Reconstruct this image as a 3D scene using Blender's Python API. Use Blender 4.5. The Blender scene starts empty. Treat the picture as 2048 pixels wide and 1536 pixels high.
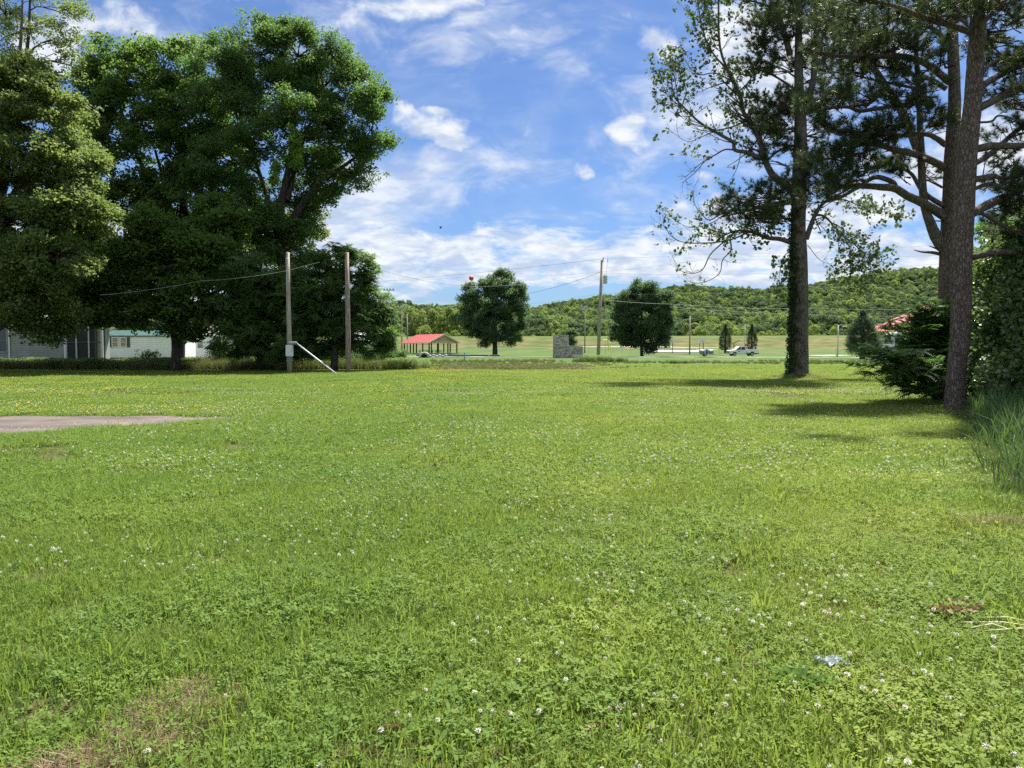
import bpy, math, random
import numpy as np
from mathutils import Vector, Matrix

scene = bpy.context.scene
R = math.radians
FOC = 1536.0           # focal length of the photograph in its own pixels (2048 wide)
EYE = 1.55
PITCH = math.atan(70.0/FOC)

# ---------------------------------------------------------------- camera
cam_data = bpy.data.cameras.new("camera")
cam_data.sensor_width = 36.0
cam_data.lens = 27.0
cam_data.clip_start = 0.05
cam_data.clip_end = 6000.0
cam = bpy.data.objects.new("camera", cam_data)
scene.collection.objects.link(cam)
cam.location = (0, 0, EYE)
cam.rotation_euler = (R(90)-PITCH, 0, 0)
scene.camera = cam

# ---------------------------------------------------------------- light, sky, exposure
SUN_EL, SUN_AZ = R(62), R(28)        # azimuth measured from +Y (view direction) towards +X (right)
sun_dir = Vector((math.sin(SUN_AZ)*math.cos(SUN_EL), math.cos(SUN_AZ)*math.cos(SUN_EL), math.sin(SUN_EL)))
sd = bpy.data.lights.new("sun", 'SUN')
sd.energy = 4.8
sd.angle = R(2.5)
sd.color = (1.0, 0.95, 0.86)
sun = bpy.data.objects.new("sun", sd)
scene.collection.objects.link(sun)
sun.rotation_euler = (-sun_dir).to_track_quat('-Z', 'Y').to_euler()
sun.location = (30, 40, 60)

vs = scene.view_settings
vs.view_transform = 'Standard'
vs.look = 'None'
vs.exposure = 1.45
vs.gamma = 1.0
vs.use_curve_mapping = False
cy = scene.cycles
cy.max_bounces = 9
cy.diffuse_bounces = 7
cy.glossy_bounces = 2
cy.transmission_bounces = 4
cy.transparent_max_bounces = 8
cy.sample_clamp_indirect = 6.0
cy.volume_bounces = 0
cy.sample_clamp_direct = 0
cy.use_denoising = False

world = bpy.data.worlds.new("World")
scene.world = world
world.use_nodes = True
SKY_STRENGTH = 0.06

def build_world():
    nt = world.node_tree
    N, L = nt.nodes, nt.links
    N.clear()
    out = N.new('ShaderNodeOutputWorld')
    bg = N.new('ShaderNodeBackground')
    bg.inputs['Strength'].default_value = SKY_STRENGTH
    L.new(bg.outputs[0], out.inputs[0])
    sky = N.new('ShaderNodeTexSky')
    sky.sky_type = 'NISHITA'
    sky.sun_disc = False
    sky.sun_elevation = SUN_EL
    sky.sun_rotation = SUN_AZ
    sky.altitude = 150
    sky.air_density = 1.0
    sky.dust_density = 0.6
    sky.ozone_density = 2.0
    tc = N.new('ShaderNodeTexCoord')
    sep = N.new('ShaderNodeSeparateXYZ')
    L.new(tc.outputs['Generated'], sep.inputs[0])

    def m(op, a, b=None, c=None, clamp=False):
        n = N.new('ShaderNodeMath'); n.operation = op; n.use_clamp = clamp
        for i, v in enumerate((a, b, c)):
            if v is None: continue
            if isinstance(v, (int, float)): n.inputs[i].default_value = v
            else: L.new(v, n.inputs[i])
        return n.outputs[0]
    def vm(op, a, b=None):
        n = N.new('ShaderNodeVectorMath'); n.operation = op
        for i, v in enumerate((a, b)):
            if v is None: continue
            if isinstance(v, tuple): n.inputs[i].default_value = v
            else: L.new(v, n.inputs[i])
        return n.outputs['Value'] if op in ('LENGTH', 'DISTANCE') else n.outputs['Vector']
    def comb(x, y, z=0.0):
        n = N.new('ShaderNodeCombineXYZ')
        for i, v in enumerate((x, y, z)):
            if isinstance(v, (int, float)): n.inputs[i].default_value = v
            else: L.new(v, n.inputs[i])
        return n.outputs[0]
    def smooth(v, a, b, lo=0.0, hi=1.0):
        n = N.new('ShaderNodeMapRange'); n.interpolation_type = 'SMOOTHSTEP'; n.clamp = True
        L.new(v, n.inputs['Value'])
        n.inputs['From Min'].default_value = a; n.inputs['From Max'].default_value = b
        n.inputs['To Min'].default_value = lo; n.inputs['To Max'].default_value = hi
        return n.outputs['Result']
    def noise(vec, scale, detail=6, rough=0.55, dist=0.0):
        n = N.new('ShaderNodeTexNoise'); n.noise_dimensions = '3D'
        L.new(vec, n.inputs['Vector'])
        n.inputs['Scale'].default_value = scale; n.inputs['Detail'].default_value = detail
        n.inputs['Roughness'].default_value = rough; n.inputs['Distortion'].default_value = dist
        return n.outputs[0]

    X, Y, Z = sep.outputs
    zc = m('ADD', m('MAXIMUM', Z, 0.0), 0.10)
    # cloud layer plane coordinates (rows flatten towards the horizon)
    pu = m('DIVIDE', X, zc); pv = m('DIVIDE', Y, zc)
    plane = comb(pu, pv)
    ya = m('MAXIMUM', m('ABSOLUTE', Y), 0.02)
    A = m('DIVIDE', X, ya); B = m('DIVIDE', Z, ya)
    ab = comb(A, B)
    # warp the positions of the cloud groups so that their outlines are ragged
    wn = N.new('ShaderNodeTexNoise'); wn.noise_dimensions = '3D'
    L.new(ab, wn.inputs['Vector']); wn.inputs['Scale'].default_value = 11; wn.inputs['Detail'].default_value = 4
    wv = vm('MULTIPLY', vm('SUBTRACT', wn.outputs['Color'], (0.5, 0.5, 0.5)), (0.075, 0.06, 0.0))
    abw = vm('ADD', ab, wv)

    def blobs(lst):
        acc = None
        for (px, py, rx, ry, amp) in lst:
            cx, cyy = (px-1024)/FOC, (698-py)/FOC
            d = vm('MULTIPLY', vm('SUBTRACT', abw, (cx, cyy, 0.0)), (FOC/rx, FOC/ry, 0.0))
            v = smooth(vm('LENGTH', d), 1.35, 0.0, 0.0, amp)
            acc = v if acc is None else m('ADD', acc, v)
        return acc

    puffy = blobs([
        (1262, 262, 50, 42, 1.0), (1290, 312, 36, 28, .85), (1160, 340, 40, 26, .62), (1190, 352, 30, 16, .5), (1315, 92, 55, 46, .9), (1402, 368, 46, 32, .95),
        (875, 258, 95, 42, .85), (925, 285, 55, 26, .5), (812, 222, 30, 28, .75), (880, 222, 32, 14, .6), (1062, 266, 34, 26, .5),
        (1035, 85, 60, 36, .7), (900, 15, 150, 46, .8), (760, 20, 120, 56, .5), (960, 130, 70, 26, .4), (1030, 150, 80, 26, .4),
        (715, 128, 60, 30, .7), (250, 50, 120, 50, .75), (310, 85, 50, 30, .6), (110, 120, 120, 90, 1.0), (520, 20, 120, 30, .6),
        (1500, 130, 130, 150, 1.0), (1420, 230, 110, 60, .75), (1700, 120, 260, 120, .7),
        (1440, 450, 110, 60, .75), (1650, 420, 220, 70, .9), (1800, 360, 160, 120, .6), (2000, 300, 180, 120, 1.0),
        (1340, 430, 60, 36, .6), (1250, 40, 60, 30, .45), (690, 60, 80, 40, .5), (1090, 180, 30, 16, .35), (1480, 60, 120, 60, .6)])
    n1 = noise(plane, 2.6, 8, 0.60, 0.4)
    n2 = noise(ab, 26, 7, 0.62, 0.3)
    npf = m('ADD', m('MULTIPLY', n1, 0.40), m('MULTIPLY', n2, 0.60))
    dens_p = smooth(m('ADD', m('MULTIPLY', puffy, 0.45), npf), 0.62, 0.92)

    # low deck of small clouds in rows near the horizon
    band = m('MULTIPLY', smooth(B, 0.066, 0.090), smooth(B, 0.205, 0.125))
    left = smooth(A, 0.03, -0.20)                      # the deck reaches lower on the left
    band2 = m('MULTIPLY', m('MULTIPLY', smooth(B, 0.02, 0.06), smooth(B, 0.205, 0.15)), left)
    bandt = m('MAXIMUM', band, band2)
    abx = vm('MULTIPLY', ab, (1.0, 3.0, 1.0))
    n3 = noise(abx, 15, 9, 0.66, 0.5)
    n3b = noise(vm('MULTIPLY', ab, (1.0, 4.2, 1.0)), 5, 4, 0.5, 0.2)
    deck = m('ADD', m('ADD', m('MULTIPLY', n3, 0.72), m('MULTIPLY', n3b, 0.30)), m('MULTIPLY', bandt, 0.36))
    dens_d = smooth(deck, 0.68, 0.90)

    # thin veils
    veil = blobs([(700, 390, 200, 110, .9), (900, 350, 230, 90, .7), (1080, 320, 180, 60, .5), (860, 50, 260, 80, .7), (1020, 130, 190, 70, .6),
                  (640, 470, 200, 90, .9), (1180, 425, 150, 20, .55), (1010, 437, 110, 12, .5), (1300, 220, 170, 150, .4), (400, 60, 400, 90, .5),
                  (1500, 250, 300, 250, .8), (1160, 60, 200, 60, .3)])
    n4 = noise(vm('MULTIPLY', ab, (1.0, 1.8, 1.0)), 9, 7, 0.62, 0.8)
    dens_v = m('MULTIPLY', smooth(m('ADD', m('MULTIPLY', veil, 0.40), n4), 0.52, 1.08), 0.85)

    # unseen cloud outside the frame, denser than in view, added to fill shaded trees
    gen = m('MAXIMUM', smooth(Z, 0.42, 0.60), smooth(Y, 0.55, 0.30))
    n5 = noise(plane, 1.1, 8, 0.60, 0.5)
    dens_g = m('MULTIPLY', smooth(n5, 0.40, 0.56), m('MULTIPLY', gen, smooth(Z, 0.03, 0.12)))
    dens = m('MAXIMUM', m('MAXIMUM', m('MAXIMUM', dens_p, dens_d), dens_v), dens_g, clamp=True)
    above = smooth(Z, 0.0, 0.03)
    dens = m('MAXIMUM', dens, m('ADD', 0.05, m('MULTIPLY', smooth(n4, 0.35, 0.75), 0.16)))
    dens = m('MULTIPLY', dens, above)
    # brightness inside the clouds: bright tops, slightly blue grey undersides
    sh = noise(vm('ADD', vm('MULTIPLY', ab, (1.0, 2.4, 1.0)), (0.0, 0.02, 0.3)), 20, 5, 0.55, 0.2)
    cr = N.new('ShaderNodeMix'); cr.data_type = 'RGBA'
    L.new(smooth(sh, 0.36, 0.62), cr.inputs[0])
    cr.inputs[6].default_value = (3.6, 4.2, 5.3, 1)
    cr.inputs[7].default_value = (5.9, 6.1, 6.3, 1)
    # sky tint
    tint = N.new('ShaderNodeMix'); tint.data_type = 'RGBA'; tint.blend_type = 'MULTIPLY'
    tint.inputs[0].default_value = 1.0
    L.new(sky.outputs[0], tint.inputs[6])
    tint.inputs[7].default_value = (0.39, 0.54, 0.77, 1)
    mx = N.new('ShaderNodeMix'); mx.data_type = 'RGBA'
    L.new(m('MULTIPLY', dens, 0.96), mx.inputs[0])
    L.new(tint.outputs[2], mx.inputs[6])
    L.new(cr.outputs[2], mx.inputs[7])
    L.new(mx.outputs[2], bg.inputs['Color'])
build_world()

# ---------------------------------------------------------------- helpers
rng = np.random.default_rng(7)
random.seed(7)
COL = scene.collection

def P(px, py, Y):
    """point at forward distance Y seen at photograph pixel (px, py)"""
    a = (px-1024.0)/FOC; b = (768.0-py)/FOC
    dx, dy, dz = a, math.cos(PITCH)+b*math.sin(PITCH), -math.sin(PITCH)+b*math.cos(PITCH)
    t = Y/dy
    return Vector((dx*t, Y, EYE+dz*t))

def sstep(x, a, b):
    t = np.clip((np.asarray(x, dtype=float)-a)/(b-a), 0, 1)
    return t*t*(3-2*t)

def G(x, y):
    x = np.asarray(x, dtype=float); y = np.asarray(y, dtype=float)
    h = 0.018*np.sin(x*0.9+1.3)*np.sin(y*0.7) + 0.03*np.sin(x*0.23+0.4)*np.sin(y*0.19+2)
    h = h*sstep(np.abs(y), 200, 120)
    h = h + 1.6*sstep(y, 165, 275)
    h = h - 0.45*sstep(x-(4.3+0.55*(y-6.6)), 0.0, 1.6)*sstep(y, 19, 15)   # shallow ditch with the reeds
    return h

def GP(px, py):
    """flat-ground point seen at a pixel below the horizon"""
    Y = EYE*FOC/(py-698.0)
    return (px-1024.0)/FOC*Y, Y

def vnoise(x, y, s, seed=0):
    """smooth value noise in 0..1"""
    x = np.asarray(x, float)*s+seed*17.3; y = np.asarray(y, float)*s+seed*9.1
    xi = np.floor(x).astype(int); yi = np.floor(y).astype(int)
    fx = x-xi; fy = y-yi
    fx = fx*fx*(3-2*fx); fy = fy*fy*(3-2*fy)
    def h(a, b):
        n = (a*374761393 + b*668265263 + seed*1442695) & 0xffffffff
        n = ((n ^ (n >> 13))*1274126177) & 0xffffffff
        return ((n ^ (n >> 16)) & 0xffff)/65535.0
    return (h(xi, yi)*(1-fx)+h(xi+1, yi)*fx)*(1-fy) + (h(xi, yi+1)*(1-fx)+h(xi+1, yi+1)*fx)*fy

def fbm(x, y, s, seed=0):
    return 0.55*vnoise(x, y, s, seed)+0.3*vnoise(x, y, s*2.3, seed+1)+0.15*vnoise(x, y, s*5.1, seed+2)

def tag(o, label=None, cat=None, group=None, kind=None):
    if label: o['label'] = label
    if cat: o['category'] = cat
    if group: o['group'] = group
    if kind: o['kind'] = kind
    return o

def empty(name, loc, label=None, cat=None, group=None, rz=0.0):
    o = bpy.data.objects.new(name, None)
    o.empty_display_size = 0.2
    COL.objects.link(o); o.location = loc; o.rotation_euler = (0, 0, rz)
    return tag(o, label, cat, group)

class MB:
    def __init__(s):
        s.v = []; s.f = []; s.n = 0; s.mi = []
    def add(s, verts, faces, mi=0):
        b = s.n
        s.v.extend(tuple(p) for p in verts); s.n += len(verts)
        s.f.extend(tuple(b+i for i in f) for f in faces)
        s.mi.extend([mi]*len(faces))
        return s
    def box(s, c, d, rz=0.0, mi=0, taper=1.0):
        cx, cyy, cz = c; hx, hy, hz = d[0]/2, d[1]/2, d[2]/2
        ca, sa = math.cos(rz), math.sin(rz)
        vs_ = []
        for sz in (-1, 1):
            k = taper if sz > 0 else 1.0
            for sx, sy in ((-1, -1), (1, -1), (1, 1), (-1, 1)):
                x, y = sx*hx*k, sy*hy*k
                vs_.append((cx+x*ca-y*sa, cyy+x*sa+y*ca, cz+sz*hz))
        return s.add(vs_, [(0, 3, 2, 1), (4, 5, 6, 7), (0, 1, 5, 4), (1, 2, 6, 5), (2, 3, 7, 6), (3, 0, 4, 7)], mi)
    def tube(s, pts, rad, sides=6, mi=0, cap=True, wob=0.0):
        pts = [Vector(p) for p in pts]
        if isinstance(rad, (int, float)): rad = [rad]*len(pts)
        rings = []
        prev = None
        for i, p in enumerate(pts):
            if i == 0: t = pts[1]-pts[0]
            elif i == len(pts)-1: t = pts[-1]-pts[-2]
            else: t = pts[i+1]-pts[i-1]
            if t.length < 1e-9: t = Vector((0, 0, 1))
            t.normalize()
            if prev is None:
                u = t.cross(Vector((0, 1, 0)) if abs(t.y) < 0.9 else Vector((1, 0, 0)))
            else:
                u = prev - t*prev.dot(t)
                if u.length < 1e-6: u = t.cross(Vector((0, 1, 0.3)))
            u.normalize(); w = t.cross(u); prev = u
            for k in range(sides):
                a = 2*math.pi*k/sides
                r = rad[i]*(1+wob*(random.random()-0.5))
                rings.append(p+u*(math.cos(a)*r)+w*(math.sin(a)*r))
        fs = []
        for i in range(len(pts)-1):
            for k in range(sides):
                k2 = (k+1) % sides
                fs.append((i*sides+k, i*sides+k2, (i+1)*sides+k2, (i+1)*sides+k))
        if cap and sides >= 5:
            fs.append(tuple(range(sides))[::-1])
            fs.append(tuple((len(pts)-1)*sides+k for k in range(sides)))
        return s.add(rings, fs, mi)
    def extrude(s, prof, x0, x1, axis='X', mi=0):
        """closed profile of (a, z) extruded along an axis"""
        n = len(prof); vs_ = []
        for x in (x0, x1):
            for (a, z) in prof:
                vs_.append((x, a, z) if axis == 'X' else (a, x, z))
        fs = [tuple(range(n)), tuple(range(2*n-1, n-1, -1))]
        for i in range(n):
            j = (i+1) % n
            fs.append((i, i+n, j+n, j))
        return s.add(vs_, fs, mi)
    def build(s, name, mat, parent=None, smooth=False, kind=None, loc=None):
        me = bpy.data.meshes.new(name)
        me.from_pydata(s.v, [], s.f)
        mats = mat if isinstance(mat, (list, tuple)) else [mat]
        for m_ in mats: me.materials.append(m_)
        if len(mats) > 1:
            me.polygons.foreach_set('material_index', s.mi)
        if smooth:
            me.polygons.foreach_set('use_smooth', [True]*len(me.polygons))
        me.update()
        o = bpy.data.objects.new(name, me)
        COL.objects.link(o)
        if parent: o.parent = parent
        if loc is not None: o.location = loc
        if kind: o['kind'] = kind
        return o

def np_mesh(name, V, F, mat, rnd=None, smooth=False):
    """mesh from numpy arrays; F is a list of arrays with constant face size"""
    me = bpy.data.meshes.new(name)
    V = np.asarray(V, np.float32)
    me.vertices.add(len(V)); me.vertices.foreach_set('co', V.ravel())
    sizes = np.concatenate([np.full(len(f), f.shape[1], np.int32) for f in F])
    loops = np.concatenate([f.ravel() for f in F]).astype(np.int32)
    me.loops.add(len(loops)); me.loops.foreach_set('vertex_index', loops)
    me.polygons.add(len(sizes))
    starts = np.concatenate([[0], np.cumsum(sizes)[:-1]]).astype(np.int32)
    me.polygons.foreach_set('loop_start', starts); me.polygons.foreach_set('loop_total', sizes)
    if rnd is not None:
        a = me.attributes.new('rnd', 'FLOAT', 'FACE'); a.data.foreach_set('value', np.asarray(rnd, np.float32))
    if smooth: me.polygons.foreach_set('use_smooth', [True]*len(sizes))
    for m_ in (mat if isinstance(mat, (list, tuple)) else [mat]): me.materials.append(m_)
    me.update(calc_edges=True); me.validate()
    return me

def link_mesh(name, me, parent=None, kind=None):
    o = bpy.data.objects.new(name, me); COL.objects.link(o)
    if parent: o.parent = parent
    if kind: o['kind'] = kind
    return o

# ---- scatter sources on points with geometry nodes
def scatter_group(coll):
    ng = bpy.data.node_groups.new('scatter', 'GeometryNodeTree')
    ng.interface.new_socket('Geometry', in_out='INPUT', socket_type='NodeSocketGeometry')
    ng.interface.new_socket('Geometry', in_out='OUTPUT', socket_type='NodeSocketGeometry')
    N, L = ng.nodes, ng.links
    gi = N.new('NodeGroupInput'); go = N.new('NodeGroupOutput')
    jn = N.new('GeometryNodeJoinGeometry')
    for so in reversed(list(coll.objects)):
        oi_ = N.new('GeometryNodeObjectInfo'); oi_.inputs['Object'].default_value = so; oi_.inputs['As Instance'].default_value = False
        g2 = N.new('GeometryNodeGeometryToInstance')
        L.new(oi_.outputs['Geometry'], g2.inputs[0]); L.new(g2.outputs[0], jn.inputs[0])
    ip = N.new('GeometryNodeInstanceOnPoints')
    ip.inputs['Pick Instance'].default_value = True
    def attr(nm, ty):
        n = N.new('GeometryNodeInputNamedAttribute'); n.data_type = ty
        n.inputs['Name'].default_value = nm
        return n.outputs['Attribute']
    L.new(gi.outputs[0], ip.inputs['Points'])
    L.new(jn.outputs[0], ip.inputs['Instance'])
    L.new(attr('idx', 'INT'), ip.inputs['Instance Index'])
    L.new(attr('rot', 'FLOAT_VECTOR'), ip.inputs['Rotation'])
    L.new(attr('scl', 'FLOAT_VECTOR'), ip.inputs['Scale'])
    L.new(ip.outputs[0], go.inputs[0])
    return ng

SRC = {}
def source(key, meshes):
    c = bpy.data.collections.new(key)
    for i, me in enumerate(meshes):
        o = bpy.data.objects.new(key, me); c.objects.link(o)
    SRC[key] = (scatter_group(c), len(meshes), c)

def scatter(name, key, pts, rot=None, scl=None, idx=None, parent=None, kind=None):
    ng, n, c = SRC[key]
    pts = np.asarray(pts, np.float32); N_ = len(pts)
    me = bpy.data.meshes.new(name)
    me.vertices.add(N_); me.vertices.foreach_set('co', pts.ravel())
    if rot is None:
        rot = np.zeros((N_, 3)); rot[:, 2] = rng.random(N_)*6.283
    if scl is None: scl = np.ones(N_)
    scl = np.asarray(scl, np.float32)
    if scl.ndim == 1: scl = np.repeat(scl[:, None], 3, 1)
    if idx is None: idx = rng.integers(0, n, N_)
    a = me.attributes.new('rot', 'FLOAT_VECTOR', 'POINT'); a.data.foreach_set('vector', np.asarray(rot, np.float32).ravel())
    a = me.attributes.new('scl', 'FLOAT_VECTOR', 'POINT'); a.data.foreach_set('vector', scl.ravel())
    a = me.attributes.new('idx', 'INT', 'POINT'); a.data.foreach_set('value', np.asarray(idx, np.int32))
    o = bpy.data.objects.new(name, me); COL.objects.link(o)
    md = o.modifiers.new('scatter', 'NODES'); md.node_group = ng
    if parent: o.parent = parent
    if kind: o['kind'] = kind
    return o

# ---------------------------------------------------------------- materials
def mat_nodes(name):
    mt = bpy.data.materials.new(name); mt.use_nodes = True
    nt = mt.node_tree; nt.nodes.clear()
    out = nt.nodes.new('ShaderNodeOutputMaterial')
    return mt, nt, nt.nodes, nt.links, out

def simple(name, col, rough=0.7, metal=0.0, var=0.12, scale=3.0, bump=0.0, bscale=40.0, spec=0.3, dark=None, stretch=(1, 1, 1)):
    """painted or raw surface with mottled wear"""
    mt, nt, N, L, out = mat_nodes(name)
    b = N.new('ShaderNodeBsdfPrincipled'); L.new(b.outputs[0], out.inputs[0])
    b.inputs['Roughness'].default_value = rough; b.inputs['Metallic'].default_value = metal
    b.inputs['Specular IOR Level'].default_value = spec
    tc = N.new('ShaderNodeTexCoord'); mp = N.new('ShaderNodeMapping'); mp.inputs['Scale'].default_value = stretch
    L.new(tc.outputs['Object'], mp.inputs['Vector'])
    n = N.new('ShaderNodeTexNoise'); n.inputs['Scale'].default_value = scale; n.inputs['Detail'].default_value = 6
    L.new(mp.outputs[0], n.inputs['Vector'])
    mx = N.new('ShaderNodeMix'); mx.data_type = 'RGBA'
    d = dark if dark else tuple(c*(1-var*2) for c in col)
    l = tuple(min(1, c*(1+var)) for c in col)
    mx.inputs[6].default_value = (*d, 1); mx.inputs[7].default_value = (*l, 1)
    mr = N.new('ShaderNodeMapRange'); mr.inputs['From Min'].default_value = 0.3; mr.inputs['From Max'].default_value = 0.7
    L.new(n.outputs[0], mr.inputs[0]); L.new(mr.outputs[0], mx.inputs[0])
    L.new(mx.outputs[2], b.inputs['Base Color'])
    if bump > 0:
        n2 = N.new('ShaderNodeTexNoise'); n2.inputs['Scale'].default_value = bscale; n2.inputs['Detail'].default_value = 5
        L.new(mp.outputs[0], n2.inputs['Vector'])
        bp = N.new('ShaderNodeBump'); bp.inputs['Strength'].default_value = bump; bp.inputs['Distance'].default_value = 0.02
        L.new(n2.outputs[0], bp.inputs['Height']); L.new(bp.outputs[0], b.inputs['Normal'])
    return mt

def leaf_mat(name, dark, light, trans=(0.25, 0.42, 0.05), tfac=0.30, rough=0.55, patch=0.25, spec=0.25, patchcol=None, patch2=None):
    mt, nt, N, L, out = mat_nodes(name)
    b = N.new('ShaderNodeBsdfPrincipled'); b.inputs['Roughness'].default_value = rough
    b.inputs['Specular IOR Level'].default_value = spec
    tr = N.new('ShaderNodeBsdfTranslucent')
    ms = N.new('ShaderNodeMixShader'); ms.inputs[0].default_value = tfac
    L.new(b.outputs[0], ms.inputs[1]); L.new(tr.outputs[0], ms.inputs[2]); L.new(ms.outputs[0], out.inputs[0])
    at = N.new('ShaderNodeAttribute'); at.attribute_name = 'rnd'
    oi = N.new('ShaderNodeObjectInfo')
    ge = N.new('ShaderNodeNewGeometry')
    nz = N.new('ShaderNodeTexNoise'); nz.inputs['Scale'].default_value = patch; nz.inputs['Detail'].default_value = 3
    L.new(ge.outputs['Position'], nz.inputs['Vector'])
    def m(op, a, b_):
        n = N.new('ShaderNodeMath'); n.operation = op
        for i, v in enumerate((a, b_)):
            if isinstance(v, (int, float)): n.inputs[i].default_value = v
            else: L.new(v, n.inputs[i])
        return n.outputs[0]
    mr = N.new('ShaderNodeMapRange'); mr.inputs['From Min'].default_value = 0.3; mr.inputs['From Max'].default_value = 0.7
    L.new(nz.outputs[0], mr.inputs[0])
    f = m('ADD', m('ADD', m('MULTIPLY', at.outputs['Fac'], 0.45), m('MULTIPLY', oi.outputs['Random'], 0.2)), m('MULTIPLY', mr.outputs[0], 0.35))
    mx = N.new('ShaderNodeMix'); mx.data_type = 'RGBA'
    L.new(f, mx.inputs[0]); mx.inputs[6].default_value = (*dark, 1); mx.inputs[7].default_value = (*light, 1)
    colr = mx.outputs[2]
    if patchcol:
        for (pc, ps, lo, hi) in patchcol:
            nn = N.new('ShaderNodeTexNoise'); nn.inputs['Scale'].default_value = ps; nn.inputs['Detail'].default_value = 4
            L.new(ge.outputs['Position'], nn.inputs['Vector'])
            m2 = N.new('ShaderNodeMapRange'); m2.inputs['From Min'].default_value = lo; m2.inputs['From Max'].default_value = hi
            L.new(nn.outputs[0], m2.inputs[0])
            m3 = N.new('ShaderNodeMix'); m3.data_type = 'RGBA'
            L.new(m('MULTIPLY', m2.outputs[0], 0.75), m3.inputs[0]); L.new(colr, m3.inputs[6]); m3.inputs[7].default_value = (*pc, 1)
            colr = m3.outputs[2]
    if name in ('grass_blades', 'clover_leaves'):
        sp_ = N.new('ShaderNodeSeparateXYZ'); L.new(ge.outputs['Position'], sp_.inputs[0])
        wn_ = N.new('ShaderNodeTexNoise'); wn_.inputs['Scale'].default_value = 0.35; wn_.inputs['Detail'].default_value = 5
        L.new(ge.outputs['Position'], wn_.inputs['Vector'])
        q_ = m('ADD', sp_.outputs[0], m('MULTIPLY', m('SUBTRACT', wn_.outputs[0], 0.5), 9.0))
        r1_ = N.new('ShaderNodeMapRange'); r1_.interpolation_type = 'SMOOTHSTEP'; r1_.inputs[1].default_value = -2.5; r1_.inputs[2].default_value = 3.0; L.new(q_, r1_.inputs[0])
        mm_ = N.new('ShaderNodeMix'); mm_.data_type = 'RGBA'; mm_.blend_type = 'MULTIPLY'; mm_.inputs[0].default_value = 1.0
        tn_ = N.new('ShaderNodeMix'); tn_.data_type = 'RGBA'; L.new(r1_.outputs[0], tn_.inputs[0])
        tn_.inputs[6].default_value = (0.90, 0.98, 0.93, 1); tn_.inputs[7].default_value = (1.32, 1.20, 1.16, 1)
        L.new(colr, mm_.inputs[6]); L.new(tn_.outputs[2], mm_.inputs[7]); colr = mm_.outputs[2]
    L.new(colr, b.inputs['Base Color'])
    tm = N.new('ShaderNodeMix'); tm.data_type = 'RGBA'; tm.inputs[0].default_value = 0.55
    L.new(colr, tm.inputs[6]); tm.inputs[7].default_value = (*trans, 1)
    L.new(tm.outputs[2], tr.inputs['Color'])
    return mt

def bark_mat(name, ridge, furrow, sx=9.0, sz=2.2, bump=0.9):
    mt, nt, N, L, out = mat_nodes(name)
    b = N.new('ShaderNodeBsdfPrincipled'); b.inputs['Roughness'].default_value = 0.9; b.inputs['Specular IOR Level'].default_value = 0.15
    L.new(b.outputs[0], out.inputs[0])
    ge = N.new('ShaderNodeNewGeometry'); mp = N.new('ShaderNodeMapping'); mp.inputs['Scale'].default_value = (sx, sx, sz)
    L.new(ge.outputs['Position'], mp.inputs['Vector'])
    dn = N.new('ShaderNodeTexNoise'); dn.inputs['Scale'].default_value = 1.4; dn.inputs['Detail'].default_value = 4
    L.new(mp.outputs[0], dn.inputs['Vector'])
    ad = N.new('ShaderNodeVectorMath'); ad.operation = 'MULTIPLY_ADD'
    L.new(dn.outputs['Color'], ad.inputs[0]); ad.inputs[1].default_value = (1.3, 1.3, 1.3); L.new(mp.outputs[0], ad.inputs[2])
    vo = N.new('ShaderNodeTexVoronoi'); vo.feature = 'DISTANCE_TO_EDGE'; vo.inputs['Scale'].default_value = 1.0
    L.new(ad.outputs[0], vo.inputs['Vector'])
    v2 = N.new('ShaderNodeTexVoronoi'); v2.feature = 'F1'; v2.inputs['Scale'].default_value = 1.0
    L.new(ad.outputs[0], v2.inputs['Vector'])
    mr = N.new('ShaderNodeMapRange'); mr.inputs['From Min'].default_value = 0.0; mr.inputs['From Max'].default_value = 0.22
    L.new(vo.outputs['Distance'], mr.inputs[0])
    fn = N.new('ShaderNodeTexNoise'); fn.inputs['Scale'].default_value = 9; fn.inputs['Detail'].default_value = 5
    L.new(mp.outputs[0], fn.inputs['Vector'])
    mu = N.new('ShaderNodeMath'); mu.operation = 'MULTIPLY'
    L.new(mr.outputs[0], mu.inputs[0]); 
    m2 = N.new('ShaderNodeMapRange'); m2.inputs['From Min'].default_value = 0.25; m2.inputs['From Max'].default_value = 0.7; m2.inputs['To Min'].default_value = 0.35
    L.new(fn.outputs[0], m2.inputs[0]); L.new(m2.outputs[0], mu.inputs[1])
    mx = N.new('ShaderNodeMix'); mx.data_type = 'RGBA'
    L.new(mu.outputs[0], mx.inputs[0]); mx.inputs[6].default_value = (*furrow, 1); mx.inputs[7].default_value = (*ridge, 1)
    # plate to plate tone
    hs = N.new('ShaderNodeMix'); hs.data_type = 'RGBA'; hs.blend_type = 'MULTIPLY'; hs.inputs[0].default_value = 0.8
    bw = N.new('ShaderNodeRGBToBW'); L.new(v2.outputs['Color'], bw.inputs[0])
    bs = N.new('ShaderNodeMapRange'); bs.inputs[3].default_value = 0.55; bs.inputs[4].default_value = 1.1; L.new(bw.outputs[0], bs.inputs[0])
    L.new(mx.outputs[2], hs.inputs[6]); L.new(bs.outputs[0], hs.inputs[7])
    ds = N.new('ShaderNodeHueSaturation'); ds.inputs['Saturation'].default_value = 0.95; ds.inputs['Value'].default_value = 1.15
    L.new(hs.outputs[2], ds.inputs['Color'])
    L.new(ds.outputs[0], b.inputs['Base Color'])
    bp = N.new('ShaderNodeBump'); bp.inputs['Strength'].default_value = bump; bp.inputs['Distance'].default_value = 0.04
    L.new(mu.outputs[0], bp.inputs['Height']); L.new(bp.outputs[0], b.inputs['Normal'])
    return mt

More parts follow.
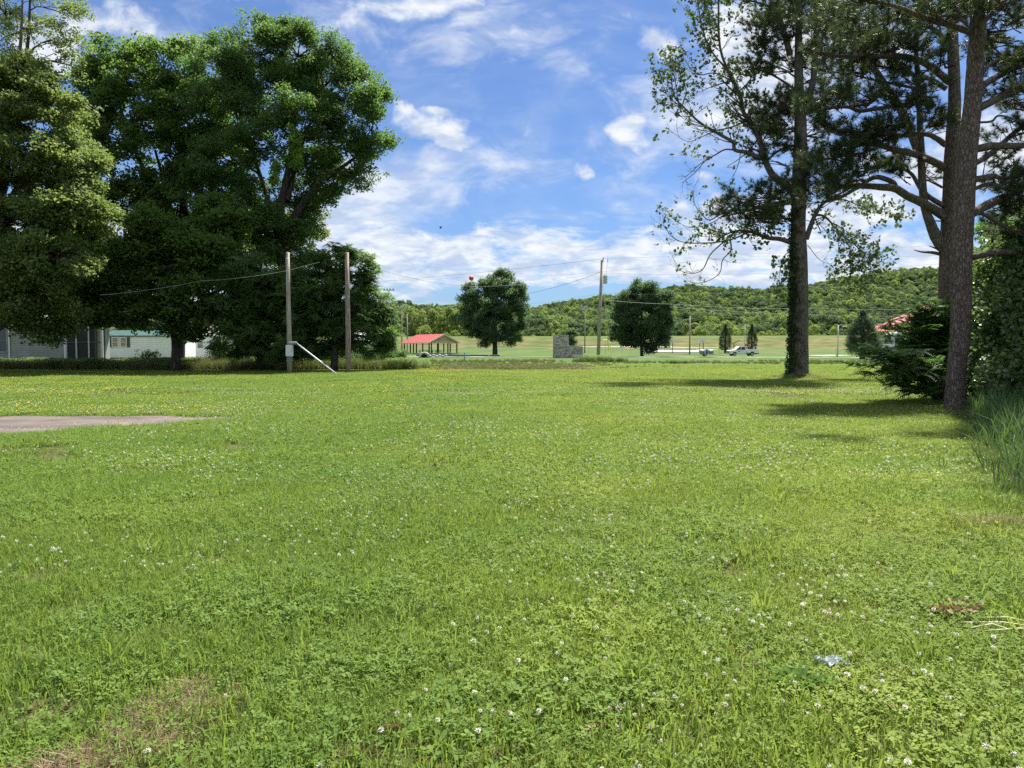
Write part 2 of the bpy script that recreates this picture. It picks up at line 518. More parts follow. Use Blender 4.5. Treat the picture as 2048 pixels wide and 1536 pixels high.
M = {}
M['bark_pine'] = bark_mat('bark_pine', (0.43, 0.345, 0.29), (0.070, 0.052, 0.044), 20, 6.5, 1.0)
M['bark_grey'] = bark_mat('bark_grey', (0.30, 0.26, 0.215), (0.075, 0.062, 0.052), 17, 3.2, 0.8)
M['bark_dark'] = bark_mat('bark_dark', (0.14, 0.12, 0.10), (0.04, 0.034, 0.028), 5, 1.5, 0.6)
M['twig'] = simple('twig', (0.13, 0.105, 0.085), 0.9, var=0.2)
M['twig_dark'] = simple('twig_dark', (0.07, 0.055, 0.045), 0.9, var=0.2)
M['leaf_elm'] = leaf_mat('leaf_elm', (0.045, 0.100, 0.030), (0.130, 0.195, 0.056), (0.20, 0.38, 0.07), 0.45, patch=0.35)
M['leaf_maple'] = leaf_mat('leaf_maple', (0.065, 0.130, 0.036), (0.165, 0.235, 0.058), (0.24, 0.42, 0.07), 0.46, patch=0.3)
M['leaf_pale'] = leaf_mat('leaf_pale', (0.074, 0.132, 0.040), (0.185, 0.240, 0.072), (0.32, 0.42, 0.09), 0.46, patch=0.28)
M['leaf_walnut'] = leaf_mat('leaf_walnut', (0.052, 0.112, 0.038), (0.140, 0.205, 0.062), (0.20, 0.38, 0.07), 0.45, patch=0.3)
M['leaf_yellow'] = leaf_mat('leaf_yellow', (0.10, 0.13, 0.03), (0.20, 0.22, 0.05), (0.4, 0.5, 0.06), 0.4)
M['leaf_oak'] = leaf_mat('leaf_oak', (0.050, 0.098, 0.052), (0.125, 0.180, 0.085), (0.16, 0.30, 0.09), 0.42, patch=0.3)
M['leaf_wood'] = leaf_mat('leaf_wood', (0.072, 0.115, 0.060), (0.140, 0.185, 0.085), (0.16, 0.28, 0.06), 0.25, patch=0.03, rough=0.9, spec=0.02,
                          patchcol=[((0.145, 0.180, 0.080), 0.05, 0.52, 0.70), ((0.065, 0.105, 0.055), 0.06, 0.50, 0.68)])  # wood greens lightened and greyed in place of distance haze
M['leaf_wood_light'] = leaf_mat('leaf_wood_light', (0.130, 0.200, 0.055), (0.290, 0.360, 0.110), (0.40, 0.50, 0.12), 0.35, patch=0.05, rough=0.9, spec=0.02)
M['leaf_sparse'] = leaf_mat('leaf_sparse', (0.050, 0.085, 0.035), (0.12, 0.165, 0.06), (0.2, 0.3, 0.08), 0.30, rough=0.6, spec=0.08)
M['leaf_vine'] = leaf_mat('leaf_vine', (0.045, 0.090, 0.028), (0.165, 0.225, 0.080), (0.24, 0.38, 0.08), 0.38, rough=0.32, spec=0.6, patch=0.8)
M['leaf_ivy'] = leaf_mat('leaf_ivy', (0.020, 0.048, 0.014), (0.05, 0.095, 0.025), (0.1, 0.2, 0.04), 0.2)
M['leaf_hang'] = leaf_mat('leaf_hang', (0.09, 0.17, 0.03), (0.17, 0.27, 0.05), (0.3, 0.5, 0.06), 0.35)
M['needle'] = leaf_mat('needle', (0.026, 0.046, 0.020), (0.080, 0.105, 0.038), (0.12, 0.18, 0.045), 0.28, rough=0.45, patch=0.6)
M['cedar'] = leaf_mat('cedar', (0.030, 0.062, 0.034), (0.075, 0.115, 0.052), (0.10, 0.17, 0.06), 0.25)
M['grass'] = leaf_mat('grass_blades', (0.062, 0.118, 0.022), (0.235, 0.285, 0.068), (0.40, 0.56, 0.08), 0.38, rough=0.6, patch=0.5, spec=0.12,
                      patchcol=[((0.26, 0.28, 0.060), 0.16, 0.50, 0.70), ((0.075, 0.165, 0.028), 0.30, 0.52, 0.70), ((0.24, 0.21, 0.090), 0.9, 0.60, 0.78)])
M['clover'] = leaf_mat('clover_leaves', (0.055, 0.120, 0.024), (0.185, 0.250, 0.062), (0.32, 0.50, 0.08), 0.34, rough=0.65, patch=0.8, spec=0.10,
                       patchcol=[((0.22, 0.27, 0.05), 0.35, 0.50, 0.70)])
M['rosette'] = leaf_mat('rosette_leaves', (0.045, 0.105, 0.020), (0.110, 0.185, 0.035), (0.22, 0.40, 0.05), 0.35, rough=0.8, spec=0.04, patch=9.0)
M['reed'] = leaf_mat('reed_blades', (0.035, 0.080, 0.028), (0.100, 0.160, 0.055), (0.2, 0.34, 0.07), 0.30, rough=0.4, spec=0.4)
M['rough'] = leaf_mat('rough_grass', (0.045, 0.085, 0.020), (0.135, 0.175, 0.045), (0.26, 0.36, 0.06), 0.32, patch=0.8, spec=0.15, patchcol=[((0.16, 0.15, 0.08), 0.9, 0.5, 0.7)])
M['weed'] = leaf_mat('weed_blades', (0.080, 0.125, 0.032), (0.210, 0.225, 0.080), (0.26, 0.3, 0.08), 0.30, patch=0.15,
                     patchcol=[((0.20, 0.16, 0.085), 0.12, 0.50, 0.66)])
M['straw'] = leaf_mat('dry_straw', (0.085, 0.055, 0.030), (0.30, 0.22, 0.13), (0.3, 0.22, 0.1), 0.15, patch=2.0)
M['dead_leaf'] = leaf_mat('dead_leaf', (0.22, 0.13, 0.07), (0.52, 0.38, 0.24), (0.3, 0.16, 0.08), 0.2, patch=6.0)
M['petal_white'] = leaf_mat('petal_white', (0.46, 0.42, 0.36), (0.78, 0.77, 0.73), (0.8, 0.8, 0.7), 0.2)
M['petal_yellow'] = leaf_mat('petal_yellow', (0.65, 0.48, 0.02), (0.80, 0.66, 0.03), (0.8, 0.6, 0.02), 0.25)
M['straw_stalk'] = simple('pale_stalk', (0.38, 0.38, 0.20), 0.7, var=0.15, scale=12)
M['plastic'] = simple('clear_plastic', (0.60, 0.66, 0.64), 0.25, var=0.25, scale=30, bump=0.6, bscale=60, spec=0.6)
M['pole_wood'] = simple('weathered_pole_wood', (0.40, 0.36, 0.29), 0.9, var=0.25, scale=14, stretch=(1, 1, 0.12), bump=0.5)
M['pole_brown'] = simple('brown_pole_wood', (0.31, 0.25, 0.21), 0.9, var=0.25, scale=14, stretch=(1, 1, 0.12), bump=0.5)
M['pole_pale'] = simple('pale_pole_wood', (0.36, 0.32, 0.27), 0.9, var=0.2, scale=10, stretch=(1, 1, 0.1))
M['white'] = simple('white_paint', (0.78, 0.78, 0.76), 0.5, var=0.06, scale=6)
M['white_metal'] = simple('white_metal', (0.74, 0.75, 0.75), 0.35, var=0.08, scale=9, spec=0.5)
M['siding'] = simple('white_siding', (0.84, 0.84, 0.86), 0.55, var=0.05, scale=2)
M['siding_dull'] = simple('dull_siding', (0.33, 0.335, 0.325), 0.7, var=0.10, scale=1.5)
M['grey'] = simple('grey_metal', (0.30, 0.31, 0.32), 0.5, metal=0.2, var=0.1, scale=8)
M['grey_light'] = simple('galvanised', (0.50, 0.52, 0.53), 0.45, metal=0.3, var=0.1, scale=8)
M['black'] = simple('black_paint', (0.025, 0.025, 0.028), 0.5, var=0.2)
M['rubber'] = simple('rubber', (0.022, 0.022, 0.022), 0.85, var=0.2)
M['glass'] = simple('window_glass', (0.05, 0.065, 0.08), 0.08, var=0.2, scale=2, spec=0.8)
M['curtain'] = simple('blind_behind_glass', (0.34, 0.29, 0.21), 0.35, var=0.3, scale=5, spec=0.6)
M['shutter'] = simple('shutter_grey', (0.09, 0.095, 0.11), 0.6)
M['roof_teal'] = simple('green_metal_roof', (0.05, 0.12, 0.10), 0.45, var=0.15, spec=0.5)
M['roof_red'] = simple('red_metal_roof', (0.46, 0.115, 0.105), 0.45, var=0.14, spec=0.5)
M['roof_grey'] = simple('grey_shingle', (0.16, 0.16, 0.16), 0.9, var=0.2, bump=0.4)
M['cream'] = simple('cream_trim', (0.70, 0.60, 0.47), 0.6, var=0.08)
M['osb'] = simple('tan_gable_boards', (0.55, 0.42, 0.30), 0.8, var=0.18, scale=1.2)
M['post_dark'] = simple('dark_post', (0.045, 0.03, 0.025), 0.6)
M['concrete'] = simple('concrete', (0.46, 0.44, 0.40), 0.9, var=0.15, scale=1.2, bump=0.3)
M['concrete_dark'] = simple('old_concrete', (0.22, 0.21, 0.20), 0.9, var=0.3, scale=2.0, bump=0.4)
M['tan_wall'] = simple('tan_wall', (0.42, 0.36, 0.28), 0.8)
M['yellow'] = simple('yellow_plastic', (0.75, 0.62, 0.10), 0.5)
M['blue'] = simple('blue_plastic', (0.04, 0.12, 0.50), 0.45)
M['blue_pale'] = simple('pale_blue_paint', (0.12, 0.30, 0.62), 0.5)
M['ball'] = simple('orange_red_ball', (0.55, 0.06, 0.03), 0.45, spec=0.5)
M['wire'] = simple('wire_dark', (0.06, 0.06, 0.065), 0.6)
M['wire_light'] = simple('wire_light', (0.45, 0.47, 0.47), 0.45)
M['red_lamp'] = simple('red_lamp', (0.5, 0.02, 0.02), 0.3)
M['orange_tag'] = simple('tag', (0.7, 0.68, 0.6), 0.5)
# ================================================================ SETTING
def lines(spec):
    out = []
    for a, b, st in spec:
        out += list(np.arange(a, b, st))
    out.append(spec[-1][1])
    return np.array(out)

def drive_far(x):  return 17.25 - 0.0*x + 0.12*np.sin(x*0.8)
def drive_mask(x, y, pad=0.0):
    """1 inside the gravel drive that ends in the lawn on the left"""
    x = np.asarray(x, float); y = np.asarray(y, float)
    wob = 0.22*(vnoise(x, y, 1.6, 5)-0.5)+0.12*(vnoise(x, y, 5.0, 6)-0.5)
    far = 17.35 + 0.012*(x+11) + wob - 0.10*sstep(x, -8.5, -6.0)
    near = np.interp(x, [-60, -14.0, -9.2, -8.0, -6.9, -6.0, -5.5], [8.2, 11.2, 13.35, 14.4, 15.6, 16.35, 16.9]) + wob*1.2
    return ((y < far+pad*.7) & (y > near-pad) & (x < -5.2))

def thatch_mask(x, y, pad=0.0):
    """band of dry, bare turf at the bottom left"""
    x = np.asarray(x, float); y = np.asarray(y, float)
    t = (y-2.5)/(3.5-2.5)
    cx = -1.70+0.42*t + 0.05*np.sin(y*7)
    wdt = 0.10-0.03*t+0.12*(vnoise(x, y, 7, 3)-0.45)
    return (np.abs(x-cx) < wdt+pad) & (y > 2.2) & (y < 3.40+pad*.3)

def bare_mask(x, y):
    x = np.asarray(x, float); y = np.asarray(y, float)
    return vnoise(x, y, 3.1, 11) > 9

# ---- ground sheet
def ground_mat():
    mt, nt, N, L, out = mat_nodes('lawn_ground')
    b = N.new('ShaderNodeBsdfPrincipled'); b.inputs['Roughness'].default_value = 0.95; b.inputs['Specular IOR Level'].default_value = 0.1
    L.new(b.outputs[0], out.inputs[0])
    ge = N.new('ShaderNodeNewGeometry')
    sep = N.new('ShaderNodeSeparateXYZ'); L.new(ge.outputs['Position'], sep.inputs[0])
    def noise(scale, det=5, st=None):
        n = N.new('ShaderNodeTexNoise'); n.inputs['Scale'].default_value = scale; n.inputs['Detail'].default_value = det
        if st:
            mp = N.new('ShaderNodeMapping'); mp.inputs['Scale'].default_value = st
            L.new(ge.outputs['Position'], mp.inputs[0]); L.new(mp.outputs[0], n.inputs[0])
        else: L.new(ge.outputs['Position'], n.inputs[0])
        return n.outputs[0]
    def rng_(v, a, b_, lo=0, hi=1):
        n = N.new('ShaderNodeMapRange'); n.inputs[1].default_value = a; n.inputs[2].default_value = b_
        n.inputs[3].default_value = lo; n.inputs[4].default_value = hi
        L.new(v, n.inputs[0]); return n.outputs[0]
    def mix(f, c1, c2):
        n = N.new('ShaderNodeMix'); n.data_type = 'RGBA'
        if isinstance(f, float): n.inputs[0].default_value = f
        else: L.new(f, n.inputs[0])
        for i, c in ((6, c1), (7, c2)):
            if isinstance(c, tuple): n.inputs[i].default_value = (*c, 1)
            else: L.new(c, n.inputs[i])
        return n.outputs[2]
    soil = mix(rng_(noise(9), .35, .65), (0.045, 0.040, 0.020), (0.085, 0.085, 0.034))
    lawn = mix(rng_(noise(0.10, 6, (1, 0.35, 1)), .35, .65), (0.050, 0.100, 0.024), (0.105, 0.145, 0.036))
    lawn = mix(rng_(noise(0.9, 8), .3, .7, 0, .5), lawn, (0.060, 0.115, 0.026))
    lawn = mix(rng_(noise(14, 6), .40, .62, 0, .55), lawn, (0.038, 0.072, 0.018))
    lawn = mix(rng_(noise(0.045, 5, (1, 0.5, 1)), .54, .66, 0, .7), lawn, (0.120, 0.105, 0.050))
    c = mix(rng_(sep.outputs[1], 40.0, 75.0), soil, lawn)
    L.new(c, b.inputs['Base Color'])
    bp = N.new('ShaderNodeBump'); bp.inputs['Strength'].default_value = 0.5; bp.inputs['Distance'].default_value = 0.05
    L.new(noise(12, 6), bp.inputs['Height']); L.new(bp.outputs[0], b.inputs['Normal'])
    return mt

def sheet(name, xs, ys, zf, mat, kind='structure'):
    Xg, Yg = np.meshgrid(xs, ys)
    Zg = zf(Xg, Yg)
    V = np.stack([Xg, Yg, Zg], -1).reshape(-1, 3)
    nx, ny = len(xs), len(ys)
    i = np.arange(nx-1)[None, :] + nx*np.arange(ny-1)[:, None]
    F = np.stack([i, i+1, i+1+nx, i+nx], -1).reshape(-1, 4)
    me = np_mesh(name, V, [F], mat, smooth=True)
    return link_mesh(name, me, kind=kind)

xs = lines([(-3000, -400, 200), (-400, -60, 20), (-60, 40, 0.8), (40, 400, 20), (400, 3000, 200)])
ys = lines([(-80, 0, 10), (0, 30, 0.5), (30, 100, 2), (100, 300, 5), (300, 600, 30), (600, 3600, 250)])
sheet('ground', xs, ys, G, ground_mat())

# ---- gravel drive: cells inside the outline, following the ground a little above it
M['gravel'] = simple('pinkish_gravel', (0.130, 0.108, 0.094), 0.95, var=0.22, scale=1.1, bump=1.0, bscale=45)
gx = np.arange(-34, -5.4, 0.14); gy = np.arange(6.5, 17.8, 0.10)
Xc, Yc = np.meshgrid(gx, gy)
ins = drive_mask(Xc+0.07, Yc+0.05)
V = np.stack([Xc, Yc, G(Xc, Yc)+0.006], -1).reshape(-1, 3)
ii = np.argwhere(ins[:-1, :-1]); nx = len(gx)
b0 = ii[:, 0]*nx+ii[:, 1]
F = np.stack([b0, b0+1, b0+1+nx, b0+nx], -1)
drive = link_mesh('gravel_drive', np_mesh('gravel_drive', V, [F], M['gravel'], smooth=True), kind='structure')

# ---- concrete path across the park, court slabs
def strip(name, pts, w, zoff, mat, n=60):
    pts = np.array(pts, float)
    t = np.linspace(0, len(pts)-1, n)
    xs_ = np.interp(t, range(len(pts)), pts[:, 0]); ys_ = np.interp(t, range(len(pts)), pts[:, 1])
    dx = np.gradient(xs_); dy = np.gradient(ys_); ln = np.hypot(dx, dy)
    nx_, ny_ = -dy/ln, dx/ln
    V = []
    for s_ in (-.5, .5):
        a, b_ = xs_+nx_*w*s_, ys_+ny_*w*s_
        V.append(np.stack([a, b_, G(a, b_)+zoff], -1))
    for s_ in (-.5, .5):
        a, b_ = xs_+nx_*w*s_, ys_+ny_*w*s_
        V.append(np.stack([a, b_, G(a, b_)-0.05], -1))
    V = np.concatenate(V)
    i = np.arange(n-1)
    F = [np.stack([i, i+1, i+1+n, i+n], -1), np.stack([i+2*n, i+1+2*n, i+1, i], -1), np.stack([i+n, i+1+n, i+1+3*n, i+3*n], -1)]
    return link_mesh(name, np_mesh(name, V, F, mat, smooth=False), kind='structure')
def XY(px, Y): return ((px-1024)/FOC*Y, Y)
strip('path', [XY(600, 150), XY(830, 148), XY(1000, 142), XY(1200, 140), XY(1380, 140), XY(1500, 137), XY(1800, 128), XY(2100, 118)], 3.6, 0.10, M['concrete'], 90)
strip('court', [XY(1290, 222), XY(1400, 218)], 22, 0.16, M['concrete'], 12)
strip('path_far', [XY(790, 262), XY(1000, 268), XY(1110, 272)], 3.0, 0.12, M['concrete'], 30)
strip('path_side', [XY(1620, 165), XY(1680, 178)], 5.0, 0.10, M['concrete'], 12)

# ---- levee
def levee_mat():
    mt, nt, N, L, out = mat_nodes('levee_grass')
    b = N.new('ShaderNodeBsdfPrincipled'); b.inputs['Roughness'].default_value = 0.95; b.inputs['Specular IOR Level'].default_value = 0.1
    L.new(b.outputs[0], out.inputs[0])
    ge = N.new('ShaderNodeNewGeometry'); mp = N.new('ShaderNodeMapping'); mp.inputs['Scale'].default_value = (0.10, 0.10, 0.9)
    L.new(ge.outputs['Position'], mp.inputs[0])
    n = N.new('ShaderNodeTexNoise'); n.inputs['Scale'].default_value = 1.4; n.inputs['Detail'].default_value = 7; n.inputs['Roughness'].default_value = 0.65
    L.new(mp.outputs[0], n.inputs[0])
    cr = N.new('ShaderNodeValToRGB'); L.new(n.outputs[0], cr.inputs[0])
    e = cr.color_ramp.elements
    e[0].position = 0.34; e[0].color = (0.045, 0.078, 0.020, 1)
    e[1].position = 0.70; e[1].color = (0.215, 0.155, 0.090, 1)
    k = e.new(0.48); k.color = (0.090, 0.105, 0.034, 1)
    k = e.new(0.58); k.color = (0.130, 0.115, 0.050, 1)
    sep = N.new('ShaderNodeSeparateXYZ'); L.new(ge.outputs['Position'], sep.inputs[0])
    mr = N.new('ShaderNodeMapRange'); mr.inputs[1].default_value = 5.3; mr.inputs[2].default_value = 6.4
    L.new(sep.outputs[2], mr.inputs[0])
    mx = N.new('ShaderNodeMix'); mx.data_type = 'RGBA'; L.new(mr.outputs[0], mx.inputs[0])
    L.new(cr.outputs[0], mx.inputs[6]); mx.inputs[7].default_value = (0.075, 0.110, 0.030, 1)
    L.new(mx.outputs[2], b.inputs['Base Color'])
    return mt
def levee_top(x): return 300 - 0.16*x
def Lz(x, y):
    d = y-levee_top(x)
    z = 1.3 + (6.5-1.3)*sstep(d, -34, -1)
    z = z - 3.0*sstep(d, 6, 30)
    z = z + 0.14*(fbm(x, y, 0.25, 3)-0.5)
    return z
def levee_obj():
    u = np.arange(-260, 340, 5.0); d = np.concatenate([np.arange(-36, 8, 2.0), np.arange(8, 34, 5.0)])
    U, D = np.meshgrid(u, d); Yv = levee_top(U)+D
    Z = Lz(U, Yv)
    V = np.stack([U, Yv, Z], -1).reshape(-1, 3); nx = len(u)
    i = np.arange(nx-1)[None, :]+nx*np.arange(len(d)-1)[:, None]
    F = np.stack([i, i+1, i+1+nx, i+nx], -1).reshape(-1, 4)
    link_mesh('levee', np_mesh('levee', V, [F], levee_mat(), smooth=True), kind='structure')
levee_obj()

# ---- wooded hill
sky_px = np.array([-400, 0, 400, 700, 780, 850, 920, 1000, 1060, 1130, 1200, 1290, 1380, 1440, 1500, 1560, 1640, 1730, 1800, 1850, 1950, 2100, 2500])
sky_py = np.array([610, 600, 598, 600, 604, 606, 609, 612, 611, 606, 594, 580, 573, 579, 578, 573, 562, 550, 541, 538, 545, 550, 560])
def Hz(x, y):
    x = np.asarray(x, float); y = np.asarray(y, float)
    u = x/np.maximum(y, 1)*FOC+1024
    top = np.interp(u, sky_px, sky_py)
    zr = (698-top)/FOC*680+EYE-17.0
    return 1.0 + np.maximum(zr, 2)*sstep(y, 350, 690)*1.0 + 6*(fbm(x, y, 0.012, 2)-0.5)*sstep(y, 380, 500) - 2.2*(1-sstep(y, 330, 350))
sheet('hills', np.arange(-700, 1200, 20.0), np.arange(325, 1000, 15.0), Hz, simple('forest_floor', (0.035, 0.05, 0.02), 1.0, var=0.2, scale=0.02))

# ================================================================ GRASS AND SMALL PLANTS
def rot_rnd(n, tilt=0.15):
    r = np.zeros((n, 3)); r[:, 0] = rng.normal(0, tilt, n); r[:, 1] = rng.normal(0, tilt, n); r[:, 2] = rng.random(n)*6.283
    return r

def disc(n, Rr):
    r = np.abs(rng.normal(0, 0.55, n)); r = np.where(r > 1.15, rng.random(n), r)
    r = np.sqrt(rng.random(n))*0.75*Rr*(0.6+0.6*rng.random(n)); a = rng.random(n)*6.283
    return r*np.cos(a), r*np.sin(a)

def blades(n, Rr, h0, h1, w, lean=0.5, pos=None, twist=True):
    x, y = disc(n, Rr) if pos is None else pos
    a = rng.random(n)*6.283; ca, sa = np.cos(a), np.sin(a)
    h = h0+(h1-h0)*rng.random(n)**1.4
    ln = lean*h*(0.3+rng.random(n)); b = rng.random(n)*6.283
    lx, ly = ln*np.cos(b), ln*np.sin(b)
    ww = w*(0.6+0.8*rng.random(n))
    V = np.zeros((n, 5, 3))
    V[:, 0] = np.stack([x-ca*ww/2, y-sa*ww/2, np.full(n, -0.01)], -1)
    V[:, 1] = np.stack([x+ca*ww/2, y+sa*ww/2, np.full(n, -0.01)], -1)
    V[:, 2] = np.stack([x+lx*.35+ca*ww*.42, y+ly*.35+sa*ww*.42, h*.6], -1)
    V[:, 3] = np.stack([x+lx*.35-ca*ww*.42, y+ly*.35-sa*ww*.42, h*.6], -1)
    V[:, 4] = np.stack([x+lx, y+ly, h*(1-0.25*rng.random(n))], -1)
    i = np.arange(n)*5
    Q = np.stack([i, i+1, i+2, i+3], -1); T = np.stack([i+3, i+2, i+4], -1)
    r = rng.random(n)
    return V.reshape(-1, 3), Q, T, r

def clovers(n, Rr, h0, h1, s):
    x, y = disc(n, Rr); h = h0+(h1-h0)*rng.random(n)
    a0 = rng.random(n)*6.283
    tx, ty = rng.normal(0, .30, n), rng.normal(0, .30, n)
    V = []; rn = []
    rr = rng.random(n); sz0 = 0.45+0.85*rng.random(n)
    for k in range(3):
        a = a0+k*2.094
        sz = s*sz0
        for (d, off) in ((0.05, 0), (0.62, 0.62), (1.05, 0.22), (1.05, -0.22), (0.62, -0.62)):
            aa = a+off*(0.9 if d < 1 else 1.0)
            dx, dy = np.cos(aa)*d*sz, np.sin(aa)*d*sz
            V.append(np.stack([x+dx, y+dy, h+dx*tx+dy*ty+0.12*sz*d], -1))
    V = np.stack(V, 1)        # n,15,3
    i = np.arange(n)*15
    F = np.concatenate([np.stack([i+k*5+j for j in range(5)], -1) for k in range(3)])
    return V.reshape(-1, 3), F, np.concatenate([rr, rr, rr])

def patch_mesh(name, bl=None, cl=None, mats=None):
    V = []; Q = []; T = []; F5 = []; rq = []; rt = []; r5 = []; off = 0
    for b_ in (bl or []):
        v, q, t, r = b_
        V.append(v); Q.append(q+off); T.append(t+off); rq.append(r); rt.append(r); off += len(v)
    for c_ in (cl or []):
        v, f_, r = c_
        V.append(v); F5.append(f_+off); r5.append(r); off += len(v)
    Fs = []; rn = []; mi = []
    if Q: Fs.append(np.concatenate(Q)); rn.append(np.concatenate(rq)); mi.append(np.zeros(len(Fs[-1]), int))
    if T: Fs.append(np.concatenate(T)); rn.append(np.concatenate(rt)); mi.append(np.zeros(len(Fs[-1]), int))
    if F5: Fs.append(np.concatenate(F5)); rn.append(np.concatenate(r5)); mi.append(np.ones(len(Fs[-1]), int))
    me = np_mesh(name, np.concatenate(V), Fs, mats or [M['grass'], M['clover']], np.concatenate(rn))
    if len(me.materials) > 1:
        me.polygons.foreach_set('material_index', np.concatenate(mi).astype(np.int32))
    return me

# near patches (0.28 m): fine lawn, clover rich lawn
source('turf', [patch_mesh('turf', [blades(420, .3, .03, .085, .0042, .7), blades(40, .3, .06, .13, .005, .5)], [clovers(70, .3, .02, .05, .013)]) for _ in range(4)]
              + [patch_mesh('turf', [blades(260, .3, .03, .085, .0038, .7), blades(24, .3, .07, .14, .005, .6)], [clovers(185, .3, .02, .062, .0145)]) for _ in range(4)])
source('turf_mid', [patch_mesh('turf', [blades(520, .6, .035, .09, .008, .7), blades(40, .6, .07, .14, .008, .5)], [clovers(150, .6, .03, .06, .022)]) for _ in range(5)])
source('turf_far', [patch_mesh('turf', [blades(620, 1.25, .035, .10, .017, .7)], [clovers(120, 1.25, .03, .06, .035)]) for _ in range(4)])
source('tuft', [patch_mesh('tuft', [blades(26, .06, .09, .20, .0075, .75)], mats=[M['grass']]) for _ in range(4)])

def field(y0, y1, per_m2, kx=0.80, xpad=1.2, mind=None):
    n = int(per_m2*(kx*(y1*y1-y0*y0)+2*xpad*(y1-y0)))
    y = np.sqrt(y0*y0+rng.random(n)*(y1*y1-y0*y0))
    x = (rng.random(n)*2-1)*(kx*y+xpad)
    return x, y

def keep_lawn(x, y, pad=0.15):
    return ~drive_mask(x, y, pad)

def flat_pts(x, y, dz=0.0): return np.stack([x, y, G(x, y)+dz], -1)

# near field
x, y = field(2.0, 9.0, 26)
k = keep_lawn(x, y) & ~(thatch_mask(x, y, .12) & (rng.random(len(x)) < .95)) & ~(bare_mask(x, y) & (rng.random(len(x)) < .75)); x, y = x[k], y[k]
cl = .62*fbm(x, y, 0.9, 21) + .20 + 0.10*sstep(x, -1, 2.5) - 0.06*sstep(x, -1.0, -3)
idx = np.where(cl+0.34*rng.random(len(x)) > 0.73, rng.integers(4, 8, len(x)), rng.integers(0, 4, len(x)))
sc = (0.85+0.5*rng.random(len(x)))*(0.8+0.5*vnoise(x, y, .9, 8))
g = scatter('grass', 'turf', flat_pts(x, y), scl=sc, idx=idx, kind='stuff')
tag(g, 'short mown grass mixed with clover across the near lawn', 'grass')
x, y = field(8.0, 24.0, 7.5)
k = keep_lawn(x, y, .22); x, y = x[k], y[k]
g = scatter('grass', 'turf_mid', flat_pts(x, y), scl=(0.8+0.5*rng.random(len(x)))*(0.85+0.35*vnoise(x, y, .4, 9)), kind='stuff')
tag(g, 'mown grass of the middle lawn beyond the near clover', 'grass')
x, y = field(22.0, 74.0, 1.25)
k = keep_lawn(x, y, .4); x, y = x[k], y[k]
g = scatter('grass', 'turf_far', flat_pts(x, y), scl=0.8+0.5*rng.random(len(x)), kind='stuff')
tag(g, 'mown grass of the far lawn up to the weedy strip', 'grass')
# taller light tufts standing out of the lawn
x, y = field(2.4, 16, 4.0)
w = (0.10+0.55*sstep(fbm(x, y, .45, 31), .45, .75)+0.55*sstep(x, 1.0, 3.2)*sstep(y, 7, 3.5)); k = (rng.random(len(x)) < w) & keep_lawn(x, y, .05); x, y = x[k], y[k]
g = scatter('grass_tufts', 'tuft', flat_pts(x, y), rot_rnd(len(x), .1), 0.65+0.75*rng.random(len(x)), kind='stuff')
tag(g, 'taller light green grass tufts standing out of the lawn', 'grass')

# flowers: white clover heads and small yellow buttercups
def clover_head(h):
    V = []; F = []; n = 26; r = 0.0095
    for i in range(n):
        z = 1-1.75*i/(n-1); rr = math.sqrt(max(0, 1-z*z)); a = i*2.4
        d = Vector((rr*math.cos(a), rr*math.sin(a), z)); c = d*r*0.55+Vector((0, 0, h))
        u = d.cross(Vector((0, 0, 1))); u = u.normalized() if u.length > .1 else Vector((1, 0, 0))
        tip = Vector((0, 0, h))+d*r*(1.0+0.35*random.random()); wv_ = u*0.0024
        b = len(V); V += [c-wv_*.5, c+wv_*.5, tip+wv_, tip-wv_]; F.append((b, b+1, b+2, b+3))
    return V, F
def flower_patch(name, n, Rr, yellow=False, big=1.0):
    mb = MB(); fl = []
    for _ in range(n):
        a = random.random()*6.283; rr = Rr*math.sqrt(random.random()); X_, Y_ = rr*math.cos(a), rr*math.sin(a)
        h = random.uniform(.05, .10)
        if yellow:
            s = 0.0085*big*random.uniform(.8, 1.3); tx, ty = random.uniform(-.5, .5), random.uniform(-.5, .5)
            b = [(X_, Y_, h)]
            for k_ in range(10):
                q = k_*math.pi/5; rad = s*(1.0 if k_ % 2 == 0 else .72)
                dx, dy = math.cos(q)*rad, math.sin(q)*rad
                b.append((X_+dx, Y_+dy, h+dx*tx+dy*ty+s*.3))
            mb.add(b, [(0, 1+k_, 1+(k_+1) % 10) for k_ in range(10)], 1)
        else:
            v, f_ = clover_head(0); s = big*random.uniform(.75, 1.25)
            mb.add([(p.x*s+X_, p.y*s+Y_, p.z*s+h) for p in v], f_, 1)
        mb.tube([(X_, Y_, 0), (X_+.003, Y_, h)], .0011, 3, 0, cap=False)
    me = bpy.data.meshes.new(name); me.from_pydata(mb.v, [], mb.f)
    me.materials.append(M['grass']); me.materials.append(M['petal_yellow'] if yellow else M['petal_white'])
    me.polygons.foreach_set('material_index', mb.mi); me.update()
    return me
source('clover_flower', [flower_patch('clover_flower', 1, .01) for _ in range(5)])
source('clover_flowers_group', [flower_patch('clover_flowers', 9, .6, big=1.15) for _ in range(4)])
source('buttercup', [flower_patch('buttercup', 1, .01, True) for _ in range(3)])
source('buttercups_group', [flower_patch('buttercups', 14, .6, True, big=1.35) for _ in range(4)])

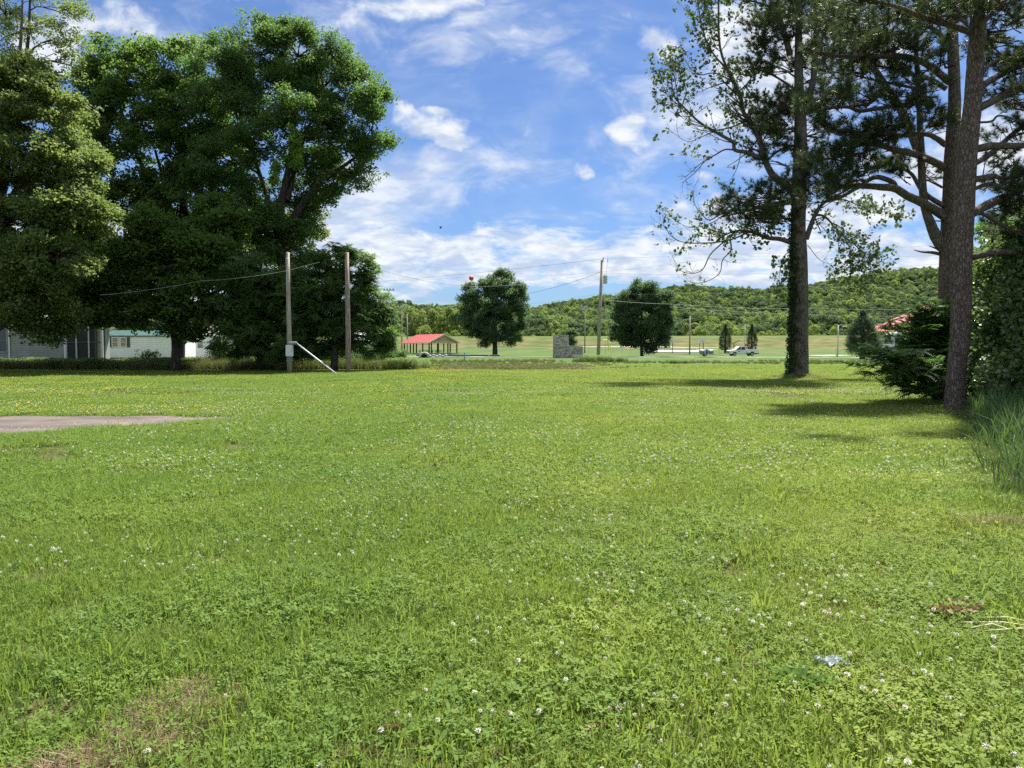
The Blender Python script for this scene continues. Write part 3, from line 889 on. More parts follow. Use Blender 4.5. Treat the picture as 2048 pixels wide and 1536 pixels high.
x, y = field(2.3, 9.5, 60)
w = 0.05+0.90*sstep(fbm(x, y, .9, 41)+0.22*sstep(x, -1.2, .6)*sstep(y, 6.5, 3.5)-0.25*sstep(x, .2, -2)*sstep(y, 5, 3), .44, .70)+.15*sstep(y, 5.5, 8)
k = (rng.random(len(x)) < w) & keep_lawn(x, y, .1) & ~thatch_mask(x, y); x, y = x[k], y[k]
f1 = scatter('clover_flowers', 'clover_flower', flat_pts(x, y), rot_rnd(len(x), .2), .60+.55*rng.random(len(x)), kind='stuff')
tag(f1, 'white clover heads scattered through the near lawn', 'flowers')
x, y = field(9, 30, 2.6)
k = (rng.random(len(x)) < .18+.9*sstep(fbm(x, y, .25, 43)+.12*sstep(x, -2, 6), .42, .72)) & keep_lawn(x, y, .6); x, y = x[k], y[k]
f2 = scatter('clover_flowers', 'clover_flowers_group', flat_pts(x, y), scl=.9+.4*rng.random(len(x)), kind='stuff')
tag(f2, 'white clover heads dotting the middle of the lawn', 'flowers')
# white clover thick along the edge of the drive
xe = rng.uniform(-13, -5.5, 260); ye = np.interp(xe, [-14.0, -9.2, -8.0, -6.9, -6.0, -5.5], [11.6, 13.75, 14.75, 15.9, 16.75, 17.2])+rng.normal(-.05, .16, 260)
xf = rng.uniform(-10.5, -4.5, 130); yf = 17.55+np.abs(rng.normal(0, .3, 130))
xe = np.concatenate([xe, xf]); ye = np.concatenate([ye, yf])
f3 = scatter('clover_flowers', 'clover_flower', flat_pts(xe, ye), scl=.9+.5*rng.random(len(xe)), kind='stuff')
tag(f3, 'band of white clover heads along the edge of the gravel drive', 'flowers')
x, y = field(2.4, 12, 3)
k = rng.random(len(x)) < (.02+1.0*sstep(x-(2.2+.28*y), -1.2, .8)*sstep(y, 3.2, 4.6)*sstep(fbm(x, y, .8, 51), .4, .6)); x, y = x[k], y[k]
f4 = scatter('buttercups', 'buttercup', flat_pts(x, y), rot_rnd(len(x), .2), 1.0+.5*rng.random(len(x)), kind='stuff')
tag(f4, 'small yellow flowers on the right of the near lawn', 'flowers')
x, y = field(17.3, 60, 1.9)
w = sstep(fbm(x, y*.6, .16, 55)+.28*sstep(x, 4, -4)*sstep(y, 16, 19), .56, .84)
w *= np.where(y < 24, sstep(x, 2, -3), 1)
k = (rng.random(len(x)) < .8*w); x, y = x[k], y[k]
f5 = scatter('buttercups', 'buttercups_group', flat_pts(x, y, .01), scl=.95+.35*rng.random(len(x)), kind='stuff')
tag(f5, 'drifts of yellow buttercups across the far lawn', 'flowers')
# a pale dry flower rim
# ---- dry thatch and stalks, bottom left
source('thatch', [patch_mesh('thatch', [blades(90, .12, .008, .03, .003, 5.0)], mats=[M['straw']]) for _ in range(3)])
x = rng.uniform(-2.1, -1.0, 9000); y = rng.uniform(2.2, 3.65, 9000)
k = thatch_mask(x, y, .02); x, y = x[k], y[k]; x, y = x[:700], y[:700]
th = scatter('dry_thatch', 'thatch', flat_pts(x, y, .004), rot_rnd(len(x), .1), .8+.5*rng.random(len(x)), kind='stuff')
tag(th, 'strip of dry brown thatch and stalks in the lawn at bottom left', 'dry grass')
x, y = field(2.5, 14, 1.6)
k = (fbm(x, y, 1.3, 61) > .60) & keep_lawn(x, y); x, y = x[k], y[k]
th = scatter('dry_stalks', 'thatch', flat_pts(x, y, .012), rot_rnd(len(x), .1), .7+.5*rng.random(len(x)), kind='stuff')
tag(th, 'thin scatter of dry tan clippings in the lawn', 'dry grass')

# bare brown soil below the dry strip
bx = MB()
for i in range(60):
    yy = 2.2+1.20*i/59; t = (yy-2.5); cx = -1.70+.42*t+.05*math.sin(yy*7); wd = .10-.03*t
    for s_ in (-1, 1):
        X_ = cx+s_*wd*(1+.3*math.sin(i*1.7+s_)); bx.v.append((X_, yy, float(G(X_, yy))+.006)); bx.n += 1
for i in range(59):
    bx.f.append((2*i, 2*i+1, 2*i+3, 2*i+2)); bx.mi.append(0)
bx.build('bare_soil', simple('brown_soil', (0.055, 0.038, 0.026), 1, var=.35, scale=24, bump=1), kind='structure')

# ---- tall weeds and rough grass
def tall(n, Rr, h0, h1, w, lean): return blades(n, Rr, h0, h1, w, lean)
source('weed', [patch_mesh('weed', [tall(90, .6, .35, 1.0, .016, .35), tall(40, .6, .2, .5, .03, .6)], mats=[M['weed']]) for _ in range(4)])
source('herb', [patch_mesh('herb', [tall(50, .5, .3, .9, .02, .3)], [clovers(160, .6, .15, .75, .05)], mats=[M['weed'], M['leaf_maple']]) for _ in range(3)])
def weeds(name, label, x, y, s, key='weed', cat='weeds'):
    o = scatter(name, key, flat_pts(x, y), rot_rnd(len(x), .08), s, kind='stuff')
    return tag(o, label, cat)
n = 2600; x = rng.uniform(-46, -7.5, n); y = 54.5+rng.random(n)**1.3*9+1.5*vnoise(x, x*0, .3, 2)
weeds('weeds', 'overgrown strip of tall weeds below the left trees and houses', x, y, .55+.55*vnoise(x, y, .3, 4)+.25*rng.random(n))
n = 900; x = rng.uniform(-46, -7, n); y = 55.5+rng.random(n)*6
weeds('weeds', 'leafy undergrowth among the tall weeds on the left', x, y, .6+.7*vnoise(x, y, .4, 4), 'herb')
n = 1700; y = rng.uniform(62, 98, n); x = rng.uniform(-16, 55, n)
k = fbm(x, y, .12, 6)+.2*sstep(y, 78, 90) > .42
k &= ~((x > 14) & (y < 82)); x, y = x[k], y[k]
weeds('weeds', 'rough unmown grass strip between the lawn and the park path', x, y, .14+.34*vnoise(x, y, .12, 3)**1.5+.16*rng.random(len(x)))
n = 260; x = rng.uniform(9, 60, n); y = 84+rng.normal(0, 1.4, n)+(x-9)*-.1
weeds('weeds', 'low line of brown seeding weeds beyond the right lawn', x, y, .25+.3*rng.random(n))



source('tan_grass', [patch_mesh('tan_grass', [blades(160, 1.0, .05, .22, .03, .8)], mats=[M['weed']]), patch_mesh('tan_grass', [blades(200, 1.0, .03, .14, .03, 1.5)], mats=[M['straw']])])
n = 420; y = rng.uniform(56, 74, n); x = rng.normal(-.2, 3.4, n)+.05*(y-60)
tg = scatter('tan_grass', 'tan_grass', flat_pts(x, y, .02), rot_rnd(n, .05), .8+.5*rng.random(n), kind='stuff')
tag(tg, 'patch of tan dead grass at the far edge of the lawn in front of the park oak', 'dry grass')
# ================================================================ TREES
def leaf_cluster(n, Rr, s, mat, flat=0.5, tilt=0.8, aspect=0.62, twig=True):
    """leaves (folded kites) spread through a flattened spray"""
    d = rng.normal(0, 1, (n, 3)); d /= np.linalg.norm(d, axis=1)[:, None]
    p = d*(rng.random(n)**0.45)[:, None]*Rr; p[:, 2] *= flat
    a = rng.random(n)*6.283; sz = s*(0.65+0.7*rng.random(n))
    ax = np.stack([np.cos(a), np.sin(a), rng.normal(-.25, .35, n)], -1); ax /= np.linalg.norm(ax, axis=1)[:, None]
    up = np.stack([rng.normal(0, tilt, n), rng.normal(0, tilt, n), np.ones(n)], -1)
    sd_ = np.cross(up, ax); sd_ /= np.linalg.norm(sd_, axis=1)[:, None]
    nr = np.cross(ax, sd_)
    S = sz[:, None]
    V = np.stack([p-ax*S*.5, p+sd_*S*aspect*.5-ax*S*.05+nr*S*.10, p+ax*S*.5-nr*S*.05, p-sd_*S*aspect*.5-ax*S*.05+nr*S*.10], 1).reshape(-1, 3)
    i = np.arange(n)*4
    T = np.concatenate([np.stack([i, i+1, i+2], -1), np.stack([i, i+2, i+3], -1)])
    r = rng.random(n); r = np.concatenate([r, r])
    return np_mesh('leaf_spray', V, [T], mat, r)

def frond_cluster(nf, L_, pairs, s, mat, droop=.35):
    """pinnate compound leaves radiating from a twig"""
    V = []; T = []; r = []; off = 0
    for f_ in range(nf):
        a = 6.283*f_/nf+random.uniform(-.4, .4); el = random.uniform(-.1, .7); ll = L_*random.uniform(.7, 1.15); rr = random.random()
        for k_ in range(pairs):
            t = (k_+1)/pairs
            c = np.array([math.cos(a)*ll*t, math.sin(a)*ll*t, ll*(el*t-droop*1.6*t*t)])
            for sg in (-1, 1):
                w = s*(1.15-.5*t)
                q = a+sg*1.15
                ax = np.array([math.cos(q), math.sin(q), -.25]); sd_ = np.array([math.cos(a), math.sin(a), el-2*droop*t])*.17
                V += [c, c+ax*w*.5+sd_*w, c+ax*w, c+ax*w*.5-sd_*w]
                T += [(off, off+1, off+2), (off, off+2, off+3)]; r += [rr, rr]; off += 4
    return np_mesh('frond_spray', np.array(V), [np.array(T)], mat, r)

def needle_tuft(n, L_, w, mat, spread=1.0, tw=.16):
    """bottle-brush of pine needles on the end of a twig that points along +Z"""
    t = rng.random(n); a = rng.random(n)*6.283
    el = (0.35+0.9*(1-t)+rng.normal(0, .15, n))*spread
    base = np.stack([np.zeros(n), np.zeros(n), t*tw], -1)
    d = np.stack([np.cos(a)*np.sin(el), np.sin(a)*np.sin(el), np.cos(el)], -1)
    ln = L_*(.75+.4*rng.random(n))
    sd_ = np.cross(d, rng.normal(0, 1, (n, 3))); sd_ /= np.linalg.norm(sd_, axis=1)[:, None]
    V = np.stack([base-sd_*w/2, base+sd_*w/2, base+d*ln[:, None]-np.array([0, 0, 1])*(ln*.12)[:, None]], 1).reshape(-1, 3)
    T = np.arange(n*3).reshape(-1, 3)
    return np_mesh('needle_tuft', V, [T], mat, rng.random(n))

source('sp_elm', [leaf_cluster(44, .60, .165, M['leaf_elm']) for _ in range(4)])
source('sp_maple', [leaf_cluster(42, .65, .19, M['leaf_maple'], aspect=.85) for _ in range(4)])
source('sp_pale', [leaf_cluster(36, .58, .165, M['leaf_pale'], aspect=.8) for _ in range(4)])
source('sp_yellow', [leaf_cluster(26, .55, .20, M['leaf_yellow']) for _ in range(3)])
source('sp_oak', [leaf_cluster(44, .9, .28, M['leaf_oak'], flat=.7) for _ in range(4)])
source('sp_walnut', [frond_cluster(6, .60, 7, .24, M['leaf_walnut']) for _ in range(4)])
source('sp_sumac', [frond_cluster(6, .48, 9, .15, M['leaf_walnut'], .25) for _ in range(4)])
source('sp_vine', [leaf_cluster(30, .34, .105, M['leaf_vine'], flat=.8, tilt=.9, aspect=.75) for _ in range(4)])
source('sp_ivy', [leaf_cluster(14, .16, .085, M['leaf_ivy'], flat=.8, tilt=1.0, aspect=.9) for _ in range(3)])
source('sp_hang', [leaf_cluster(16, .35, .20, M['leaf_hang'], flat=.9, tilt=.9, aspect=.9) for _ in range(3)])
source('sp_sparse', [leaf_cluster(5, .20, .15, M['leaf_sparse'], flat=.9, tilt=1.0, aspect=.95) for _ in range(5)])
source('sp_needle', [needle_tuft(64, .20, .012, M['needle']) for _ in range(4)])
source('sp_cedar', [leaf_cluster(46, .5, .20, M['cedar'], flat=1.1, tilt=1.4, aspect=.42) for _ in range(3)])

def curve_pts(a, b, n=6, sag=0.0, jit=0.1, up=0.25):
    a = Vector(a); b = Vector(b); L_ = (b-a).length
    out = []
    for i in range(n+1):
        t = i/n
        p = a.lerp(b, t)+Vector((0, 0, 1))*(math.sin(math.pi*t)*up*L_*.5-sag*L_*t*t*.3)
        if 0 < i < n: p += Vector((random.uniform(-1, 1), random.uniform(-1, 1), random.uniform(-1, 1)))*jit*L_/n*.8
        out.append(p)
    return out

def smooth_path(pts, n=4):
    """Catmull-Rom through pts ((x,y,z,r) tuples)"""
    p = [np.array(q, float) for q in pts]
    p = [2*p[0]-p[1]]+p+[2*p[-1]-p[-2]]
    out = []
    for i in range(1, len(p)-2):
        for k_ in range(n):
            t = k_/n
            out.append(.5*((2*p[i])+(-p[i-1]+p[i+1])*t+(2*p[i-1]-5*p[i]+4*p[i+1]-p[i+2])*t*t+(-p[i-1]+3*p[i]-3*p[i+1]+p[i+2])*t**3))
    out.append(p[-2])
    return out

def trunk_mesh(mb, pts, sides=12, flare=True, n=5, rough=0.0):
    sp = smooth_path(pts, n)
    ps = [Vector(q[:3]) for q in sp]; rs = [float(q[3]) for q in sp]
    mb.tube(ps, rs, sides, wob=rough)
    return ps, rs

def broad_tree(name, label, cat, base, trunk, lobes, key, clump=1.0, dens=1.0, sprays=13, bark='bark_grey', group=None, extra=None, sc=(.8, 1.3), gap=0.12, trunkparts=True, spread=1.0, inner=.5):
    root = empty(name, base, label, cat, group)
    bx_, by_, bz_ = base
    mb = MB(); tw = MB()
    ps, rs = trunk_mesh(mb, [(p[0]-bx_, p[1]-by_, p[2]-bz_, p[3]) for p in trunk], 10)
    for lm in (extra or []):
        trunk_mesh(mb, [(p[0]-bx_, p[1]-by_, p[2]-bz_, p[3]) for p in lm], 7, n=4)
        sp = smooth_path([(p[0]-bx_, p[1]-by_, p[2]-bz_, p[3]) for p in lm], 3)
        ps += [Vector(q[:3]) for q in sp]; rs += [float(q[3]) for q in sp]
    P_ = []; C_ = []
    lo = np.array([[l[0]-bx_, l[1]-by_, l[2]-bz_, l[3], l[4], l[5]] for l in lobes])
    for li, l in enumerate(lo):
        c = Vector(l[:3]); rad = l[3:6]
        best = min(range(len(ps)), key=lambda i: (ps[i]-c).length+max(0, ps[i].z-c.z)*3)
        lp = curve_pts(ps[best], c, 5, jit=.25)
        r0 = min(rs[best]*.6, .05+.022*(ps[best]-c).length)
        mb.tube(lp, [r0*(1-.6*i/5) for i in range(6)], 6)
        area = 4*math.pi*((rad[0]*rad[1])**1.6/3+(rad[0]*rad[2])**1.6/3+(rad[1]*rad[2])**1.6/3)**(1/1.6)
        nc = max(4, int(area/(clump*clump*2.1)*dens))
        for _ in range(nc):
            d = rng.normal(0, 1, 3); d /= np.linalg.norm(d)
            if d[2] < -.35 and rng.random() < .35: continue
            q = l[:3]+d*rad*(inner+(1-inner)*rng.random()**.6)
            # drop clumps deep inside another lobe
            ins = (((q-lo[:, :3])/lo[:, 3:6])**2).sum(1); ins[li] = 9
            if ins.min() < .35 and rng.random() < .8: continue
            if rng.random() < gap: continue
            C_.append((q, d, li))
            if rng.random() < .8:
                st = lp[random.randint(2, 5)]
                bp = curve_pts(st, q, 3, jit=.3)
                tw.tube(bp, [.045, .03, .02, .012], 4, cap=False)
    pts = []; rot = []
    for q, d, li in C_:
        k_ = int(sprays*(.6+.8*rng.random()))
        dd = rng.normal(0, 1, (k_, 3)); dd /= np.linalg.norm(dd, axis=1)[:, None]
        dd[:, 2] = np.where(dd[:, 2] < 0, dd[:, 2]*.55, dd[:, 2])
        cr = clump*(.45+.55*rng.random())*spread
        off = dd*cr*(.45+.55*rng.random(k_)**.5)[:, None]*np.array([1, 1, .78])
        pts.append(q+off)
        rr = np.stack([dd[:, 1]*-.5+rng.normal(0, .25, k_), dd[:, 0]*.5+rng.normal(0, .25, k_), rng.random(k_)*6.283], -1)
        rot.append(rr)
    pts = np.concatenate(pts); rot = np.concatenate(rot)
    mb.build('trunk', M[bark], root, smooth=True)
    if tw.n: tw.build('branches', M['twig_dark'], root, kind='stuff')
    scatter('crown', key, pts, rot, sc[0]+(sc[1]-sc[0])*rng.random(len(pts)), parent=root, kind='stuff')
    return root

def lobe(px, py, Y, rx, ry, depth=None):
    p = P(px, py, Y); k_ = Y/FOC
    return (p.x, p.y, p.z, rx*k_, (depth if depth else (rx+ry)/2*k_), ry*k_)
def tp(px, py, Y, r): p = P(px, py, Y); return (p.x, p.y, p.z, r)
def gbase(px, Y): x = (px-1024)/FOC*Y; return (x, Y, float(G(x, Y)))
def tb(px, Y, r): b = gbase(px, Y); return (b[0], b[1], b[2]-.1, r)

# --- left group
Y = 57
broad_tree('elm_tree', 'tall elm whose crown leans right over the two poles, with vines hanging from its fork', 'tree', gbase(585, Y),
    [tb(585, Y, .55), tp(577, 660, Y, .45), tp(570, 560, Y, .40), tp(558, 480, Y, .38), tp(560, 420, Y, .30), tp(580, 320, Y, .22), tp(590, 220, Y, .12), tp(590, 120, Y, .06)],
    [lobe(520, 110, Y, 90, 60), lobe(600, 112, Y, 90, 55), lobe(560, 82, Y, 60, 35), lobe(655, 165, Y, 75, 70), lobe(700, 210, Y, 75, 68), lobe(745, 240, Y-1, 52, 60), lobe(440, 150, Y, 70, 62), lobe(470, 220, Y, 80, 70),
     lobe(560, 200, Y, 90, 70), lobe(620, 270, Y-1, 80, 58), lobe(690, 300, Y, 75, 48), lobe(740, 300, Y, 38, 42), lobe(520, 300, Y-2, 52, 40), lobe(455, 330, Y, 70, 60), lobe(715, 365, Y-1, 26, 30), lobe(660, 360, Y, 50, 22), lobe(500, 400, Y-1, 42, 40), lobe(600, 440, Y+2, 34, 50), lobe(585, 520, Y+1, 45, 70), lobe(640, 400, Y+2, 30, 26),
     lobe(535, 250, Y-3, 40, 26), lobe(600, 215, Y-4, 45, 35), lobe(535, 460, Y-2, 40, 40), lobe(560, 560, Y-2, 50, 50), lobe(610, 500, Y-1, 35, 50), lobe(610, 580, Y-1, 40, 40), lobe(655, 385, Y-1, 34, 20), lobe(540, 390, Y+2, 40, 40), lobe(620, 340, Y+3, 60, 40), lobe(500, 480, Y, 50, 50)],
    'sp_elm', clump=1.15, dens=1.0, sprays=14, bark='bark_dark', gap=.14,
    extra=[[tp(560, 470, Y, .30), tp(590, 430, Y, .26), tp(630, 375, Y, .20), tp(690, 330, Y, .13), tp(745, 290, Y, .07)],
           [tp(556, 470, Y, .26), tp(545, 430, Y, .22), tp(520, 350, Y, .15), tp(490, 260, Y, .10), tp(470, 180, Y, .05)],
           [tp(600, 415, Y, .14), tp(650, 350, Y-1, .11), tp(700, 350, Y-1, .07), tp(725, 380, Y-1, .03)],
           [tp(575, 400, Y, .2), tp(600, 300, Y+1, .14), tp(640, 200, Y+1, .08)],
           [tp(552, 500, Y, .2), tp(520, 440, Y, .15), tp(500, 400, Y, .08)]])
Y = 61
broad_tree('maple_tree', 'dark broad maple with a flat domed top between the elm and the pale tree', 'tree', gbase(357, Y),
    [tb(357, Y, .5), tp(360, 600, Y, .42), tp(368, 450, Y, .35), tp(360, 300, Y, .22), tp(340, 180, Y, .1)],
    [lobe(240, 150, Y, 75, 55), lobe(310, 130, Y, 90, 50), lobe(390, 135, Y, 85, 52), lobe(190, 200, Y, 55, 60), lobe(290, 210, Y, 100, 70), lobe(380, 220, Y, 90, 80), lobe(230, 300, Y, 90, 70),
     lobe(330, 310, Y-1, 85, 60), lobe(420, 320, Y, 75, 70), lobe(280, 400, Y, 85, 60), lobe(380, 410, Y-1, 90, 60), lobe(440, 460, Y, 70, 60), lobe(200, 380, Y, 60, 70), lobe(350, 480, Y+1, 90, 50)],
    'sp_maple', clump=1.15, dens=1.0, sprays=11, bark='bark_dark', gap=.20,
    extra=[[tp(390, 560, Y, .3), tp(330, 430, Y, .22), tp(270, 300, Y, .14), tp(230, 180, Y, .06)], [tp(385, 500, Y, .25), tp(420, 380, Y, .18), tp(440, 250, Y, .08)],
           [tp(388, 560, Y, .2), tp(350, 440, Y+1, .18), tp(310, 300, Y+1, .1)]])
Y = 54
broad_tree('low_maple', 'low spreading maple whose leaves hang in front of the white house with shutters', 'tree', gbase(350, Y),
    [tb(350, Y, .36), tp(352, 690, Y, .30), tp(345, 640, Y, .26), tp(340, 560, Y, .18), tp(340, 480, Y, .08)],
    [lobe(250, 500, Y, 75, 45), lobe(330, 470, Y, 80, 45), lobe(410, 500, Y, 80, 50), lobe(215, 570, Y, 75, 45), lobe(300, 570, Y, 80, 50), lobe(400, 590, Y, 85, 50), lobe(180, 620, Y, 60, 28),
     lobe(265, 625, Y-1, 70, 32), lobe(375, 636, Y-1, 60, 28), lobe(470, 640, Y-1, 50, 40), lobe(160, 560, Y+1, 60, 40), lobe(60, 560, Y+2, 60, 40), lobe(165, 490, Y+3, 60, 45), lobe(400, 530, Y+3, 70, 45), lobe(300, 520, Y+3, 80, 40), lobe(330, 560, Y+3, 60, 40), lobe(480, 560, Y, 60, 55), lobe(365, 672, Y-1, 36, 22), lobe(110, 590, Y+1, 60, 40), lobe(440, 440, Y, 60, 40)],
    'sp_maple', clump=1.0, dens=1.05, sprays=10, bark='bark_dark', gap=.08,
    extra=[[tp(347, 650, Y, .2), tp(280, 600, Y, .14), tp(220, 560, Y, .06)], [tp(347, 650, Y, .2), tp(410, 600, Y, .14), tp(460, 560, Y, .06)]])
Y = 49
broad_tree('pale_tree', 'pale yellowish green tree at the left edge with a thin airy top', 'tree', gbase(-40, Y),
    [tb(-40, Y, .5), tp(-30, 560, Y, .42), tp(0, 400, Y, .32), tp(20, 250, Y, .2), tp(40, 100, Y, .1), tp(45, 0, Y, .05)],
    [lobe(-150, 240, Y, 110, 90), lobe(0, 210, Y, 90, 70), lobe(80, 230, Y, 85, 80), lobe(-120, 400, Y, 120, 90), lobe(30, 340, Y-1, 110, 70), lobe(130, 330, Y-1, 70, 70), lobe(20, 450, Y-2, 110, 60),
     lobe(130, 430, Y-2, 90, 50), lobe(180, 400, Y-2, 45, 40), lobe(-120, 540, Y, 130, 80), lobe(10, 540, Y-3, 110, 55), lobe(110, 520, Y-3, 100, 42), lobe(-20, 610, Y-3, 100, 35), lobe(70, 590, Y-3, 75, 35), lobe(60, 160, Y, 60, 40), lobe(75, 640, Y-1, 50, 18), lobe(112, 664, Y-1, 34, 16), lobe(150, 625, Y-1, 60, 22), lobe(20, 645, Y-1, 50, 14)],
    'sp_pale', clump=.95, dens=1.0, sprays=13, bark='bark_grey', gap=.12,
    extra=[[tp(0, 430, Y, .22), tp(60, 340, Y, .15), tp(130, 260, Y, .07)], [tp(-20, 500, Y, .25), tp(-90, 350, Y, .15), tp(-140, 180, Y, .07)]])
Y = 50
sp_root = broad_tree('airy_tree', 'thin leaved treetop at the upper left corner with sky showing through', 'tree', gbase(-110, Y+4),
    [tb(-110, Y+4, .3), tp(-70, 500, Y+4, .26), tp(0, 250, Y+3, .2), tp(50, 120, Y+2, .12), tp(60, 0, Y, .06), tp(62, -80, Y, .03)],
    [lobe(60, 60, Y, 80, 60), lobe(0, 30, Y, 90, 60), lobe(110, 90, Y, 50, 45), lobe(50, -30, Y, 90, 50), lobe(130, 20, Y, 36, 50), lobe(-60, 100, Y, 80, 60), lobe(140, 130, Y, 30, 40), lobe(20, 130, Y, 60, 40)],
    'sp_pale', clump=.9, dens=.75, sprays=5, bark='bark_grey', gap=.25, sc=(.55, .9), inner=.1, spread=1.3)
Y = 53
broad_tree('walnut_tree', 'feathery leaved tree behind the brown pole, at the right end of the dark group', 'tree', gbase(668, Y),
    [tb(668, Y, .28), tp(672, 660, Y, .22), tp(680, 580, Y, .15), tp(690, 510, Y, .06)],
    [lobe(672, 520, Y, 36, 36), lobe(712, 530, Y, 40, 40), lobe(645, 575, Y, 50, 42), lobe(700, 585, Y, 58, 42), lobe(742, 600, Y, 26, 45), lobe(660, 640, Y, 60, 42), lobe(715, 650, Y, 60, 45), lobe(762, 650, Y, 30, 40),
     lobe(745, 690, Y, 42, 22), lobe(780, 680, Y, 18, 26), lobe(620, 630, Y, 45, 50), lobe(640, 690, Y, 50, 22)],
    'sp_walnut', clump=.75, dens=1.0, sprays=9, bark='bark_dark', gap=.16, sc=(.75, 1.15))
broad_tree('ash_tree', 'mid green feathery tree behind the pale pole and white box', 'tree', gbase(520, Y+1),
    [tb(520, Y+1, .28), tp(522, 660, Y+1, .2), tp(525, 560, Y+1, .08)],
    [lobe(500, 560, Y, 60, 45), lobe(560, 580, Y, 50, 50), lobe(470, 610, Y, 60, 45), lobe(540, 640, Y, 65, 45), lobe(600, 620, Y, 45, 60), lobe(490, 680, Y-1, 60, 28), lobe(570, 690, Y-1, 60, 26), lobe(600, 680, Y-1, 40, 28), lobe(555, 700, Y-1, 60, 18)],
    'sp_walnut', clump=.8, dens=1.05, sprays=8, bark='bark_dark', gap=.06)
Y = 80
broad_tree('yellow_tree', 'yellow green tree showing behind the elm trunk', 'tree', gbase(600, Y),
    [tb(600, Y, .3), tp(600, 600, Y, .2), tp(600, 480, Y, .1)],
    [lobe(600, 470, Y, 45, 45), lobe(620, 440, Y, 25, 30), lobe(560, 520, Y, 45, 50), lobe(510, 460, Y, 40, 60)], 'sp_yellow', clump=1.2, dens=.9, sprays=13, gap=.1)
Y = 58
for i, (px_, w_, t_) in enumerate([(462, 30, 706), (470, 45, 705), (640, 60, 700), (735, 50, 708), (590, 50, 705), (790, 26, 715), (285, 26, 715)]):
    lab = ['dark shrub right of the low maple trunk, under the foliage', 'dark shrub below the ash, left of the white box pole', 'dark shrub between the two bare poles',
           'dark shrub just right of the brown pole', 'dark shrub right behind the white box on its pole', 'small thin shrub at the right end of the overgrown strip', 'small leafy shrub in front of the shuttered house'][i]
    broad_tree('shrub', lab, 'shrub', gbase(px_, Y+i*.3), [tb(px_, Y+i*.3, .08), tp(px_, 715, Y+i*.3, .05), tp(px_, t_-10, Y+i*.3, .02)],
               [lobe(px_, t_+8, Y+i*.3, w_, 22), lobe(px_+w_*.3, t_, Y+i*.3-.5, w_*.6, 16)], 'sp_elm', clump=.6, dens=.9, sprays=8, sc=(.5, .8), gap=.1, bark='twig_dark')

# hanging vines on the elm
e = bpy.data.objects.get('elm_tree')
eb = np.array(e.location)
vp = []
for (pa, pb, n_, wpx) in [((590, 268), (593, 335), 60, 9), ((588, 250), (592, 300), 30, 7), ((553, 320), (547, 370), 36, 6), ((596, 300), (590, 332), 30, 6)]:
    for i in range(n_):
        t = random.random(); q = P(pa[0]+(pb[0]-pa[0])*t+random.gauss(0, wpx*.5), pa[1]+(pb[1]-pa[1])*t, 52.5+random.gauss(0, .3))
        vp.append(np.array(q)-eb)
tag(scatter('hanging_vine', 'sp_hang', np.array(vp), scl=.8+.4*rng.random(len(vp)), parent=e, kind='stuff'), 'bright green vine hanging from the fork')

# --- park trees
Y = 168
broad_tree('oak_tree', 'dark park oak standing alone right of the red roofed pavilion', 'tree', gbase(990, Y),
    [tb(990, Y, .62), tp(990, 690, Y, .5), tp(990, 650, Y, .4), tp(992, 590, Y, .15)],
    [lobe(1000, 568, Y, 34, 26), lobe(1030, 580, Y, 20, 22), lobe(960, 585, Y, 30, 24), lobe(990, 610, Y, 50, 35), lobe(940, 600, Y, 18, 14), lobe(955, 640, Y, 36, 34), lobe(1025, 640, Y, 36, 34), lobe(990, 655, Y, 45, 32), lobe(960, 678, Y, 26, 14), lobe(1020, 678, Y, 28, 12), lobe(975, 620, Y-1, 40, 40), lobe(1010, 600, Y-1, 36, 34), lobe(945, 620, Y, 26, 26), lobe(1035, 612, Y, 26, 28)],
    'sp_oak', clump=1.5, dens=1.1, sprays=11, bark='bark_dark', gap=.32, spread=.85)
Y = 166
broad_tree('oak_tree', 'rounded dark park tree standing right of the transformer pole', 'tree', gbase(1284, Y),
    [tb(1284, Y, .42), tp(1283, 700, Y, .32), tp(1283, 650, Y, .25), tp(1285, 600, Y, .1)],
    [lobe(1285, 590, Y, 32, 28), lobe(1262, 605, Y, 28, 28), lobe(1312, 605, Y, 28, 28), lobe(1250, 640, Y, 26, 32), lobe(1320, 640, Y, 24, 34), lobe(1285, 640, Y, 40, 36), lobe(1285, 675, Y, 48, 20), lobe(1245, 670, Y, 20, 16), lobe(1325, 680, Y, 22, 12), lobe(1300, 693, Y, 22, 8)],
    'sp_oak', clump=1.4, dens=1.15, sprays=13, bark='bark_dark', gap=.20, spread=.85)

def cedar(px_, top, Y, wpx, label, lo_=706, name='cedar_tree'):
    b = gbase(px_, Y); root = empty(name, b, label, 'tree')
    H = P(px_, top, Y).z-b[2]; W = wpx/FOC*Y
    mb = MB(); mb.tube([(0, 0, -.1), (0, 0, H*.5), (0, 0, H*.97)], [W*.09, W*.06, .02], 7); mb.build('trunk', M['bark_dark'], root)
    n = int(H*W*22)+120; t = rng.random(n)**.8; prof = np.sin(np.clip(.15+t*.95, 0, 1)*math.pi)**.55*(1-.25*t)
    a = rng.random(n)*6.283; r = W/2*prof*(.35+.65*rng.random(n)**.4)
    pts = np.stack([np.cos(a)*r, np.sin(a)*r, H*(.10+.88*t)], -1)
    scatter('crown', 'sp_cedar', pts, rot_rnd(n, .5), (.5+.5*rng.random(n))*max(.8, W/5), parent=root, kind='stuff')
cedar(1450, 648, 205, 27, 'narrow dark evergreen left of the little red shelter, behind the truck hood')
cedar(1503, 649, 203, 24, 'narrow dark evergreen right of the little red shelter, behind the truck bed')
cedar(1724, 622, 118, 66, 'wide dark evergreen beside the white motorhome')

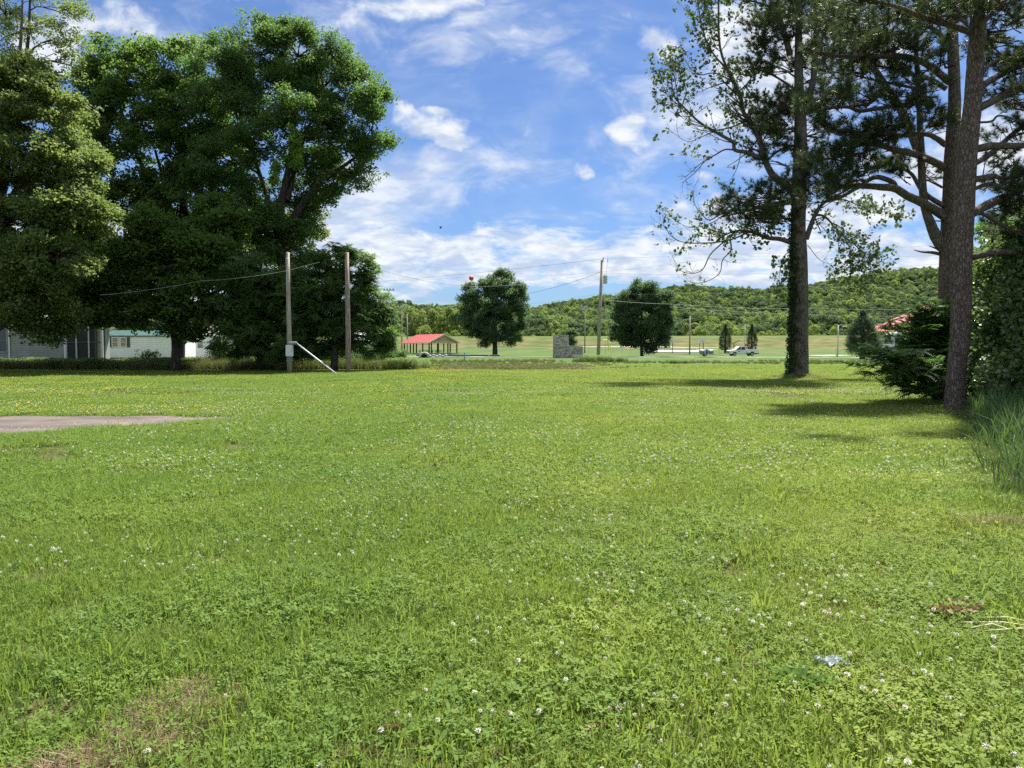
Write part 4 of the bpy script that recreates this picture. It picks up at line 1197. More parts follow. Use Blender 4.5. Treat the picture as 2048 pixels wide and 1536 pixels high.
# --- wood: individual trees at the front edge, mass behind
def wood_tree(n, H, W, s, mat, pointy=0.0, tall_=0.0):
    V = []; T = []; r = []; off = 0
    nl = 16
    cs = []
    for i in range(nl):
        t = random.random()*.95+.05
        w = math.sin(min(1, .18+t*.82)*math.pi)**.6*(1-pointy*t)
        a = random.random()*6.283; rr = W/2*w*random.random()**.5*.75
        cs.append((math.cos(a)*rr, math.sin(a)*rr, H*(.12+.80*t), W*.20*(1-.3*t*pointy)))
    cs = np.array(cs); pick = rng.integers(0, nl, n)
    d = rng.normal(0, 1, (n, 3)); d /= np.linalg.norm(d, axis=1)[:, None]; d[:, 2] = np.abs(d[:, 2])*.9+d[:, 2]*.1
    q = cs[pick][:, :3]+d*cs[pick][:, 3:4]*(.75+.35*rng.random(n))[:, None]*np.array([1, 1, 1.0+tall_])
    nr = d+rng.normal(0, .35, (n, 3)); nr /= np.linalg.norm(nr, axis=1)[:, None]
    u = np.cross(nr, rng.normal(0, 1, (n, 3))); u /= np.linalg.norm(u, axis=1)[:, None]; w = np.cross(nr, u)
    S = (s*(.5+rng.random(n)))[:, None]
    V = np.stack([q-u*S*.5, q+w*S*.4, q+u*S*.5, q-w*S*.4], 1).reshape(-1, 3)
    i = np.arange(n)*4
    me = np_mesh('wood_tree', V, [np.stack([i, i+1, i+2, i+3], -1)], mat, rng.random(nl)[pick]*.7+.3*rng.random(n))
    return me
WT = [wood_tree(1500, 20, 11, .85, M['leaf_wood']) for _ in range(5)]
WL = [wood_tree(1700, 22, 9, .75, M['leaf_wood_light'], .3, .6) for _ in range(4)]
WC = [wood_tree(1100, 19, 7, .7, M['cedar'], .8, .3) for _ in range(2)]
source('wood', WT+WT+WL[:2]+WC[:1])
WB = [wood_tree(500, 6, 7, .6, M['leaf_wood_light']) for _ in range(3)]

n = 26000
yy = np.sqrt(350**2+rng.random(n)*(700**2-350**2)); uu = rng.uniform(250, 2500, n); xx = (uu-1024)/FOC*yy
d = yy-levee_top(xx); k = d > 62
# thin the rows that can never be seen
k &= (rng.random(n) < np.where(uu < 1000, .45, .8))
xx, yy = xx[k], yy[k]
hz = Hz(xx, yy)
wo = scatter('wood', 'wood', np.stack([xx, yy, hz-1.5], -1), scl=np.stack([.65+.75*rng.random(len(xx))**2]*2+[.42+.42*vnoise(xx, yy, .03, 3)+.12*rng.random(len(xx))], -1), kind='stuff')
tag(wo, 'green wood covering the low hill behind the grassy levee', 'woodland')

wg = 'trees along the front edge of the wood'
uedge = np.arange(560, 2260, 13.5)
for i, u in enumerate(uedge):
    u = u+random.uniform(-5, 5)
    for row in range(2):
        if row == 1 and i % 2: continue
        Yt = 340 if row == 0 else 358
        # distance measured to the levee line along this direction
        a = (u-1024)/FOC; Yt = 300/(1+.16*a)+ (32 if row == 0 else 50) + random.uniform(-5, 5)
        x_ = a*Yt; z_ = float(Hz(x_, Yt))-.6
        left_ = u < 935
        me = random.choice(WL if (left_ and random.random() < .75) else (WT if random.random() < .75 else (WC if u > 1300 and random.random() < .4 else WL)))
        o = bpy.data.objects.new('wood_tree', me); COL.objects.link(o)
        o.location = (x_, Yt, z_); o.rotation_euler = (0, 0, random.random()*6.28)
        hs = random.uniform(.78, 1.0) if left_ else random.uniform(.42, .72)
        if u > 1000 and u < 1200: hs = random.uniform(.50, .68)
        o.scale = (hs*random.uniform(.9, 1.35), hs*random.uniform(.9, 1.35), hs)
        if left_: tag(o, 'light green tree of the tall wood edge left of the park oak', 'tree', 'light trees of the tall wood edge on the left')
        else: tag(o, 'green tree at the front edge of the wood behind the levee', 'tree', wg)
for i in range(46):
    u = random.uniform(780, 1900); a = (u-1024)/FOC; Yt = 300/(1+.16*a)+random.uniform(14, 24)
    o = bpy.data.objects.new('wood_bush', random.choice(WB)); COL.objects.link(o)
    o.location = (a*Yt, Yt, float(Lz(a*Yt, Yt))-.3); o.rotation_euler = (0, 0, random.random()*6.28); s_ = random.uniform(.5, 1.15); o.scale = (s_, s_, s_)
    tag(o, 'light green bush at the foot of the wood, just over the levee crest', 'bush', 'bushes along the levee crest')
# ================================================================ PINES AND THE NEAR RIGHT SIDE
def orient_z(dirs):
    """euler angles that turn +Z into each direction"""
    out = np.zeros((len(dirs), 3))
    for i, d in enumerate(dirs):
        out[i] = Vector(d).to_track_quat('Z', 'Y').to_euler()
    return out

class Pine:
    def __init__(s, name, label, base, cat='tree'):
        s.root = empty(name, base, label, cat); s.b = Vector(base)
        s.br = MB(); s.tp = []; s.td = []; s.ts = []; s.tw = MB()
    def l(s, q): return Vector(q[:3])-s.b
    def trunk(s, pts, name='trunk', mat='bark_pine', sides=20):
        mb = MB(); trunk_mesh(mb, [(*(Vector(p[:3])-s.b), p[3]) for p in pts], sides, n=7, rough=.07)
        mb.build(name, M[mat], s.root, smooth=True)
    def limb(s, pts, leafy=None, dens=1.0, side=1.1, scale=1.0, up=.25):
        """pts: (px,py,Y,r) path; leafy = fraction of its length from which it carries foliage"""
        q = [(*s.l(P(p[0], p[1], p[2])), p[3]) for p in pts]
        sp = smooth_path(q, 4)
        s.br.tube([Vector(a[:3]) for a in sp], [float(a[3]) for a in sp], 8, wob=.1)
        if leafy is None: return
        n = len(sp)
        for i in range(int(n*leafy), n):
            t = (i/n-leafy)/(1-leafy+1e-6)
            p0 = Vector(sp[i][:3]); dr = (Vector(sp[min(i+1, n-1)][:3])-Vector(sp[max(i-1, 0)][:3]))
            if dr.length < 1e-6: continue
            dr.normalize()
            for _ in range(max(1, int(round(2.4*dens)))):
                a = random.choice((-1, 1))*random.uniform(.4, 1.4)
                h = Vector((dr.x*math.cos(a)-dr.y*math.sin(a), dr.x*math.sin(a)+dr.y*math.cos(a), dr.z*.4+random.uniform(-.05, up+.2))).normalized()
                ln = side*random.uniform(.4, 1.1)*(1-.35*t)
                s.spray(p0, h, ln, scale)
    def spray(s, p0, h, ln, scale=1.0):
        p1 = p0+h*ln*.5+Vector((0, 0, -.03)); p2 = p0+h*ln+Vector((0, 0, .10*ln))
        s.tw.tube([p0, p1, p2], [.018, .012, .006], 3, cap=False)
        m_ = max(2, int(ln*6/scale))
        for k_ in range(m_):
            t = .25+.75*(k_+random.random())/m_
            b_ = p0.lerp(p2, t)
            d = (h*.8+Vector((random.gauss(0, .5), random.gauss(0, .5), random.gauss(.35, .3)))).normalized()
            e_ = b_+d*random.uniform(.05, .22)*scale
            s.tp.append(tuple(e_)); s.td.append(tuple(d)); s.ts.append(scale*random.uniform(.8, 1.25))
    def pad(s, px, py, Y, rx, ry, depth=None, dens=1.0, scale=1.0, src=None):
        """flattened shelf of foliage: sub-branches fan out from a root point through an ellipsoid"""
        c = s.l(P(px, py, Y)); k_ = Y/FOC; rx, ry = rx*k_, ry*k_; dp = depth or rx*.9
        root_ = s.l(P(src[0], src[1], src[2])) if src else c-Vector((0, 0, ry*.8))
        n = int(rx*dp*8.5*dens*(0.6+ry/.6*.5)/(scale**1.4))+4
        for _ in range(n):
            a = random.random()*6.283; r = random.random()**.55
            e_ = c+Vector((math.cos(a)*rx*r, math.sin(a)*dp*r, random.uniform(-.8, 1)*ry*math.sqrt(1-r*r*.7)))
            h = Vector((math.cos(a)*.9, math.sin(a)*.9, .35))+Vector((random.gauss(0, .3), random.gauss(0, .3), random.gauss(0, .25))); h.normalize()
            ln = random.uniform(.5, 1.0)*scale
            if random.random() < .35:
                s.tw.tube([root_.lerp(c, .3), root_.lerp(e_, .6)+Vector((0, 0, -.05)), e_-h*ln*.5], [.035, .022, .012], 4, cap=False)
            s.spray(e_-h*ln*.6, h, ln, scale)
    def done(s):
        if s.br.n: s.br.build('branches', M['bark_grey'], s.root, smooth=True, kind='stuff')
        if s.tw.n: s.tw.build('twigs', M['twig_dark'], s.root, kind='stuff')
        if s.tp:
            scatter('needles', 'sp_needle', np.array(s.tp), orient_z(s.td), np.array(s.ts), parent=s.root, kind='stuff')
        return s.root

# ---- A: big trunk standing alone in the lawn
YA = 40.3
A = Pine('pine_tree', 'large pine standing out in the lawn with ivy up the left side of its trunk', gbase(1596, YA))
A.trunk([(*gbase(1596, YA)[:2], -.15, .68), tp(1597, 752, YA, .58), tp(1597, 735, YA, .50), tp(1597, 690, YA, .455), tp(1597, 600, YA, .41), tp(1596, 500, YA, .39), tp(1597, 430, YA, .37), tp(1600, 330, YA, .36), tp(1601, 250, YA, .30), tp(1598, 180, YA, .24), tp(1597, 60, YA, .17), tp(1597, -80, YA, .1), tp(1598, -200, YA, .04)], mat='bark_grey')
A.limb([(1605, 230, YA, .2), (1618, 190, YA, .17), (1628, 150, YA, .16), (1632, 60, YA, .13), (1634, -60, YA, .07)])
A.limb([(1630, 140, YA, .09), (1650, 118, YA, .08), (1672, 100, YA, .05)], .4)
for (a_) in [(1545, 215, 62, 20), (1530, 238, 40, 18), (1600, 215, 60, 30), (1655, 200, 50, 24), (1575, 250, 60, 18),
             (1545, 285, 30, 22), (1525, 320, 18, 18), (1600, 300, 40, 16), (1600, 370, 46, 26), (1640, 380, 40, 22), (1560, 385, 40, 18),
             (1480, 400, 30, 20), (1515, 392, 45, 22), (1450, 410, 18, 14), (1500, 435, 40, 12), (1570, 430, 36, 14), (1630, 340, 30, 16),
             (1560, 60, 60, 25), (1545, 20, 50, 25), (1530, 110, 30, 30), (1610, 40, 60, 30), (1660, 20, 70, 40), (1560, 130, 45, 22), (1620, 120, 36, 26), (1660, 90, 50, 30), (1650, 150, 40, 20),
             (1600, -40, 90, 40), (1640, 260, 40, 14)]:
    A.pad(a_[0], a_[1], YA+random.uniform(-1.2, 1.0), a_[2], a_[3], dens=1.7, scale=1.15, src=(1597, a_[1]+18, YA), depth=a_[2]*YA/FOC*.8+.4)
for q in [[(1590, 405, YA, .10), (1540, 412, YA-.5, .07), (1480, 425, YA-.8, .05), (1440, 435, YA-1, .03)], [(1590, 440, YA, .08), (1550, 436, YA, .05), (1500, 447, YA-.5, .03)],
          [(1592, 290, YA, .08), (1560, 300, YA, .06), (1530, 325, YA-.4, .04)], [(1592, 180, YA, .07), (1545, 150, YA, .05), (1500, 135, YA, .03)],
          [(1605, 330, YA, .08), (1650, 318, YA-.5, .05), (1690, 322, YA-1, .03)], [(1592, 255, YA, .09), (1560, 262, YA, .06), (1520, 268, YA, .03)]]:
    A.limb(q, .35, dens=.8, scale=1.1)
A.done()
# ivy on the left of the trunk
n = 900; t = rng.random(n)**.9; pyy = 748-t*330
cx = np.array([P(1597, float(p_), YA).x for p_ in pyy]); zz = np.array([P(1597, float(p_), YA).z for p_ in pyy])
rr = np.interp(pyy, [180, 430, 600, 690, 752], [.24, .41, .45, .50, .62])+.04
aa = np.where(rng.random(n) < .8, rng.normal(math.pi*1.12, .38, n), rng.uniform(math.pi*.7, math.pi*1.6, n))
kk = rng.random(n) < np.interp(pyy, [418, 560, 640, 752], [.35, .75, 1, 1]); 
ab_ = np.array(A.b)
ip = np.stack([cx+np.cos(aa)*rr, YA+np.sin(aa)*rr, zz], -1)-ab_
scatter('ivy', 'sp_ivy', ip[kk], rot_rnd(int(kk.sum()), 1.0), .5+.4*rng.random(int(kk.sum())), parent=A.root, kind='stuff')
# mound of fallen bark round the foot
md = MB()
for ring, (r_, z_) in enumerate([(.5, .30), (.95, .17), (1.5, .05), (2.0, -.05)]):
    for k_ in range(28):
        a = k_/28*6.283; rr_ = r_*(1+.12*math.sin(a*3+ring)+.08*math.sin(a*7)); md.v.append((math.cos(a)*rr_, math.sin(a)*rr_*.9, z_+.02*math.sin(a*5))); md.n += 1
for r_ in range(3):
    for k_ in range(28): md.f.append((r_*28+k_, r_*28+(k_+1) % 28, (r_+1)*28+(k_+1) % 28, (r_+1)*28+k_)); md.mi.append(0)
mo = md.build('root_mound', simple('mound_soil', (0.055, 0.060, 0.026), 1, var=.35, scale=8, bump=.8), A.root, smooth=True)
n = 260; a = rng.random(n)*6.283; r_ = .6+1.5*rng.random(n)
o = scatter('mound_grass', 'tuft', np.stack([np.cos(a)*r_, np.sin(a)*r_, np.interp(r_, [.5, .95, 1.5, 2.0], [.28, .15, .04, 0])], -1), rot_rnd(n, .2), .5+.5*rng.random(n), parent=A.root, kind='stuff')

# ---- D: thin leaved tree growing against the back of that trunk
YD = 41.0
D = Pine('gum_tree', 'thin leaved tree with long bare curving twigs growing against the lawn pine', gbase(1606, YD))
D.trunk([(*gbase(1606, YD)[:2], -.1, .30), tp(1606, 600, YD, .27), tp(1603, 480, YD, .25), tp(1592, 400, YD, .22), tp(1575, 372, YD-.3, .19)], mat='bark_grey', sides=12)
leafp = []
def twiggy(path, r0, r1, n, L_, leaf, lv=2, Yj=0.6, upb=.5):
    q = [(*D.l(P(p[0], p[1], p[2] if len(p) > 2 else YD-.8)), 0) for p in path]
    sp = [Vector(a[:3]) for a in smooth_path(q, 4)]
    m_ = len(sp)
    D.br.tube(sp, [r0+(r1-r0)*i/(m_-1) for i in range(m_)], 7, wob=.05)
    for _ in range(n):
        i = int(m_*random.uniform(.18, 1.0)**.85); i = min(m_-2, i)
        dr = (sp[i+1]-sp[i]).normalized()
        sub(sp[i].lerp(sp[i+1], random.random()), dr, L_*random.uniform(.5, 1.1), max(.010, (r0+(r1-r0)*i/m_)*.4), leaf, lv, upb)
    leafp_add(sp[-1], leaf)
def leafp_add(p, leaf):
    if random.random() < leaf: leafp.append(tuple(p))
def sub(p, dr, L_, r, leaf, lv, upb):
    d = (dr+Vector((random.gauss(0, .7), random.gauss(0, .7), random.gauss(0, .6)))).normalized()
    pts = [p]; seg = 6; cv = Vector((random.gauss(0, .12), random.gauss(0, .12), random.uniform(.05, .3)*upb))
    for i in range(seg):
        d = (d+cv).normalized(); pts.append(pts[-1]+d*L_/seg)
    D.br.tube(pts, [r*(1-.75*i/seg) for i in range(seg+1)], 3, cap=False)
    for i in range(2, seg+1):
        if random.random() < leaf*.42: leafp_add(pts[i]+Vector((random.gauss(0, .06), random.gauss(0, .06), random.gauss(0, .06))), 1)
        if random.random() < leaf*.30: leafp_add(pts[i]+Vector((random.gauss(0, .13), random.gauss(0, .13), random.gauss(0, .13))), 1)
    if lv > 0:
        for _ in range(random.randint(1, 3)):
            i = random.randint(1, seg-1)
            sub(pts[i], (pts[i+1]-pts[i]).normalized(), L_*.55, r*.6, leaf, lv-1, upb)
twiggy([(1575, 372), (1545, 350), (1530, 320), (1522, 290), (1505, 250), (1487, 225), (1480, 190), (1463, 155), (1440, 95), (1437, 0), (1436, -90)], .19, .03, 30, 2.0, .62)
twiggy([(1463, 158), (1450, 135), (1425, 105), (1405, 60), (1395, 0), (1385, -60)], .06, .015, 26, 1.6, .78)
twiggy([(1440, 60), (1420, 30), (1400, -20)], .04, .01, 14, 1.3, .8)
twiggy([(1470, 190), (1500, 160), (1520, 110), (1530, 60)], .05, .01, 16, 1.3, .65)
twiggy([(1466, 165), (1445, 152), (1425, 146), (1400, 150), (1385, 140), (1370, 122)], .045, .01, 9, 1.0, .35)
twiggy([(1463, 162), (1440, 168), (1420, 175), (1410, 178)], .045, .01, 4, 1.0, .1)
twiggy([(1522, 318), (1495, 305), (1470, 300), (1466, 285), (1445, 272), (1420, 258), (1400, 245), (1385, 232), (1365, 212), (1350, 195), (1343, 165), (1342, 130)], .12, .015, 24, 1.5, .20)
twiggy([(1368, 214), (1350, 205), (1335, 190), (1325, 170), (1322, 150)], .03, .01, 14, .9, .72)
twiggy([(1355, 200), (1352, 170), (1345, 140), (1340, 118)], .03, .01, 12, .8, .75)
twiggy([(1365, 210), (1372, 180), (1360, 150), (1358, 125)], .03, .01, 12, .8, .7)
twiggy([(1362, 212), (1345, 212), (1325, 205), (1312, 195)], .02, .008, 6, .6, .6)
twiggy([(1500, 240), (1460, 255), (1430, 262), (1400, 275), (1375, 283), (1345, 265)], .04, .008, 10, 1.2, .12)
twiggy([(1470, 300), (1450, 299), (1430, 310), (1412, 320), (1390, 345), (1364, 366)], .05, .012, 9, 1.1, .04)
twiggy([(1420, 316), (1400, 328), (1385, 342), (1370, 355)], .03, .01, 5, .8, .0)
twiggy([(1495, 306), (1482, 300), (1479, 320), (1470, 345), (1458, 362), (1440, 366)], .03, .006, 4, .5, .05)
twiggy([(1585, 486), (1560, 478), (1535, 476), (1515, 468), (1500, 463), (1470, 462), (1440, 475)], .14, .03, 24, 1.5, .30, upb=.1)
twiggy([(1500, 463), (1465, 478), (1430, 485), (1400, 486), (1375, 486), (1350, 478), (1335, 462), (1327, 448)], .045, .008, 20, 1.3, .06)
twiggy([(1470, 464), (1440, 490), (1420, 510), (1408, 535), (1395, 545), (1375, 546), (1357, 538), (1350, 522)], .04, .008, 10, 1.0, .02)
twiggy([(1460, 475), (1462, 500), (1445, 520), (1440, 545), (1420, 560), (1395, 567), (1372, 562)], .035, .008, 8, 1.0, .02)
twiggy([(1560, 440), (1500, 420), (1450, 425), (1420, 440), (1405, 430), (1390, 410), (1386, 390)], .05, .008, 14, 1.1, .10)
twiggy([(1590, 400), (1550, 395), (1500, 400), (1460, 420), (1425, 445), (1385, 455), (1355, 445)], .05, .008, 16, 1.2, .14)
twiggy([(1612, 478), (1622, 450), (1635, 420), (1655, 400), (1685, 385)], .15, .05, 10, 1.2, .2)
twiggy([(1634, 430), (1648, 432), (1662, 445), (1685, 470), (1710, 490), (1730, 510), (1745, 540)], .07, .012, 44, 1.5, .75, upb=-.1)
twiggy([(1665, 400), (1690, 400), (1715, 410), (1740, 420), (1775, 425)], .04, .01, 26, 1.3, .7, upb=-.2)
twiggy([(1690, 475), (1700, 500), (1700, 520), (1690, 535)], .03, .01, 18, 1.1, .72, upb=-.3)
twiggy([(1590, 500), (1570, 510), (1560, 540), (1558, 565)], .03, .008, 16, 1.0, .55, upb=-.3)
twiggy([(1583, 450), (1560, 440), (1540, 440)], .03, .01, 22, 1.3, .6)
twiggy([(1592, 155), (1560, 136), (1520, 135), (1490, 142), (1472, 152)], .05, .015, 12, 1.2, .5)
twiggy([(1565, 50), (1548, 22), (1530, 10), (1500, 2), (1480, 5)], .09, .02, 12, 1.3, .35)
twiggy([(1580, 110), (1562, 45), (1545, 5), (1540, -40)], .16, .10, 10, 1.6, .35)
twiggy([(1612, 440), (1640, 450), (1655, 470), (1662, 500)], .02, .006, 8, .8, .0, upb=-.1)
twiggy([(1615, 490), (1640, 520), (1665, 530)], .02, .006, 7, .8, .0, upb=-.1)
D.br.build('branches', M['bark_grey'], D.root, smooth=True, kind='stuff'); D.br = MB(); D.done()
leafp = np.array(leafp); rng.shuffle(leafp)
_, keep_ = np.unique(np.floor(leafp/.36).astype(int), axis=0, return_index=True)
leafp = leafp[keep_]
scatter('leaves', 'sp_sparse', leafp, rot_rnd(len(leafp), .9), .75+.6*rng.random(len(leafp)), parent=D.root, kind='stuff')

# ---- C: second trunk, behind and left of the nearest
YC = 24.5
C = Pine('pine_tree', 'rear pine of the right pair, its long limbs reaching left across the sky', gbase(1897, YC))
C.trunk([(*gbase(1897, YC)[:2], -.15, .37), tp(1897, 760, YC, .33), tp(1896, 690, YC, .30), tp(1896, 600, YC, .285), tp(1898, 520, YC, .285), tp(1902, 430, YC, .27), tp(1904, 330, YC, .24), tp(1909, 200, YC, .18), tp(1906, 100, YC, .165), tp(1903, 0, YC, .15), tp(1903, -200, YC, .08)], mat='bark_pine')
C.limb([(1892, 500, YC, .20), (1876, 480, YC, .19), (1862, 450, YC, .16), (1850, 415, YC, .13), (1845, 370, YC, .12), (1842, 300, YC, .11), (1838, 200, YC, .09), (1832, 100, YC, .07), (1828, 0, YC, .04)])
C.limb([(1800, 215, YC+1, .13), (1780, 185, YC+1, .12), (1750, 140, YC+1, .11), (1725, 100, YC+1, .10), (1712, 50, YC+1, .09), (1710, -40, YC+1, .06)])
C.limb([(1838, 310, YC+.5, .12), (1820, 260, YC+.8, .13), (1800, 215, YC+1, .13)])
C.limb([(1892, 434, YC, .17), (1870, 420, YC, .15), (1840, 403, YC-.3, .14), (1815, 392, YC-.6, .13), (1790, 377, YC-.8, .12), (1760, 374, YC-1, .10), (1720, 372, YC-1, .08), (1665, 374, YC-1, .05)], .78)
C.limb([(1790, 378, YC-.8, .09), (1787, 366, YC-.8, .085), (1765, 356, YC-.8, .08), (1745, 356, YC-1, .07), (1715, 375, YC-1.3, .06), (1680, 395, YC-1.6, .05), (1645, 405, YC-2, .04)], .85)
C.limb([(1890, 413, YC, .09), (1860, 395, YC, .08), (1840, 375, YC+.3, .07), (1825, 350, YC+.5, .06), (1805, 337, YC+.6, .045), (1785, 340, YC+.6, .03)], .6)
C.limb([(1890, 335, YC, .13), (1860, 320, YC, .12), (1830, 308, YC-.4, .11), (1790, 300, YC-.8, .09), (1750, 288, YC-1, .07), (1720, 290, YC-1.3, .05), (1685, 310, YC-1.5, .04), (1650, 320, YC-1.7, .02)], .45)
C.limb([(1892, 290, YC, .10), (1870, 275, YC, .085), (1850, 268, YC-.5, .075), (1800, 272, YC-1, .06), (1755, 285, YC-1.4, .04)], .4)
C.limb([(1900, 165, YC, .12), (1870, 140, YC, .11), (1840, 122, YC-.5, .10), (1800, 113, YC-1, .09), (1740, 112, YC-1.5, .07), (1690, 112, YC-2, .05), (1650, 105, YC-2.3, .03)], .4)
C.limb([(1892, 178, YC, .08), (1860, 158, YC, .07), (1820, 148, YC, .05), (1780, 136, YC, .04), (1730, 130, YC, .02)], .5)
C.limb([(1845, 180, YC, .05), (1790, 168, YC, .045), (1740, 158, YC, .035), (1700, 148, YC, .02)], .6)
C.limb([(1822, 212, YC-1, .07), (1790, 212, YC-1.2, .065), (1750, 218, YC-1.5, .06), (1720, 222, YC-1.8, .055), (1700, 215, YC-2, .05), (1680, 214, YC-2, .05), (1650, 218, YC-2.3, .04), (1615, 228, YC-2.5, .03)], .75)
C.limb([(1895, 100, YC, .09), (1885, 75, YC-.3, .08), (1862, 55, YC-.6, .07), (1830, 48, YC-1, .05)], .4)
C.limb([(1885, 375, YC, .04), (1865, 365, YC, .03), (1850, 358, YC, .02)])
C.limb([(1888, 510, YC, .06), (1865, 505, YC, .05), (1845, 504, YC, .03), (1828, 500, YC, .012)])
C.limb([(1885, 505, YC, .04), (1872, 497, YC, .03), (1858, 492, YC, .01)])
C.limb([(1888, 442, YC, .025), (1876, 442, YC, .02), (1864, 441, YC, .01)])
for (px_, py_, Yp, rx, ry) in [(1850, 205, -1.5, 60, 26), (1800, 195, -1, 50, 20), (1770, 215, -1, 40, 14), (1730, 195, -1.5, 45, 12), (1850, 240, -1.5, 55, 18), (1700, 205, -2, 40, 12),
        (1870, 130, -1.5, 50, 25), (1820, 90, -1, 55, 30), (1770, 90, -1, 50, 25), (1730, 60, -1, 60, 25), (1690, 30, -1, 60, 25), (1780, 20, -1, 60, 30), (1850, 20, -1.5, 60, 30), (1710, 90, -1.5, 40, 14), (1680, 70, -1, 40, 20),
        (1740, 330, -1.5, 34, 15), (1712, 338, -2, 34, 18), (1690, 355, -2, 28, 12), (1660, 330, -2, 30, 12), (1700, 300, -2, 34, 12), (1760, 290, -1.5, 40, 10), (1640, 350, -2.5, 20, 14),
        (1720, 262, -2, 44, 12), (1770, 262, -2, 40, 10), (1680, 255, -2, 34, 12), (1800, 350, 0, 22, 10), (1865, 350, .5, 12, 10), (1660, 60, 1, 50, 40), (1700, 140, -1, 46, 14), (1760, 150, -1, 36, 12), (1790, 60, 1, 70, 40), (1830, 150, -1, 40, 14)]:
    C.pad(px_, py_, YC+Yp, rx, ry, dens=1.7, scale=.95, src=(px_+30, py_+8, YC+Yp), depth=rx*YC/FOC*.9)
C.done()

# ---- B: nearest trunk
YB = 18.8
B_ = Pine('pine_tree', 'nearest pine of the right pair, its plated trunk lit on the right', gbase(1908, YB))
B_.trunk([(*gbase(1910, YB)[:2], -.15, .33), tp(1910, 822, YB, .275), tp(1911, 798, YB, .245), tp(1913, 740, YB, .215), tp(1918, 690, YB, .215), tp(1922, 620, YB, .225), tp(1921, 560, YB, .24), tp(1924, 480, YB, .24), tp(1929, 400, YB, .23), tp(1936, 300, YB, .215), tp(1946, 200, YB, .195), tp(1951, 120, YB, .185), tp(1955, 40, YB, .16), tp(1957, -100, YB, .12), tp(1957, -300, YB, .06)], sides=26)
for q, lf in [([(1955, 428, YB, .11), (1985, 405, YB+.5, .11), (2020, 388, YB+1, .10), (2060, 365, YB+1.5, .08), (2150, 340, YB+2, .05)], .3), ([(1955, 418, YB, .05), (1975, 432, YB+.2, .05), (2005, 450, YB+.3, .045), (2050, 472, YB+.5, .035), (2120, 490, YB, .02)], .5),
          ([(1958, 300, YB, .09), (1985, 292, YB, .09), (2048, 291, YB, .07), (2120, 280, YB, .05)], .6), ([(1962, 222, YB, .09), (1990, 200, YB, .09), (2048, 172, YB+.3, .07), (2140, 140, YB+.3, .04)], .35),
          ([(1966, 180, YB, .08), (2000, 150, YB+.5, .08), (2048, 130, YB+1, .06), (2120, 110, YB+1, .04)], .4), ([(1964, 165, YB, .06), (1985, 125, YB+.3, .05), (2020, 122, YB+.6, .04), (2080, 118, YB+.6, .03)], .5),
          ([(1958, 245, YB, .03), (1982, 243, YB, .028), (1995, 232, YB, .025), (2015, 234, YB, .02), (2045, 245, YB, .015)], None), ([(1958, 330, YB, .07), (1985, 305, YB+.4, .07), (2048, 250, YB+.8, .05), (2130, 210, YB+.8, .03)], .4),
          ([(1945, 66, YB, .08), (1915, 55, YB-.2, .075), (1880, 44, YB-.5, .07), (1835, 30, YB-.8, .055), (1800, 15, YB-1, .045), (1760, 5, YB-1.2, .035), (1735, -8, YB-1.4, .02)], .75),
          ([(1968, 60, YB, .09), (1958, 30, YB-.4, .08), (1940, 12, YB-.6, .06), (1900, 5, YB-.9, .04)], .5), ([(1962, 120, YB-.1, .07), (1968, 75, YB-.5, .07), (1966, 50, YB-.6, .06), (1990, 20, YB-.6, .04), (2020, 5, YB-.8, .03)], .5),
          ([(1958, 360, YB, .08), (1975, 355, YB-.1, .075), (1990, 352, YB-.1, .06), (2005, 362, YB-.1, .04)], .7), ([(1956, 515, YB+.5, .08), (1985, 506, YB+.5, .08), (2020, 505, YB+.6, .07), (2060, 510, YB+1, .05)], None),
          ([(1955, 380, YB, .05), (1980, 368, YB, .05), (2010, 378, YB, .035)], .6)]:
    if q[0][0] > 1950: q[0] = (q[0][0]-14, *q[0][1:])
    B_.limb(q, lf, dens=1.0, side=.8, scale=.85)
for (px_, py_, Yp, rx, ry) in [(1990, 60, 0, 60, 30), (2040, 40, 0, 60, 40), (1920, 25, -1, 60, 24), (1870, 25, -1, 50, 16), (2040, 110, .5, 60, 20), (1985, 95, .5, 30, 14), (2030, 150, .6, 50, 18), (2060, 90, 1, 70, 40),
        (2010, 190, .6, 40, 12), (2050, 200, 1, 50, 20), (2040, 265, .6, 40, 16), (1995, 320, .5, 26, 14), (2030, 350, .5, 40, 30), (2010, 390, .6, 42, 26), (2045, 420, .6, 50, 36), (1998, 430, .8, 24, 18), (2060, 330, 1, 60, 40), (2090, 480, 1, 70, 40), (2020, 460, 1, 30, 18),
        (2120, 200, 1, 80, 60), (2120, 60, 1, 80, 60), (2020, 10, 0, 70, 30), (1960, -20, 0, 90, 30)]:
    B_.pad(px_, py_, YB+Yp, rx, ry, dens=1.7, scale=.8, src=(px_-25, py_+8, YB+Yp), depth=rx*YB/FOC*.95)
B_.done()

